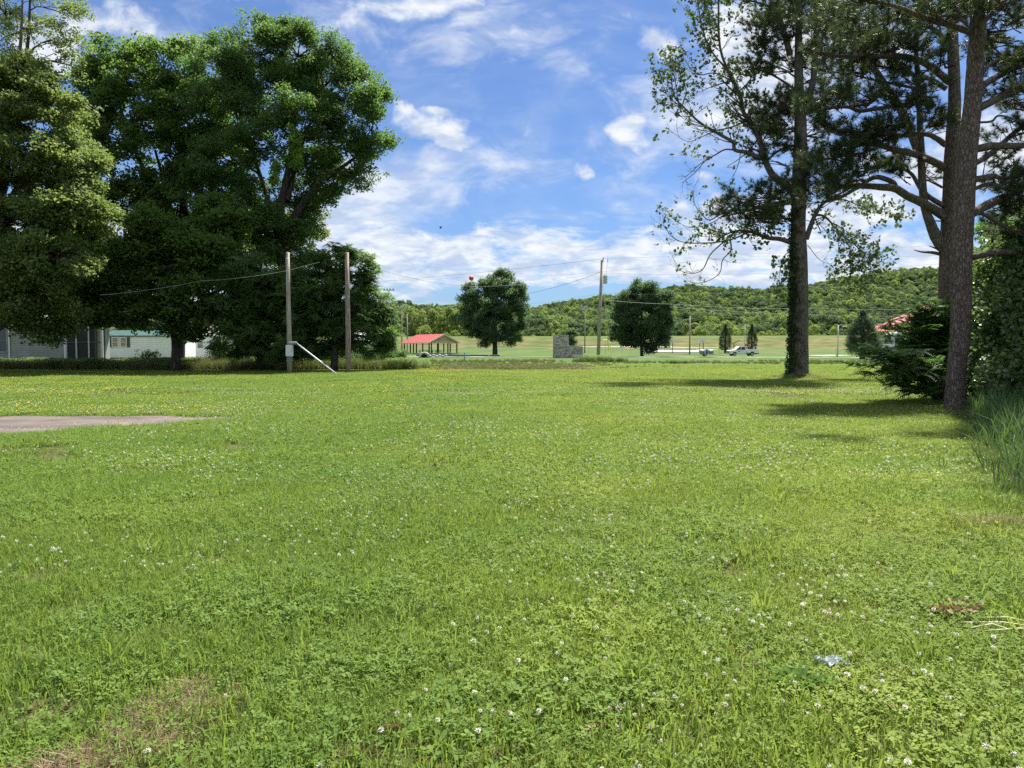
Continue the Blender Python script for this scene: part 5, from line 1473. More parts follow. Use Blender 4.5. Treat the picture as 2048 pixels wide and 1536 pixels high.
# ---- shrub with feathery leaves at the foot of the pair
def fan_shrub():
    Yf = 22.5; b = gbase(1882, Yf); root = empty('sumac_shrub', b, 'feathery leaved shrub fanning out left of the right pair of pines', 'shrub')
    mb = MB(); pts = []; rot = []
    ends = [(1792, 762, -1), (1770, 726, -1.5), (1735, 708, -2), (1712, 714, -2.5), (1812, 712, -1), (1805, 650, -.5), (1815, 642, 0), (1835, 640, .2), (1865, 625, .4), (1880, 655, .5), (1845, 690, -.5), (1820, 740, -1.2), (1860, 735, -.5),
            (1785, 742, -1.6), (1850, 612, .6), (1885, 600, .8), (1830, 672, .6), (1850, 700, -1), (1740, 736, -2.2), (1870, 690, -.4), (1800, 775, -1), (1860, 625, -.3), (1872, 640, -.4), (1845, 628, -.2), (1880, 615, -.5), (1905, 650, 1.5), (1900, 720, 1)]
    bb = Vector(b)
    for (px_, py_, dy) in ends:
        e_ = P(px_, py_, Yf+dy)-bb
        c = curve_pts((random.uniform(-.12, .12), random.uniform(-.12, .12), 0), e_, 7, up=.22, jit=.2)
        mb.tube(c, [.035-.026*i/7 for i in range(8)], 5, cap=False)
        L_ = e_.length
        for _ in range(int(13)):
            t = random.uniform(.5, 1.05); i = min(6, int(t*7)); q = c[i].lerp(c[min(7, i+1)], random.random())
            q = q+Vector((random.gauss(0, .30), random.gauss(0, .30), random.gauss(.05, .12)))
            pts.append(tuple(q)); rot.append((random.gauss(0, .2), random.gauss(0, .2), random.random()*6.28))
    mb.build('stems', M['twig_dark'], root)
    scatter('leaves', 'sp_sumac', np.array(pts), np.array(rot), .7+.5*rng.random(len(pts)), parent=root, kind='stuff')
fan_shrub()

# ---- vine covered thicket at the right edge
def thicket():
    b = gbase(2080, 20); root = empty('vine_thicket', b, 'dense vine covered thicket filling the right edge behind the nearest pine', 'thicket')
    bb = np.array(b)
    mb = MB()
    for (px_, t_) in [(1985, 470), (2040, 400), (2100, 420), (1955, 640)]:
        mb.tube([np.array(gbase(px_, 20.5))-bb-np.array([0, 0, .1]), np.array(P(px_-8, (t_+800)/2, 20.5))-bb, np.array(P(px_, t_, 20.6))-bb], [.09, .07, .03], 7)
    mb.build('stems', M['bark_dark'], root)
    lobes = [lobe(1962, 720, 20.0, 26, 90), lobe(1955, 640, 22, 22, 90), lobe(1968, 560, 22.5, 24, 50), lobe(2010, 560, 20, 48, 80), lobe(2030, 660, 19, 60, 90), lobe(2015, 760, 18.2, 60, 50), lobe(2000, 640, 20, 45, 80), lobe(2090, 560, 19.5, 60, 110), lobe(2100, 700, 18, 70, 110), lobe(1985, 800, 19, 35, 30),
             lobe(2050, 500, 20, 45, 45), lobe(2150, 480, 20, 80, 110), lobe(2180, 680, 19, 90, 130), lobe(1990, 500, 24, 24, 40), lobe(2280, 560, 19, 110, 180)]
    pts = []; rot = []
    for l in lobes:
        c = np.array(l[:3])-bb; rad = np.array(l[3:])
        n = int((rad[0]*rad[2]+rad[1]*rad[2]+rad[0]*rad[1])*4.19*13)
        d = rng.normal(0, 1, (n, 3)); d /= np.linalg.norm(d, axis=1)[:, None]
        bump_ = 1+.22*np.sin(d[:, 0]*7+c[0])*np.sin(d[:, 2]*9+c[2])
        q = c+d*rad*(bump_*(.62+.42*rng.random(n)))[:, None]
        q = q[q[:, 2] > -.1]; pts.append(q)
    pts = np.concatenate(pts)
    scatter('leaves', 'sp_vine', pts, rot_rnd(len(pts), .7), .8+.6*rng.random(len(pts)), parent=root, kind='stuff')
    # hanging chains of lighter leaves
thicket()
# broadleaf tree behind the thicket
Y = 30
broad_tree('dark_tree', 'dark broadleaf tree behind the vine thicket at the right edge', 'tree', gbase(2010, Y), [tb(2010, Y, .25), tp(2010, 600, Y, .2), tp(2015, 470, Y, .1)],
    [lobe(1990, 540, Y, 45, 45), lobe(2040, 500, Y, 50, 50), lobe(1975, 600, Y, 35, 60), lobe(1990, 470, Y, 26, 26), lobe(2060, 580, Y, 60, 60), lobe(1965, 690, Y, 36, 60), lobe(2020, 440, Y+1, 30, 30)], 'sp_elm', clump=.75, dens=1.0, sprays=12, sc=(.55, .85), gap=.15)

# ---- reeds in the ditch on the right
source('reed', [patch_mesh('reed', [blades(26, .14, .55, 1.25, .020, .45)], mats=[M['reed']]) for _ in range(5)])
source('reed_low', [patch_mesh('reed_low', [blades(50, .22, .12, .45, .010, .7)], mats=[M['rough']]) for _ in range(3)])
def reed_line(y): return 4.13+.55*(y-6.6)
source('reed_sparse', [patch_mesh('reed', [blades(12, .16, .45, 1.15, .024, .45)], mats=[M['reed']]) for _ in range(5)])
n = 1500; y = 6.4+rng.random(n)**.8*12.5; x = reed_line(y)-.2+np.abs(rng.normal(0, 1.7, n))
q = x-reed_line(y)+.9*(fbm(x, y, 1.1, 71)-.5)
k = (x < 15) & (rng.random(n) < .05+.95*sstep(q, -.1, 1.5)); x, y, q = x[k], y[k], q[k]
sc = (.70+.40*rng.random(len(x)))*(.40+.60*sstep(q, -.2, 1.3))*(.66+.34*sstep(y, 6, 11))
rd = scatter('reeds', 'reed_sparse', flat_pts(x, y, -.03), rot_rnd(len(x), .14), sc, kind='stuff')
tag(rd, 'tall arching reeds in the ditch at the right edge', 'reeds')
n = 1500; y = 5.2+rng.random(n)*13; q = rng.normal(.7, .8, n)+.8*(fbm(y*3, y, .9, 72)-.5); x = reed_line(y)+q
rd = scatter('rough_grass', 'reed_low', flat_pts(x, y), rot_rnd(n, .2), (.22+.45*rng.random(n))*(.5+.6*sstep(q, -.8, 1.0)), kind='stuff')
tag(rd, 'rough longer grass along the foot of the reeds', 'grass')
n = 130; y = 6.6+rng.random(n)*10; x = reed_line(y)+.3+np.abs(rng.normal(0, .8, n))
source('dead_reed', [patch_mesh('dead_reed', [blades(3, .2, .2, .6, .010, 1.2)], mats=[M['straw']]) for _ in range(4)])
rd = scatter('dead_reeds', 'dead_reed', flat_pts(x, y), rot_rnd(n, .2), .6+.5*rng.random(n), kind='stuff')
tag(rd, 'bent pale dead blades among the green reeds', 'reeds')
# ================================================================ BUILT THINGS
def px_x(px, Y): return (px-1024)/FOC*Y
def hz(py, Y): return P(1024, py, Y).z

# --- two bare poles and the fallen light mast
def bare_pole(px, Y, top, r, mat, label):
    b = gbase(px, Y); root = empty('wooden_pole', b, label, 'pole')
    H = hz(top, Y)-b[2]
    m_ = MB(); m_.tube([(0, 0, -.2), (0.01, 0, H*.3), (-.01, 0, H*.65), (-.02, 0, H)], [r, r*.95, r*.85, r*.72], 14, wob=.03)
    m_.build('shaft', mat, root, smooth=True)
    return root, b, H
r1, b1, H1 = bare_pole(579, 47.5, 505, .155, M['pole_wood'], 'grey weathered wooden pole that carries the white meter box')
m_ = MB(); m_.tube([(-.08, -.12, H1-.40), (.06, -.13, H1-.40)], .045, 8); m_.tube([(0, -.05, H1-.4), (0, -.13, H1-.4)], .05, 8); m_.build('insulator', M['white'], r1, smooth=True)
m_ = MB(); m_.tube([(.09, -.05, H1*.62), (.12, -.10, H1*.62)], .025, 6); m_.build('bolt', M['grey'], r1)
for zz_ in (.92, .80):
    m_ = MB(); m_.box((.06, -.16, zz_), (.40, .05, .05)); m_.build('bracket', M['grey'], r1)
r2, b2, H2 = bare_pole(696.5, 48.5, 505, .165, M['pole_brown'], 'brown wooden pole right of the one with the meter box')
for k_ in range(7):
    m_ = MB(); m_.box((random.uniform(-.1, .12), -.15, 1.4+k_*.85), (.035, .03, .05)); m_.build('staple', M['white_metal'], r2)
# meter box
bx = empty('meter_box', (b1[0]+.10, 47.5-.30, .0), 'white electric box fixed low on the grey pole', 'electric box')
z0, z1 = hz(712.5, 47.3), hz(690, 47.3)
m_ = MB(); m_.box((0, 0, (z0+z1)/2), (.42, .20, z1-z0)); c_ = m_.build('case', M['white_metal'], bx)
m_ = MB(); m_.box((0, -.112, (z0+z1)/2), (.37, .02, z1-z0-.06)); m_.build('door', M['white_metal'], bx)
m_ = MB(); m_.box((.15, -.13, (z0+z1)/2), (.02, .02, .07)); m_.build('latch', M['grey'], bx)
m_ = MB(); m_.tube([(.0, 0, z0), (.0, 0, z0-.25)], .03, 8); m_.build('conduit', M['grey'], bx)
# fallen lamp mast: lamp head beside the box, long white tube down to the grass
fa = empty('fallen_light_mast', tuple(P(690, 757, 46.2)), 'long white metal tube leaning from the pole to the grass, lamp head at its top', 'light mast')
fb = Vector(fa.location)
def rel(p): return Vector(p)-fb
top_ = rel(P(594, 687, 47.2)); bot_ = rel(P(682, 756.5, 46.2)); bot_.z = .06
m_ = MB(); m_.tube([top_, top_.lerp(bot_, .5), bot_], [.042, .045, .048], 10); m_.build('tube', M['white_metal'], fa, smooth=True)
e1 = rel(P(692, 753, 46.0)); e1.z = .12
m_ = MB(); m_.tube([bot_, bot_.lerp(e1, .5)+Vector((0, 0, -.0)), e1+Vector((0, 0, .08))], [.045, .04, .035], 8); m_.build('elbow', M['white_metal'], fa, smooth=True)
hd = rel(P(586, 685.5, 47.2))
m_ = MB(); m_.box((hd.x, hd.y, hd.z+.05), (.46, .24, .08), taper=.8); m_.build('lamp_head', M['white_metal'], fa)
m_ = MB(); m_.box((hd.x, hd.y, hd.z-.05), (.40, .20, .10)); m_.build('lens', M['grey'], fa)
# pale stick leaning at the edge of the weeds
m_ = MB(); a_, b_ = P(457, 736, 52), P(471, 716, 53); m_.tube([a_, b_], [.03, .02], 6)
tag(m_.build('stick', M['pole_pale']), 'thin pale stick leaning in the undergrowth left of the meter box', 'stick')

# --- transformer pole
YT = 97.0
bT = gbase(1196, YT); rt = empty('utility_pole', bT, 'tall leaning utility pole with a grey transformer', 'utility pole')
tT = Vector(P(1204, 520, YT))-Vector(bT)
m_ = MB(); m_.tube([(0, 0, -.3), tuple(tT*.5), tuple(tT)], [.235, .20, .165], 12); m_.build('shaft', M['pole_wood'], rt, smooth=True)
m_ = MB(); q = tT+Vector((.12, 0, -.4)); m_.tube([q, q+Vector((.05, 0, .75))], .05, 6); m_.build('top_pin', M['pole_brown'], rt)
qt = Vector(P(1210.5, 559, YT))-Vector(bT)
m_ = MB(); m_.tube([qt+Vector((0, 0, -.55)), qt+Vector((0, 0, .45)), qt+Vector((0, 0, .55))], [.25, .25, .19], 14); tr_ = m_.build('transformer', M['grey_light'], rt, smooth=False)
for dx in (-.1, .12):
    m_ = MB(); m_.tube([qt+Vector((dx, 0, .55)), qt+Vector((dx*1.3, 0, .85))], [.05, .03], 8); m_.build('bushing', M['white'], tr_)
    bpy.context.view_layer.update()
for k_ in range(3):
    m_ = MB(); m_.box((qt.x+.28, qt.y, qt.z-.3+.35*k_), (.14, .08, .06)); m_.build('clamp', M['grey'], rt)
m_ = MB(); m_.box((qt.x-.32, qt.y, qt.z+.3), (.4, .1, .1)); m_.build('bracket', M['grey'], rt)
m_ = MB(); q2 = Vector(P(1215.5, 517, YT))-Vector(bT); m_.tube([q2, q2+Vector((0, 0, -.45))], .035, 6); m_.tube([q2+Vector((0, 0, -.45)), qt+Vector((.1, 0, .9))], .012, 4, cap=False); m_.build('cutout', M['grey'], rt)
# guy wires with yellow guards
for (pa, pb, Ya) in [((1207, 585), (1224, 718), 93), ((1206, 560), (1217, 700), 101)]:
    a_ = P(pa[0], pa[1], YT); bb_ = P(pb[0], pb[1], Ya); bb_.z = max(bb_.z, .02)
    w_ = empty('guy_wire', (bb_.x, bb_.y, 0), 'guy wire with a yellow guard, %s of the transformer pole' % ('in front' if Ya < 95 else 'behind'), 'guy wire')
    o_ = Vector((bb_.x, bb_.y, 0))
    m_ = MB(); m_.tube([a_-o_, bb_-o_], .012, 4, cap=False); m_.build('cable', M['wire_light'], w_)
    m_ = MB(); m_.tube([bb_-o_, (bb_.lerp(a_, .20))-o_], .05, 6); m_.build('guard', M['yellow'], w_)
m_ = MB(); c_ = P(1211, 680.5, 150); m_.tube([P(1206, 680.8, 150), P(1216.5, 680, 150)], .09, 6); m_.tube([c_+Vector((0, 0, 0)), Vector((c_.x, c_.y, 0))], .05, 6)
tag(m_.build('goal_bar', M['yellow']), 'short yellow bar on a post behind the transformer pole', 'bar')
# weeds round its foot
def local_weeds(px, Y, w, n, s, label):
    b = gbase(px, Y); x = b[0]+rng.normal(0, w, n); y = Y+rng.normal(0, w*.5, n)
    weeds('weed_clump', label, x, y, s*(.7+.5*rng.random(n)), 'herb')
local_weeds(1200, 92, 1.6, 90, .95, 'clump of tall weeds round the foot of the transformer pole')
local_weeds(800, 60, 1.2, 60, .7, 'pale scrubby weeds at the right end of the overgrown strip')

# --- wires
def wire(name, pts, sag, label, r=.016, mat='wire'):
    m_ = MB(); path = []
    for (a, b), s_ in zip(zip(pts[:-1], pts[1:]), sag):
        for i in range(16):
            t = i/15; p = a.lerp(b, t); p.z -= s_*4*t*(1-t); path.append(p)
    m_.tube(path, r*.72, 4, cap=False)
    return tag(m_.build(name, M[mat]), label, 'wire')
pT = P(1204, 517, YT)
wire('power_line', [pT, P(1400, 508, 92), P(2100, 470, 80)], [.1, .5], 'topmost power line running right from the transformer pole', .014)
wire('power_line', [P(1215, 546, YT), P(2100, 505, 84)], [1.0], 'power line running right below the topmost one', .014)
wire('power_line', [P(1204, 518, YT), P(400, 575, 190)], [1.2], 'topmost power line running left from the transformer pole', .02)
wire('power_line', [P(1201, 544, YT), P(1052, 588, 108), P(918, 641, 122), P(700, 668, 130)], [.25, .3, .5], 'thick line dropping left from the transformer pole behind the oak', .024)
wire('power_line', [P(1201, 543, YT), P(935, 573, 84), P(745, 536, 66), P(640, 524, 60)], [.5, .25, .1], 'line sagging from the transformer pole past the red ball towards the left trees', .018)
wire('power_line', [P(640, 524, 46.8), P(575, 541, 46.8), P(400, 562, 46.6), P(200, 590, 46)], [0, .1, .1], 'pale thin wire passing in front of the dark trees at the grey pole', .009, 'wire_light')
wire('power_line', [P(1030, 610, 160), P(1205, 586, 130), P(1600, 572, 118), P(2100, 560, 110)], [.3, .6, .6], 'low distant line crossing the pale sky strip right of the pole', .016)
wire('power_line', [P(1210, 600, YT), P(1345, 608, 110), P(1640, 616, 112), P(1880, 617, 112)], [.1, .3, .2], 'light line crossing in front of the wooded hill', .018, 'wire_light')
wire('power_line', [P(1340, 614, 150), P(1640, 630, 150), P(1880, 631, 150)], [.2, .2], 'lower light line crossing in front of the wooded hill', .018, 'wire_light')
wire('power_line', [P(500, 560, 230), P(942, 553, 200), P(1400, 520, 170), P(2100, 500, 150)], [1, 1.2, .5], 'faint high line that carries the red marker ball', .022)
# marker ball
cB = P(942.5, 556.5, 200)
mb_ = bpy.data.objects.new('marker_ball', None); COL.objects.link(mb_); mb_.location = cB; tag(mb_, 'orange red marker ball hanging on the high line', 'marker ball')
import bmesh
def sphere_obj(name, r, mat, parent, loc=(0, 0, 0), sc=(1, 1, 1), seg=20):
    bm = bmesh.new(); bmesh.ops.create_uvsphere(bm, u_segments=seg, v_segments=seg//2, radius=r)
    for v in bm.verts: v.co = Vector((v.co.x*sc[0]+loc[0], v.co.y*sc[1]+loc[1], v.co.z*sc[2]+loc[2]))
    me = bpy.data.meshes.new(name); bm.to_mesh(me); bm.free(); me.materials.append(mat)
    me.polygons.foreach_set('use_smooth', [True]*len(me.polygons))
    o = bpy.data.objects.new(name, me); COL.objects.link(o)
    if parent: o.parent = parent
    return o
sphere_obj('shell', .62, M['ball'], mb_)
m_ = MB(); m_.tube([(-.8, 0, .05), (.8, 0, .05)], .06, 6); m_.tube([(0, 0, .55), (0, 0, .75)], .10, 8); m_.build('clamp', M['grey'], mb_)

# --- bird
m_ = MB()
m_.add([(-.20, 0, 0), (0, .05, .05), (.22, 0, 0), (0, -.05, .03), (0, 0, -.04)], [(0, 1, 4), (1, 2, 4), (2, 3, 4), (3, 0, 4), (0, 3, 1), (1, 3, 2)])
m_.add([(.04, .04, .03), (.20, .10, .34), (-.05, .55, .36), (-.08, .05, .03)], [(0, 1, 2, 3), (3, 2, 1, 0)])
m_.add([(.04, -.04, .03), (.16, -.30, .18), (-.02, -.55, .30), (-.08, -.05, .03)], [(0, 1, 2, 3), (3, 2, 1, 0)])
bd = m_.build('bird', M['black']); bd.location = P(881, 457, 120); bd.rotation_euler = (0, 0, .4); tag(bd, 'small dark bird flying in the sky left of centre', 'bird')

# --- floodlight and utility poles in the park
def far_pole(name, px, base_, top, Y, r, mat, label, cat, arms=(), lamps=(), tilt=0):
    b = gbase(px, Y); root = empty(name, b, label, cat); H = hz(top, Y)-b[2]
    m_ = MB(); m_.tube([(0, 0, -.2), (tilt*H, 0, H)], [r, r*.7], 8); m_.build('shaft', mat, root, smooth=True)
    for (z_, w_) in arms:
        m_ = MB(); m_.box((tilt*H, 0, H-z_), (w_, .14, .16)); m_.build('crossarm', M['grey'] if name != 'utility_pole' else M['pole_brown'], root)
    for (dx, dz_) in lamps:
        o_ = MB(); o_.box((dx, -.2, H+dz_), (.62, .35, .52), taper=.75); o_.build('floodlight', M['grey_light'], root)
    return root, H, b
far_pole('floodlight_pole', 779, 700, 580, 205, .22, M['pole_pale'], 'tallest light pole left of the pavilion, seen against the sky', 'light pole', arms=((0.1, 2.8), (1.7, 1.6)), lamps=((-1.2, .1), (-.4, .1), (.4, .1), (1.2, .1)))
far_pole('floodlight_pole', 804, 700, 612, 215, .20, M['pole_pale'], 'light pole above the left end of the pavilion roof', 'light pole', arms=((.3, 2.4),), lamps=((-1.1, -.1), (-.35, -.4), (.35, -.1), (1.1, -.4)))
r_, H_, b_ = far_pole('utility_pole', 815, 700, 628, 212, .17, M['pole_pale'], 'short pole with a T crossarm above the pavilion roof', 'utility pole', arms=((.3, 2.0),))
far_pole('floodlight_pole', 1169.5, 700, 612, 205, .18, M['pole_pale'], 'light pole with a cluster of white lamps left of the transformer pole', 'light pole', arms=((.4, 1.6),), lamps=((-.9, .0), (-.55, -.75), (.35, -.1), (.75, -.75)))
far_pole('utility_pole', 1379, 700, 632, 190, .20, M['pole_pale'], 'plain wooden pole left of the basketball hoop', 'utility pole')
far_pole('thin_pole', 1489, 700, 648, 200, .10, M['grey_light'], 'thin metal pole rising between the two narrow evergreens', 'pole')
r_, H_, b_ = far_pole('street_lamp', 1675, 715, 650, 155, .12, M['grey_light'], 'street lamp with an arm to the right, right of the big lawn pine', 'street lamp')
m_ = MB(); m_.tube([(0, 0, H_-.3), (.5, 0, H_+.1), (1.1, 0, H_-.1)], [.05, .04, .04], 6); m_.build('arm', M['grey_light'], r_)
m_ = MB(); m_.box((1.35, 0, H_-.22), (.75, .32, .22), taper=.7); m_.build('lamp_head', M['white'], r_)
m_ = MB(); m_.tube([(0, 0, 0), (0, 0, 1.75)], .13, 8); pb_ = m_.build('post', M['white'], loc=gbase(1672, 150)); tag(pb_, 'short white post left of the street lamp', 'post')
# survey stakes and small posts
for (px_, Y, top, r, mt, lb) in [(849, 56, 734, .035, 'pole_pale', 'pale survey stake at the edge of the mown lawn'), (888, 88, 719, .06, 'pole_pale', 'small pale stake left of the blue post'),
        (978, 100, 707, .05, 'white', 'small white stake in front of the park oak'), (929, 98, 705, .06, 'blue_pale', 'thin pale blue post right of the pavilion'), (1640-280, 78, 736, .05, 'white', 'tiny white stake in the rough grass right of the transformer pole')]:
    b = gbase(px_, Y); m_ = MB(); m_.tube([(0, 0, -.1), (0, 0, hz(top, Y)-b[2])], r, 6); tag(m_.build('stake' if 'stake' in lb else 'post', M[mt], loc=b), lb, 'stake' if 'stake' in lb else 'post')
local_weeds(1357, 80, .9, 22, .55, 'small rough tuft round the tiny white stake')

# --- pavilion
def pavilion():
    a = Vector(gbase(858, 188)); b = Vector(gbase(915, 193)); a.z = b.z = 0
    ux = (b-a); W = ux.length; ux.normalize(); uy = Vector((-ux.y, ux.x, 0)); Lg = 12.5
    root = empty('pavilion', (a.x, a.y, .25), 'open park pavilion with a red metal roof and a cream gable', 'pavilion', rz=math.atan2(ux.y, ux.x))
    ze = hz(684.5, 188)-.25; zr = hz(668.5, 190)-.25
    ov = .5
    m_ = MB(); m_.box((W/2, Lg/2, .05), (W+.6, Lg+.6, .5)); m_.build('slab', M['concrete'], root)
    for side in (0, 1):
        x0, x1 = (-ov, W/2) if side == 0 else (W+ov, W/2)
        z0_, z1_ = ze-.15, zr
        m_ = MB(); n_ = Vector((-(z1_-z0_), 0, x1-x0))
        m_.add([(x0, -ov, z0_), (x1, -ov, z1_), (x1, Lg+ov, z1_), (x0, Lg+ov, z0_), (x0, -ov, z0_+.10), (x1, -ov, z1_+.10), (x1, Lg+ov, z1_+.10), (x0, Lg+ov, z0_+.10)],
               [(0, 1, 2, 3), (7, 6, 5, 4), (0, 4, 5, 1), (2, 6, 7, 3), (3, 7, 4, 0), (1, 5, 6, 2)])
        k_ = 24
        for i in range(k_+1):
            y_ = -ov+(Lg+2*ov)*i/k_
            m_.add([(x0, y_-.02, z0_+.10), (x1, y_-.02, z1_+.10), (x1, y_+.02, z1_+.10), (x0, y_+.02, z0_+.10), (x0, y_-.02, z0_+.14), (x1, y_-.02, z1_+.14), (x1, y_+.02, z1_+.14), (x0, y_+.02, z0_+.14)], [(4, 5, 6, 7), (0, 4, 7, 3), (0, 1, 5, 4), (3, 7, 6, 2)])
        m_.build('roof', M['roof_red'], root)
    for y_ in (0.0, Lg):
        m_ = MB(); m_.extrude([(.1, ze+.05), (W-.1, ze+.05), (W/2, zr-.12)], y_-.06, y_+.06, axis='Y'); m_.build('gable', M['osb'], root)
    for side in (0, 1):
        x0, x1 = (-ov, W/2) if side == 0 else (W+ov, W/2)
        m_ = MB(); y_ = -ov-.05
        m_.add([(x0, y_-.04, ze-.30), (x1, y_-.04, zr-.20), (x1, y_-.04, zr+.16), (x0, y_-.04, ze+.0), (x0, y_+.04, ze-.30), (x1, y_+.04, zr-.20), (x1, y_+.04, zr+.16), (x0, y_+.04, ze+.0)], [(0, 1, 2, 3), (7, 6, 5, 4), (0, 4, 5, 1), (2, 6, 7, 3), (3, 7, 4, 0), (1, 5, 6, 2)])
        m_.build('fascia', M['cream'], root)
    m_ = MB(); m_.box((-ov-.06, Lg/2, ze-.15), (.08, Lg+2*ov, .2)); m_.build('fascia', M['cream'], root)
    m_ = MB(); m_.box((W/2, .0, ze-.12), (W, .16, .28)); m_.build('beam', M['cream'], root)
    for i in range(8):
        m_ = MB(); m_.box((.7+i*(W-1.4)/7, -.14, ze-.16), (.10, .06, .22)); m_.build('bracket', M['black'], root)
    for x_ in (0.12, W-.12):
        for i in range(5):
            m_ = MB(); m_.box((x_, .1+(Lg-.2)*i/4, ze/2), (.24, .24, ze)); m_.build('post', M['post_dark'], root)
    for x_ in (W/3, 2*W/3):
        for y_ in (.1, Lg-.1):
            m_ = MB(); m_.box((x_, y_, ze/2), (.24, .24, ze)); m_.build('post', M['post_dark'], root)
    return a, ux, uy, W, Lg
pa_, pux, puy, pW, pL = pavilion()
for i, (fx, fy) in enumerate([(.25, .25), (.6, .3), (.3, .6), (.65, .7)]):
    p = pa_+pux*pW*fx+puy*pL*fy; r_ = empty('picnic_table', (p.x, p.y, .55), ['picnic table in the front left of the pavilion', 'picnic table in the front right of the pavilion', 'picnic table in the rear left of the pavilion', 'picnic table in the rear right of the pavilion'][i], 'picnic table', rz=math.atan2(pux.y, pux.x))
    m_ = MB(); m_.box((0, 0, .75), (1.8, .75, .05)); m_.build('tabletop', M['pole_wood'], r_)
    for s_ in (-1, 1):
        m_ = MB(); m_.box((0, s_*.68, .44), (1.8, .26, .05)); m_.build('bench', M['pole_wood'], r_)
        m_ = MB(); m_.box((s_*.65, 0, .42), (.06, 1.3, .08)); m_.box((s_*.65, -.3, .36), (.06, .08, .72)); m_.box((s_*.65, .3, .36), (.06, .08, .72)); m_.build('leg', M['black'], r_)
# low retaining walls in front of the pavilion and stone culvert
def low_wall(pxa, Ya, pxb, Yb, top, label, mat='concrete_dark', th=.3):
    a, b = Vector(gbase(pxa, Ya)), Vector(gbase(pxb, Yb)); d = b-a; L_ = math.hypot(d.x, d.y)
    o = MB(); h = top; nseg = max(1, int(L_/2.5))
    root = empty('low_wall', a, label, 'wall', rz=math.atan2(d.y, d.x))
    for i in range(nseg):
        o = MB(); o.box((L_*(i+.5)/nseg, 0, h/2-.1), (L_/nseg-.03, th, h+.2)); o.build('wall_panel', M[mat], root)
        o = MB(); o.box((L_*(i+.5)/nseg, 0, h+.05), (L_/nseg-.02, th+.1, .1)); o.build('coping', M['concrete'], root)
low_wall(833, 168, 903, 165, .55, 'low grey concrete wall in front of the pavilion')
low_wall(833, 158, 1000, 156, .30, 'long low concrete edge between the pavilion and the path')
def culvert():
    Y = 138; b = gbase(852, Y); root = empty('culvert', b, 'stone faced culvert with a dark round opening below the pavilion', 'culvert')
    m_ = MB(); m_.tube([(-.2, -.9, .15), (-.2, 1.2, .15)], .52, 16, cap=False); m_.build('pipe', M['concrete_dark'], root)
    m_ = MB(); m_.tube([(-.2, -.5, .15), (-.2, -.48, .15)], .45, 16); m_.build('pipe_shade_disc', M['black'], root)  # black disc standing in for the shade inside the pipe
    for i in range(16):
        a = math.pi*i/9 if i < 10 else 0
        if i < 10: x_, z_ = -.2+.75*math.cos(a), .15+.72*math.sin(a)
        else: x_, z_ = .9+(i-10)*.55, .28+.15*(i % 2)
        o = sphere_obj('stone', .26, M['pale_stone'], root, (x_, -.7, z_), (1.2, .8, .7), 8)
M['pale_stone'] = simple('pale_stone', (0.55, 0.53, 0.47), .9, var=.2, bump=.5)
culvert()

# --- stone block ruin
def ruin():
    Y = 128; b = gbase(1108, Y); root = empty('stone_structure', b, 'stepped grey stone block structure standing beside the park path', 'stone structure')
    k_ = Y/FOC; W1 = 29.5*k_; W2 = 28*k_; H1_ = hz(670.5, Y); H2_ = hz(693, Y)
    mats = [simple('stone_a', (.42, .395, .36), .95, var=.25, scale=6, bump=.8), simple('stone_b', (.52, .49, .45), .95, var=.22, scale=6, bump=.8), simple('stone_c', (.30, .28, .26), .95, var=.25, scale=6, bump=.8)]
    def blockwork(name, x0, x1, y0, y1, z0, z1, lab=None):
        m_ = MB(); m_.box(((x0+x1)/2, (y0+y1)/2, (z0+z1)/2), (x1-x0-.08, y1-y0-.08, z1-z0-.02), mi=2)
        rows = int((z1-z0)/.26); rh = (z1-z0)/rows
        for r in range(rows):
            zc_ = z0+(r+.5)*rh
            for (fx0, fx1, fixed, ax) in [(x0, x1, y0, 0), (y0, y1, x0, 1), (y0, y1, x1, 1), (x0, x1, y1, 0)]:
                u = fx0-random.random()*.2
                while u < fx1-.05:
                    w_ = random.uniform(.25, .62); ua, ub = max(u, fx0), min(u+w_, fx1)
                    if ub-ua > .08:
                        pr = random.uniform(-.03, .04); c = (ua+ub)/2
                        q = (c, fixed, zc_) if ax == 0 else (fixed, c, zc_)
                        d = (ub-ua-.025, .14+pr, rh-.025) if ax == 0 else (.14+pr, ub-ua-.025, rh-.025)
                        m_.box(q, d, mi=random.choice((0, 0, 1, 1, 2)))
                    u += w_
        o = m_.build(name, mats, root, kind='stuff')
    blockwork('base_stonework', 0, W1, 0, 2.4, -.05, H2_)
    blockwork('tower_stonework', 0, W1*.97, .02, 2.0, H2_+.05, H1_-.1)
    blockwork('side_stonework', W1+.05, W1+W2, .25, 2.4, -.05, H2_-.04)
    m_ = MB(); m_.box((W1*.485, 1.0, H1_-.05), (W1*.97+.15, 2.15, .12)); m_.build('cap', M['concrete'], root)
    m_ = MB(); m_.box((W1+W2/2, 1.3, H2_+.04), (W2+.05, 2.3, .12)); m_.build('cap', M['concrete'], root)
    m_ = MB(); m_.box((W1*.48, -.12, H2_+.0), (W1+.16, .2, .1)); m_.build('ledge', M['concrete'], root)
ruin()
# bush behind it
broad_tree('bush', 'small dark bush behind the stone structure', 'bush', gbase(1140, 150), [tb(1140, 150, .1), tp(1140, 700, 150, .08), tp(1140, 690, 150, .04)], [lobe(1142, 688, 150, 10, 16), lobe(1136, 678, 150, 8, 10), lobe(1138, 668, 150, 14, 7)], 'sp_oak', clump=.8, dens=1.0, sprays=10, sc=(.5, .8))

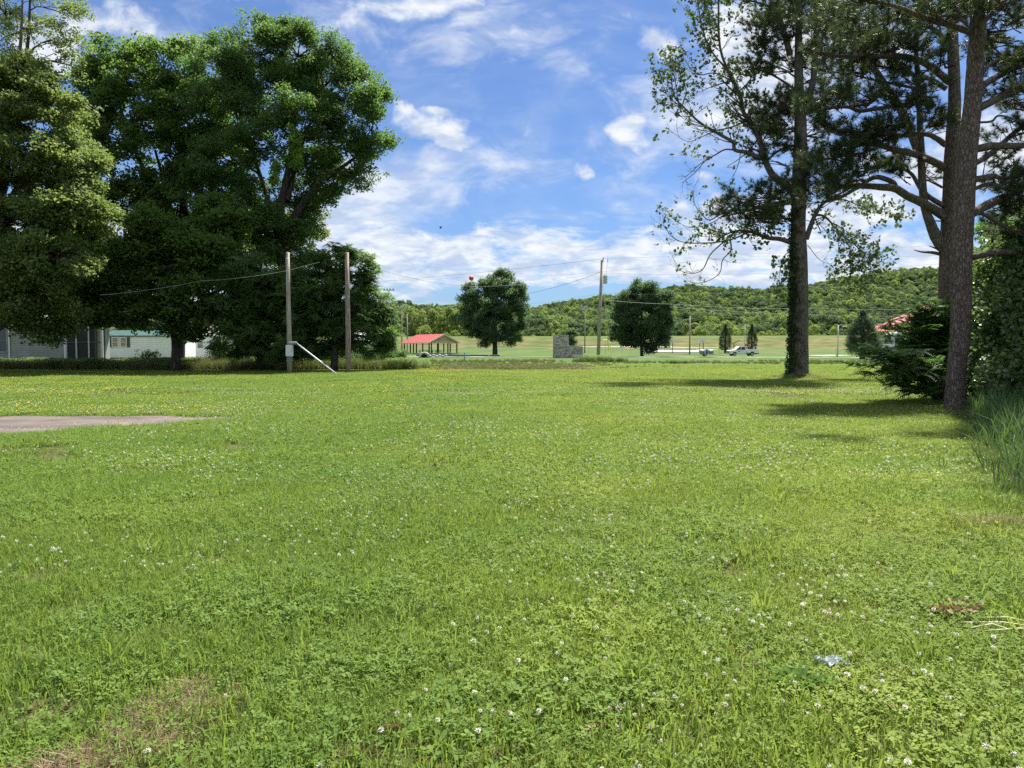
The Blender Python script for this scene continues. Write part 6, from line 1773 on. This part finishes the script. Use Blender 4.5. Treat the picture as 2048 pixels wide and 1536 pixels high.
# chain link fence behind
def fence():
    root = empty('chain_link_fence', gbase(1160, 205), 'pale chain link fence behind the transformer pole', 'fence')
    o_ = Vector(root.location)
    pts_ = [Vector(gbase(p, 205)) for p in np.linspace(1160, 1345, 12)]
    for p in pts_:
        m_ = MB(); q = p-o_; m_.tube([q, q+Vector((0, 0, 1.7))], .035, 6); m_.build('post', M['grey_light'], root)
    m_ = MB(); m_.tube([p-o_+Vector((0, 0, 1.7)) for p in pts_], .03, 5); m_.build('rail', M['grey_light'], root)
    m_ = MB()
    L_ = (pts_[-1]-pts_[0]).x
    for i in range(110):
        x_ = L_*i/110
        for sg in (-1, 1):
            m_.tube([(x_, 0, .05 if sg > 0 else 1.65), (min(L_, x_+.9), 0, 1.65 if sg > 0 else .05)], .007, 3, cap=False)
    m_.build('mesh', M['grey_light'], root, kind='stuff')
fence()

# --- basketball hoops
def hoop(px, top, bot, Y, wpx, post_px, label):
    b = gbase(post_px, Y); root = empty('basketball_hoop', (b[0], b[1], b[2]), label, 'basketball hoop')
    x_ = px_x(px, Y)-b[0]; z1, z0 = hz(top, Y)-b[2], hz(bot, Y)-b[2]; W = wpx/FOC*Y
    m_ = MB(); m_.tube([(0, 0, 0), (0, 0, z0*.85), (x_*.8, -.4, z0+.3)], [.10, .09, .07], 8); m_.build('post', M['black'], root)
    m_ = MB(); m_.box((x_, -.55, (z0+z1)/2), (W, .06, z1-z0)); m_.build('backboard', M['white'], root)
    m_ = MB(); m_.tube([(x_+.23*math.cos(a), -.86+.23*math.sin(a), z0+.18) for a in np.linspace(0, 6.283, 17)], .015, 5); rim_ = m_.build('rim', M['ball'], root)
    m_ = MB()
    for a in np.linspace(0, 6.283, 9)[:-1]:
        m_.tube([(x_+.23*math.cos(a), -.86+.23*math.sin(a), z0+.18), (x_+.12*math.cos(a+.4), -.86+.12*math.sin(a+.4), z0-.25)], .008, 3, cap=False)
    m_.build('net', M['white'], root)
hoop(1403.5, 676.5, 684, 176, 13, 1406, 'basketball hoop with a white backboard right of the plain wooden pole')
hoop(1344, 677, 685, 205, 9, 1345, 'distant backboard just right of the rounded park tree')
hoop(1398, 680, 686, 330*.66, 6, 1399, 'smallest distant backboard half hidden behind the nearer one')
# yellow and white rails of the courts
for (a, b_, z_, mt, lb) in [((1392, 205), (1438, 205), .95, 'yellow', 'yellow rail behind the basketball hoop'), ((1330, 230), (1440, 228), 1.0, 'white', 'thin white rail at the back of the court')]:
    p, q = Vector(gbase(*a)), Vector(gbase(*b_)); r_ = empty('rail_fence', p, lb, 'rail')
    m_ = MB(); m_.tube([(0, 0, z_), tuple(q-p+Vector((0, 0, z_)))], .05, 6); m_.build('rail', M[mt], r_)
    for i in range(7):
        s_ = (q-p)*(i/6); m_ = MB(); m_.tube([s_, s_+Vector((0, 0, z_))], .035, 5); m_.build('post', M[mt], r_)

# --- little red shelter
def shelter():
    Y = 196; b = gbase(1479, Y); root = empty('picnic_shelter', b, 'little shelter with a tilted red roof between the narrow evergreens', 'shelter', rz=-.35)
    W = 28/FOC*Y*1.02; zt = hz(681, Y)-b[2]; ze = hz(688, Y)-b[2]
    for side in (-1, 1):
        m_ = MB(); x0, x1 = side*W/2, 0
        m_.add([(x0, -1.6, ze), (x1, -1.6, zt), (x1, 1.6, zt), (x0, 1.6, ze), (x0, -1.6, ze+.12), (x1, -1.6, zt+.12), (x1, 1.6, zt+.12), (x0, 1.6, ze+.12)], [(0, 1, 2, 3), (7, 6, 5, 4), (0, 4, 5, 1), (2, 6, 7, 3), (3, 7, 4, 0), (1, 5, 6, 2)])
        m_.build('roof', M['roof_red'], root)
    for x_ in (-1, 1):
        for y_ in (-1, 1):
            m_ = MB(); m_.box((x_*W*.4, y_*1.3, ze/2), (.14, .14, ze)); m_.build('post', M['pole_brown'], root)
    m_ = MB(); m_.box((0, 0, .74), (1.7, .7, .06)); m_.box((0, -.6, .42), (1.7, .25, .05)); m_.box((0, .6, .42), (1.7, .25, .05)); m_.box((-.6, 0, .36), (.08, 1.1, .7)); m_.box((.6, 0, .36), (.08, 1.1, .7)); m_.build('built_in_table', M['pole_wood'], root)
shelter()

# --- wheels
def wheel(parent, x, y, r=.38, w=.26, rim=None):
    m_ = MB(); n = 18
    prof = [(-w/2, r*.62), (-w/2, r*.93), (-w*.3, r), (w*.3, r), (w/2, r*.93), (w/2, r*.62)]
    vs_ = []; fs = []
    for i in range(n):
        a = 6.283*i/n
        for (yy_, rr_) in prof: vs_.append((x+math.cos(a)*rr_, y+yy_, r+math.sin(a)*rr_))
    k_ = len(prof)
    for i in range(n):
        j = (i+1) % n
        for q in range(k_): fs.append((i*k_+q, i*k_+(q+1) % k_, j*k_+(q+1) % k_, j*k_+q))
    m_.add(vs_, fs); wh = m_.build('wheel', M['rubber'], parent, smooth=True)
    m_ = MB()
    for sg in (-1, 1):
        m_.tube([(x, y+sg*w*.30, r), (x, y+sg*w*.44, r), (x, y+sg*w*.5, r)], [r*.64, r*.60, r*.22], 14)
    m_.build('rim', rim or M['grey_light'], wh)
    return wh

# --- pickup truck
def truck():
    Y = 158; b = gbase(1455.5, Y); root = empty('pickup_truck', (b[0], b[1], .10), 'white pickup truck with a service body parked on the park path facing left', 'pickup truck', rz=.10)
    W = 1.95
    # cab and hood (side profile x,z), front of the truck at x=0
    def ext(name, prof, mat, y0=-W/2, y1=W/2, parent=root, taper=0):
        m_ = MB(); n = len(prof); V = []
        for (y_, t) in ((y0, 1), (y1, -1)):
            for (x_, z_) in prof:
                k_ = taper*max(0, z_-1.15)
                V.append((x_, y_+k_*t, z_))
        F = [tuple(range(n)), tuple(range(2*n-1, n-1, -1))]
        for i in range(n):
            j = (i+1) % n; F.append((i, i+n, j+n, j))
        m_.add(V, F); return m_.build(name, mat, parent)
    ext('body', [(0.05, .45), (.0, .75), (.06, 1.08), (.20, 1.16), (1.25, 1.26), (2.0, 1.90), (2.25, 1.96), (3.45, 1.96), (3.52, 1.20), (3.52, .42), (1.55, .38), (1.45, .72), (1.25, .86), (.85, .86), (.65, .72), (.56, .45)], M['white_metal'], taper=.20)
    ext('service_body', [(3.58, .62), (3.58, 1.42), (6.1, 1.42), (6.1, .58), (5.25, .58), (5.15, .82), (4.95, .92), (4.6, .92), (4.4, .82), (4.3, .58)], M['white_metal'], -W/2-.04, W/2+.04)
    for y_ in (-1, 1):
        m_ = MB(); yy_ = y_*(W/2-.02)
        m_.add([(1.42, yy_, 1.26), (2.02, yy_-y_*.10, 1.82), (2.42, yy_-y_*.10, 1.86), (2.42, yy_, 1.26)], [(0, 1, 2, 3), (3, 2, 1, 0)]); m_.build('side_window', M['glass'], root)
        m_ = MB(); m_.add([(2.52, yy_, 1.26), (2.52, yy_-y_*.10, 1.86), (3.3, yy_-y_*.10, 1.86), (3.3, yy_, 1.26)], [(0, 1, 2, 3), (3, 2, 1, 0)]); m_.build('side_window', M['glass'], root)
        for i, (x0, x1) in enumerate(((3.68, 4.3), (4.36, 5.2), (5.26, 6.0))):
            m_ = MB(); m_.box(((x0+x1)/2, y_*(W/2+.055), 1.17 if i == 1 else 1.05), (x1-x0, .03, .42 if i == 1 else .66)); d_ = m_.build('locker_door', M['white'], root)
            m_ = MB(); m_.box((x1-.1, y_*(W/2+.08), 1.12), (.08, .03, .05)); m_.build('latch', M['black'], d_)
        m_ = MB(); m_.box((2.48, y_*(W/2+.005), .85), (.02, .02, .8)); m_.build('door_seam', M['grey'], root)
        m_ = MB(); m_.box((1.95, y_*(W/2+.012), .98), (.42, .02, .20)); m_.build('door_emblem', M['blue_pale'], root)
        m_ = MB(); m_.box((1.50, y_*(W/2+.12), 1.32), (.10, .22, .26)); m_.build('mirror', M['black'], root)
        m_ = MB(); m_.box((-.01, y_*.72, .86), (.08, .32, .20)); m_.build('headlight', M['glass'], root)
        m_ = MB(); m_.box((6.13, y_*.85, 1.1), (.05, .14, .3)); m_.build('tail_light', M['red_lamp'], root)
        wheel(root, 1.05, y_*(W/2-.14)); wheel(root, 4.77, y_*(W/2-.14))
    m_ = MB(); m_.add([(1.30, -.72, 1.28), (1.30, .72, 1.28), (1.98, .62, 1.84), (1.98, -.62, 1.84)], [(0, 1, 2, 3), (3, 2, 1, 0)]); m_.build('windscreen', M['glass'], root)
    m_ = MB(); m_.box((-.08, 0, .55), (.2, W, .22)); m_.build('bumper', M['grey_light'], root)
    m_ = MB(); m_.box((-.01, 0, .86), (.06, .95, .24)); m_.build('grille', M['black'], root)
    m_ = MB(); m_.box((3.2, 0, .42), (5.6, 1.2, .12)); m_.build('frame', M['black'], root)
    m_ = MB(); m_.box((6.2, 0, .52), (.18, W-.1, .14)); m_.build('rear_bumper', M['black'], root)
    m_ = MB()
    for x_ in (3.75, 5.9):
        for y_ in (-.85, .85): m_.tube([(x_, y_, 1.42), (x_, y_, 1.95)], .03, 5)
        m_.tube([(x_, -.85, 1.95), (x_, .85, 1.95)], .03, 5)
    m_.build('rack', M['white'], root)
    m_ = MB(); m_.box((4.4, .1, 1.62), (.9, .8, .4)); m_.build('toolbox', M['black'], root)
truck()

# --- small trailer with tanks and blue barrel left of the truck
def trailer():
    Y = 156; b = gbase(1412, Y); root = empty('tank_trailer', (b[0], b[1], .06), 'small trailer with two dark tanks and a blue barrel, left of the pickup', 'trailer')
    for x_ in (-.85, .95):
        m_ = MB(); m_.tube([(x_-.55, 0, .95), (x_-.45, 0, .95), (x_+.45, 0, .95), (x_+.55, 0, .95)], [.3, .42, .42, .3], 14); m_.build('tank', M['grey'], root, smooth=True)
    m_ = MB(); m_.tube([(0, -.4, .35), (0, -.4, 1.45)], .24, 12); m_.build('barrel', M['blue'], root, smooth=True)
    m_ = MB(); m_.box((.3, 0, .42), (2.9, 1.3, .12)); m_.build('deck', M['concrete_dark'], root)
    m_ = MB(); m_.tube([(1.7, 0, .42), (3.6, 0, .18)], .06, 6); m_.build('drawbar', M['black'], root)
    wheel(root, -.3, -.7, .3, .2); wheel(root, -.3, .7, .3, .2)
trailer()

# --- motorhome
def motorhome():
    Y = 112; b = gbase(1772, Y); root = empty('motorhome', (b[0], b[1], 0.10), 'white motorhome half hidden behind the feathery shrub, its front to the left', 'motorhome', rz=.06)
    H = hz(663.5, Y)-.1; W = 2.45; L_ = 9.2
    m_ = MB(); prof = [(.55, .45), (.15, .55), (.0, 1.2), (.10, 1.9), (.55, H-.35), (1.0, H-.05), (1.5, H), (L_-.1, H), (L_, H-.1), (L_, .45)]
    m_.extrude([(p[1], p[0]) for p in prof][:0] or [(x_, z_) for (x_, z_) in prof], -W/2, W/2, axis='Y'); m_.build('body', M['white_metal'], root)
    m_ = MB(); m_.add([(.02, -W/2+.1, 1.45), (.02, W/2-.1, 1.45), (.42, W/2-.15, H-.62), (.42, -W/2+.15, H-.62)], [(0, 1, 2, 3), (3, 2, 1, 0)]); m_.build('windscreen', M['glass'], root)
    for (x0, x1, z0_, z1_) in [(.55, 1.7, 1.45, H-.95), (2.3, 3.6, 1.7, H-.9), (4.6, 5.8, 1.7, H-.9), (6.8, 8.2, 1.8, H-.9)]:
        m_ = MB(); m_.box(((x0+x1)/2, -W/2-.02, (z0_+z1_)/2), (x1-x0, .05, z1_-z0_)); w_ = m_.build('window', M['glass'], root)
        m_ = MB(); m_.box(((x0+x1)/2, -W/2-.05, z1_+.03), (x1-x0+.1, .04, .06)); m_.box(((x0+x1)/2, -W/2-.05, z0_-.03), (x1-x0+.1, .04, .06)); m_.build('frame', M['grey'], w_)
    m_ = MB(); m_.box((L_/2, -W/2-.02, 1.15), (L_-.8, .03, .38)); m_.build('stripe', M['roof_red'], root)
    m_ = MB(); m_.box((L_/2+.3, -W/2-.02, .66), (L_-1.6, .03, .42)); m_.build('skirt', M['black'], root)
    m_ = MB(); m_.box((.0, 0, .62), (.2, W, .3)); m_.build('bumper', M['white'], root)
    for y_ in (-W/2+.15, W/2-.15):
        wheel(root, .95, y_, .44, .28, M['white']); wheel(root, 6.3, y_, .44, .28, M['white'])
        m_ = MB(); m_.box((.0, y_*.8, 1.0), (.08, .3, .2)); m_.build('headlight', M['glass'], root)
        m_ = MB(); m_.box((.05, y_*1.22, H-1.0), (.12, .2, .55)); m_.build('mirror', M['white'], root)
    m_ = MB(); m_.box((4.5, 0, H+.15), (1.0, .8, .3)); m_.build('roof_unit', M['white'], root)
motorhome()

# --- red roofed building behind it
def red_building():
    Y = 132; b = gbase(1792, Y); root = empty('park_building', b, 'tan building with a big red metal roof behind the motorhome and pines', 'building')
    W = 30.0; Dp = 14.0; ze = hz(661, Y)-b[2]; zr = hz(600, Y+7)-b[2]
    m_ = MB(); m_.box((W/2, Dp/2, ze/2), (W-1.4, Dp-1.4, ze)); m_.build('wall', M['tan_wall'], root)
    hx = 11.0
    A0, B0, C0, D0 = (0, 0, ze), (W, 0, ze), (W, Dp, ze), (0, Dp, ze); E, F_ = (hx, Dp/2, zr), (W-hx*.6, Dp/2, zr)
    m_ = MB(); m_.add([A0, B0, C0, D0, E, F_], [(0, 1, 5, 4), (1, 2, 5), (2, 3, 4, 5), (3, 0, 4), (0, 3, 2, 1)])
    for i in range(1, 60):
        x_ = W*i/60; t = min(1, x_/hx, (W-x_)/(hx*.6)); q = (x_, Dp/2*t, ze+(zr-ze)*t)
        m_.tube([(x_, 0, ze+.03), (q[0], q[1], q[2]+.03)], .03, 3, cap=False)
    m_.build('roof', M['roof_red'], root)
    m_ = MB(); m_.box((W/2, -.05, ze-.12), (W, .1, .26)); m_.build('fascia', M['cream'], root)
    for i in range(4):
        x_ = 3+i*6.5; m_ = MB(); m_.box((x_, .62, ze*.5), (1.4, .12, 1.2)); w_ = m_.build('window', M['glass'], root)
        m_ = MB()
        for (dx, dz_, sx, sz) in ((0, .64, 1.56, .08), (0, -.64, 1.56, .08), (-.74, 0, .08, 1.2), (.74, 0, .08, 1.2)): m_.box((x_+dx, .56, ze*.5+dz_), (sx, .08, sz))
        m_.build('frame', M['cream'], w_)
red_building()

# --- houses on the left
def clapboards(m_, x0, x1, y, z0, z1, h=.2, out=.03):
    n = int(round((z1-z0)/h)); h = (z1-z0)/n
    for i in range(n):
        a, b = z0+i*h, z0+(i+1)*h
        m_.add([(x0, y-out, a), (x1, y-out, a), (x1, y-.004, b), (x0, y-.004, b), (x0, y+.05, a), (x1, y+.05, a)], [(0, 1, 2, 3), (0, 4, 5, 1)])
def window(parent, x, y, z, w, h, panes=(1, 2), pane='glass', frame='white', shutters=False, fr=.08):
    m_ = MB()
    for (dx, dz_, sx, sz) in ((0, h/2, w+fr, fr), (0, -h/2, w+fr, fr), (-w/2, 0, fr, h-fr), (w/2, 0, fr, h-fr)): m_.box((x+dx, y-.06, z+dz_), (sx, .10, sz))
    for j in range(1, panes[1]): m_.box((x, y-.05, z-h/2+h*j/panes[1]), (w-fr, .07, .05))
    for i in range(1, panes[0]): m_.box((x-w/2+w*i/panes[0], y-.05, z), (.05, .06, h-fr))
    wi = m_.build('window', M[frame], parent)
    for i in range(panes[0]):
        for j in range(panes[1]):
            o = MB(); o.box((x-w/2+w*(i+.5)/panes[0], y-.025, z-h/2+h*(j+.5)/panes[1]), (w/panes[0]-.06, .02, h/panes[1]-.06)); o.build('pane', M[pane], wi)
    if shutters:
        for s_ in (-1, 1):
            o = MB(); o.box((x+s_*(w/2+.27), y-.05, z), (.40, .06, h+.08))
            for k_ in range(9): o.box((x+s_*(w/2+.27), y-.09, z-h/2+.1+k_*(h-.15)/8.5), (.32, .03, .06))
            o.build('shutter', M['shutter'], parent)
    return wi
def house_left():
    Y = 70; k_ = Y/FOC; o0 = gbase(131, Y); root = empty('house', o0, 'dull white house with a dark screened porch under the left trees', 'house')
    X = lambda px: (px-131)*k_
    z0, z1 = .35, hz(638, Y)
    m_ = MB(); m_.box((X(131)-7.5, 4.0, (z1-.1)/2), (14.9, 7.8, z1-.1)); m_.build('wall', M['siding_dull'], root)
    m_ = MB(); clapboards(m_, X(131)-14.9, X(131), .06, z0, z1, .22); m_.build('siding', M['siding_dull'], root, kind='stuff')
    m_ = MB(); m_.box((X(131)-7.5, .02, .15), (15, .12, .42)); m_.build('foundation', M['concrete_dark'], root)
    window(root, X(4), .03, hz(680, Y), 1.15, 2.15, (1, 2), 'glass', 'siding_dull', fr=.12)
    window(root, X(-110), .03, hz(680, Y), 1.15, 2.15, (1, 2), 'glass', 'siding_dull', fr=.12)
    m_ = MB(); m_.box((X(20), -.03, (z0+z1)/2), (.12, .08, z1-z0)); m_.build('corner_board', M['siding'], root)
    m_ = MB(); m_.box((X(131)+.02, -.03, (z0+z1)/2), (.14, .10, z1-z0)); m_.build('corner_board', M['siding'], root)
    # porch
    px0, px1 = X(132)+.1, X(205)
    m_ = MB(); m_.box(((px0+px1)/2, 1.3, .20), (px1-px0, 2.9, .40)); m_.build('porch_floor', M['concrete_dark'], root)
    m_ = MB(); m_.box(((px0+px1-1.2)/2, 2.8, z1/2), (px1-px0-1.2, .15, z1)); m_.build('porch_back_wall', M['shutter'], root)
    for p_ in (133, 153, 178, 192, 204):
        m_ = MB(); m_.box((X(p_)+.05, .0, (z1+.35)/2), (.12 if p_ != 204 else .2, .12, z1-.35)); m_.build('porch_post', M['grey_light'] if p_ != 192 else M['shutter'], root)
    m_ = MB(); m_.box(((px0+px1)/2, .0, hz(684, Y)), (px1-px0, .07, .10)); m_.build('porch_rail', M['shutter'], root)
    for i, (a, b_) in enumerate(((134, 152), (154, 177), (179, 191), (193, 203))):
        m_ = MB(); m_.box((X((a+b_)/2), .06, (z1+.35)/2), ((b_-a)*k_, .02, z1-.45)); m_.build('screen_panel', M['black'] if i < 3 else M['curtain'], root)
    m_ = MB(); m_.extrude([(-.6, z1), (-.6, z1+.12), (4.0, z1+2.3), (8.6, z1+.12), (8.6, z1), (4.0, z1+2.15)], X(131)-15.3, px1-.1, axis='X'); m_.build('roof', M['roof_grey'], root)
house_left()
def trailer_home():
    Y = 92; k_ = Y/FOC; o0 = gbase(212, Y); root = empty('mobile_home', o0, 'bright white mobile home with grey shutters and a green metal roof', 'mobile home')
    L_ = 150*k_; z0, z1 = .5, hz(673, Y)
    m_ = MB(); m_.box((L_/2, 2.2, (z0+z1)/2), (L_, 4.3, z1-z0)); m_.build('wall', M['siding'], root)
    m_ = MB(); clapboards(m_, 0.02, L_-.02, .04, z0, z1-.05, .22, .035); m_.build('siding', M['siding'], root, kind='stuff')
    m_ = MB(); m_.box((L_/2, 2.2, .22), (L_-.1, 4.2, .55)); m_.build('skirting', M['concrete_dark'], root)
    for x_ in (20, 36.5):
        window(root, x_*k_+.0, .0, hz(685, Y), .72, 1.12, (1, 2), 'curtain', 'white')
    for x_ in (11.5, 46):
        o = MB(); o.box((x_*k_, -.04, hz(685, Y)), (.36, .06, 1.22))
        for q in range(9): o.box((x_*k_, -.08, hz(685, Y)-.52+q*.13), (.28, .03, .06))
        o.build('shutter', M['shutter'], root)
    m_ = MB(); m_.tube([(-.02, -.08, z1), (-.02, -.08, .1), (.1, -.25, .05)], .05, 6); m_.build('downspout', M['white'], root)
    m_ = MB(); m_.box((L_/2, -.08, z1+.02), (L_+.2, .12, .12)); m_.build('gutter', M['shutter'], root)
    zr = z1+.75
    m_ = MB(); m_.add([(-.2, -.15, z1+.08), (L_+.2, -.15, z1+.08), (L_+.2, 2.2, zr), (-.2, 2.2, zr), (L_+.2, 4.5, z1+.08), (-.2, 4.5, z1+.08)], [(0, 1, 2, 3), (3, 2, 4, 5), (0, 3, 5), (1, 4, 2), (0, 5, 4, 1)])
    for i in range(1, 30): m_.tube([(L_*i/30, -.15, z1+.11), (L_*i/30, 2.2, zr+.03)], .02, 3, cap=False)
    m_.build('roof', M['roof_teal'], root)
trailer_home()
def house_mid():
    Y = 100; k_ = Y/FOC; o0 = gbase(366, Y); root = empty('house', o0, 'white house glimpsed through leaves right of the low maple trunk, with a black railed porch', 'house')
    L_ = 95*k_; z1 = hz(672, Y)
    m_ = MB(); m_.box((L_/2, 3, z1/2), (L_, 6, z1)); m_.build('wall', M['siding'], root)
    m_ = MB(); clapboards(m_, 0.02, L_-.02, .04, .4, z1, .22, .035); m_.build('siding', M['siding'], root, kind='stuff')
    window(root, 36*k_, 0, hz(688, Y), .8, 1.1); window(root, 60*k_, 0, hz(688, Y), .8, 1.1)
    m_ = MB(); m_.extrude([(-.4, z1), (3, z1+1.5), (6.4, z1)], -.3, L_+.3, axis='X'); m_.build('roof', M['roof_grey'], root)
    m_ = MB(); m_.box((12*k_, -1.0, .32), (30*k_, 1.8, .64)); m_.build('porch_floor', M['concrete_dark'], root)
    m_ = MB(); za, zb = .64, hz(692, Y-2)
    m_.box((12*k_, -1.85, zb), (30*k_, .05, .05))
    for i in range(14): m_.box((12*k_-15*k_+30*k_*(i+.5)/14, -1.85, (za+zb)/2), (.03, .03, zb-za))
    m_.build('railing', M['black'], root)
house_mid()
def shed():
    Y = 84; k_ = Y/FOC; o0 = gbase(697, Y); root = empty('shed', o0, 'pale grey shed roof showing through the leaves between the brown pole and the pavilion', 'shed')
    L_ = 40*k_; z1 = hz(684, Y); zr = hz(664, Y)
    m_ = MB(); m_.box((L_/2, 2, z1/2), (L_, 4, z1)); m_.build('wall', M['siding'], root)
    m_ = MB(); m_.extrude([(-.3, z1), (2, zr), (4.3, z1)], -.2, L_+.2, axis='X'); m_.build('roof', M['grey_light'], root)
    m_ = MB(); m_.box((L_*.6, -.03, z1*.45), (.9, .06, z1*.85)); m_.build('door', M['white'], root)
shed()

# --- things lying in the grass
def G1(x, y): return float(G(x, y))
x_, y_ = GP(1675, 1364)
pl = MB(); nx_, ny_ = 16, 7
for j in range(ny_):
    for i in range(nx_):
        u, v = i/(nx_-1)-.5, j/(ny_-1)-.5
        pl.v.append((u*.15+.012*math.sin(v*9), .0+v*.055+.012*math.sin(u*8), .062+.012*math.sin(u*31+v*7)+.010*math.sin(v*40+u*9)+random.uniform(-.005, .005))); pl.n += 1
for j in range(ny_-1):
    for i in range(nx_-1):
        if abs(i-nx_/2) > nx_*.42 and random.random() < .35: continue
        pl.f.append((j*nx_+i, j*nx_+i+1, (j+1)*nx_+i+1, (j+1)*nx_+i)); pl.mi.append(0)
o = pl.build('plastic_scrap', M['plastic'], loc=(x_, y_, G1(x_, y_))); o.rotation_euler = (0, 0, -.25); tag(o, 'crumpled scrap of clear plastic film lying in the clover', 'plastic scrap')

def curled_leaf(s, mat):
    mb = MB(); n = 6
    for i in range(n+1):
        t = i/n-.5; w = math.cos(t*math.pi)*.45+.03
        for k_ in (-1, -.5, 0, .5, 1):
            mb.v.append((t*s*1.3, k_*w*s, (abs(k_)**1.5*.35*w+.18*math.sin(t*5)+.05*random.uniform(-1, 1))*s)); mb.n += 1
    for i in range(n):
        for k_ in range(4): mb.f.append((i*5+k_, i*5+k_+1, (i+1)*5+k_+1, (i+1)*5+k_)); mb.mi.append(0)
    return mb
# brown leaf pile with pale stalks
px0_, py0_ = GP(1925, 1250)
pile = empty('dead_plant', (px0_, py0_, G1(px0_, py0_)), 'withered brown plant with pale stalks lying at the lower right', 'dead plant')
for i in range(34):
    q = curled_leaf(random.uniform(.025, .05), None)
    o = q.build('dead_leaf', M['dead_leaf'], pile, loc=(random.gauss(0, .10), random.gauss(0, .05), .045+random.random()*.035)); o.rotation_euler = (random.gauss(0, .6), random.gauss(0, .6), random.random()*6.28)
for i, (a, b_) in enumerate([((1930, 1272), (2110, 1282)), ((1960, 1262), (2100, 1275)), ((1985, 1290), (2130, 1300)), ((1950, 1285), (2048, 1290))]):
    xa, ya = GP(*a); xb, yb = GP(*b_)
    m_ = MB(); m_.tube([(xa-px0_, ya-py0_, .045), ((xa+xb)/2-px0_, (ya+yb)/2-py0_, .058+.006*i), (xb-px0_, yb-py0_, .04)], [.005, .007, .004], 6); m_.build('stalk', M['straw_stalk'] if 'straw_stalk' in M else M['straw'], pile)
for i, (px_, py_, s_) in enumerate([(780, 1508, .05), (1310, 1402, .035), (1425, 1400, .03), (1805, 1465, .03), (1185, 1510, .035), (340, 1232, .03), (295, 1350, .025), (1235, 1240, .025), (798, 822, .09), (810, 824, .08), (1200, 1502, .03)]):
    xa, ya = GP(px_, py_); o = curled_leaf(s_*1.2, None).build('fallen_leaf', M['dead_leaf'], loc=(xa, ya, G1(xa, ya)+.055)); o.rotation_euler = (random.gauss(0, .4), random.gauss(0, .4), random.random()*6)
    tag(o, ['brown leaf at the bottom edge, left of the bottom centre', 'brown leaf lying left of the large weed rosette', 'small brown leaf between the broad weed and the large rosette', 'brown leaf near the lower right corner, right of the large rosette', 'brown leaf at the bottom edge right of the centre', 'small brown leaf in the left lawn above the dry strip',
        'smallest brown leaf, left of the end of the dry strip', 'small pale brown leaf in the lower middle of the lawn', 'large brown leaf far out in the lawn, left one of two', 'large brown leaf far out in the lawn, right one of two', 'brown leaf at the bottom edge, paired with the one right of the centre'][i], 'leaf', 'brown leaves lying in the lawn')
# broad leaved weed rosettes
def rosette(px, py, n, L_, w, label, up=.7):
    xa, ya = GP(px, py); root = empty('weed_rosette', (xa, ya, G1(xa, ya)), label, 'weed')
    for i in range(n):
        a = 6.283*i/n+random.uniform(-.25, .25); ll = L_*random.uniform(.75, 1.15); e_ = up*random.uniform(.6, 1.3); mb = MB()
        for k_ in range(7):
            t = k_/6; ww = w*(math.sin(math.pi*min(1, t*.9+.08))**.8+.05)
            cx_, cz_ = ll*t, ll*(e_*t-.55*e_*t*t); 
            for s_ in (-1, 0, 1):
                mb.v.append((cx_*math.cos(a)-s_*ww*math.sin(a), cx_*math.sin(a)+s_*ww*math.cos(a), cz_+abs(s_)*ww*.35+.01)); mb.n += 1
        for k_ in range(6):
            for s_ in range(2): mb.f.append((k_*3+s_, k_*3+s_+1, (k_+1)*3+s_+1, (k_+1)*3+s_)); mb.mi.append(0)
        mb.build('leaf', M['rosette'], root, smooth=True)
rosette(1608, 1405, 28, .15, .009, 'large upright rosette of long leaves below the plastic scrap', 1.0)
rosette(1060, 1460, 8, .10, .018, 'broad leaved weed rosette near the bottom centre', .5)
rosette(1420, 1080, 9, .12, .016, 'flat weed rosette in the right middle of the lawn', .4)
rosette(985, 1000, 8, .13, .02, 'flat weed rosette in the middle of the lawn', .4)
rosette(1800, 1050, 9, .14, .018, 'broad weed near the yellow flowers on the right', .5)
rosette(1890, 1420, 8, .09, .016, 'weed rosette near the lower right corner', .5)

# brown debris at the foot of the reeds
xa, ya = GP(2010, 1068)
n = 130; 
th = scatter('reed_litter', 'thatch', flat_pts(xa+rng.normal(0, .16, n), ya+rng.normal(0, .10, n), .03), rot_rnd(n, .3), .8+.6*rng.random(n), kind='stuff')
tag(th, 'heap of brown litter at the foot of the reeds', 'dry grass')
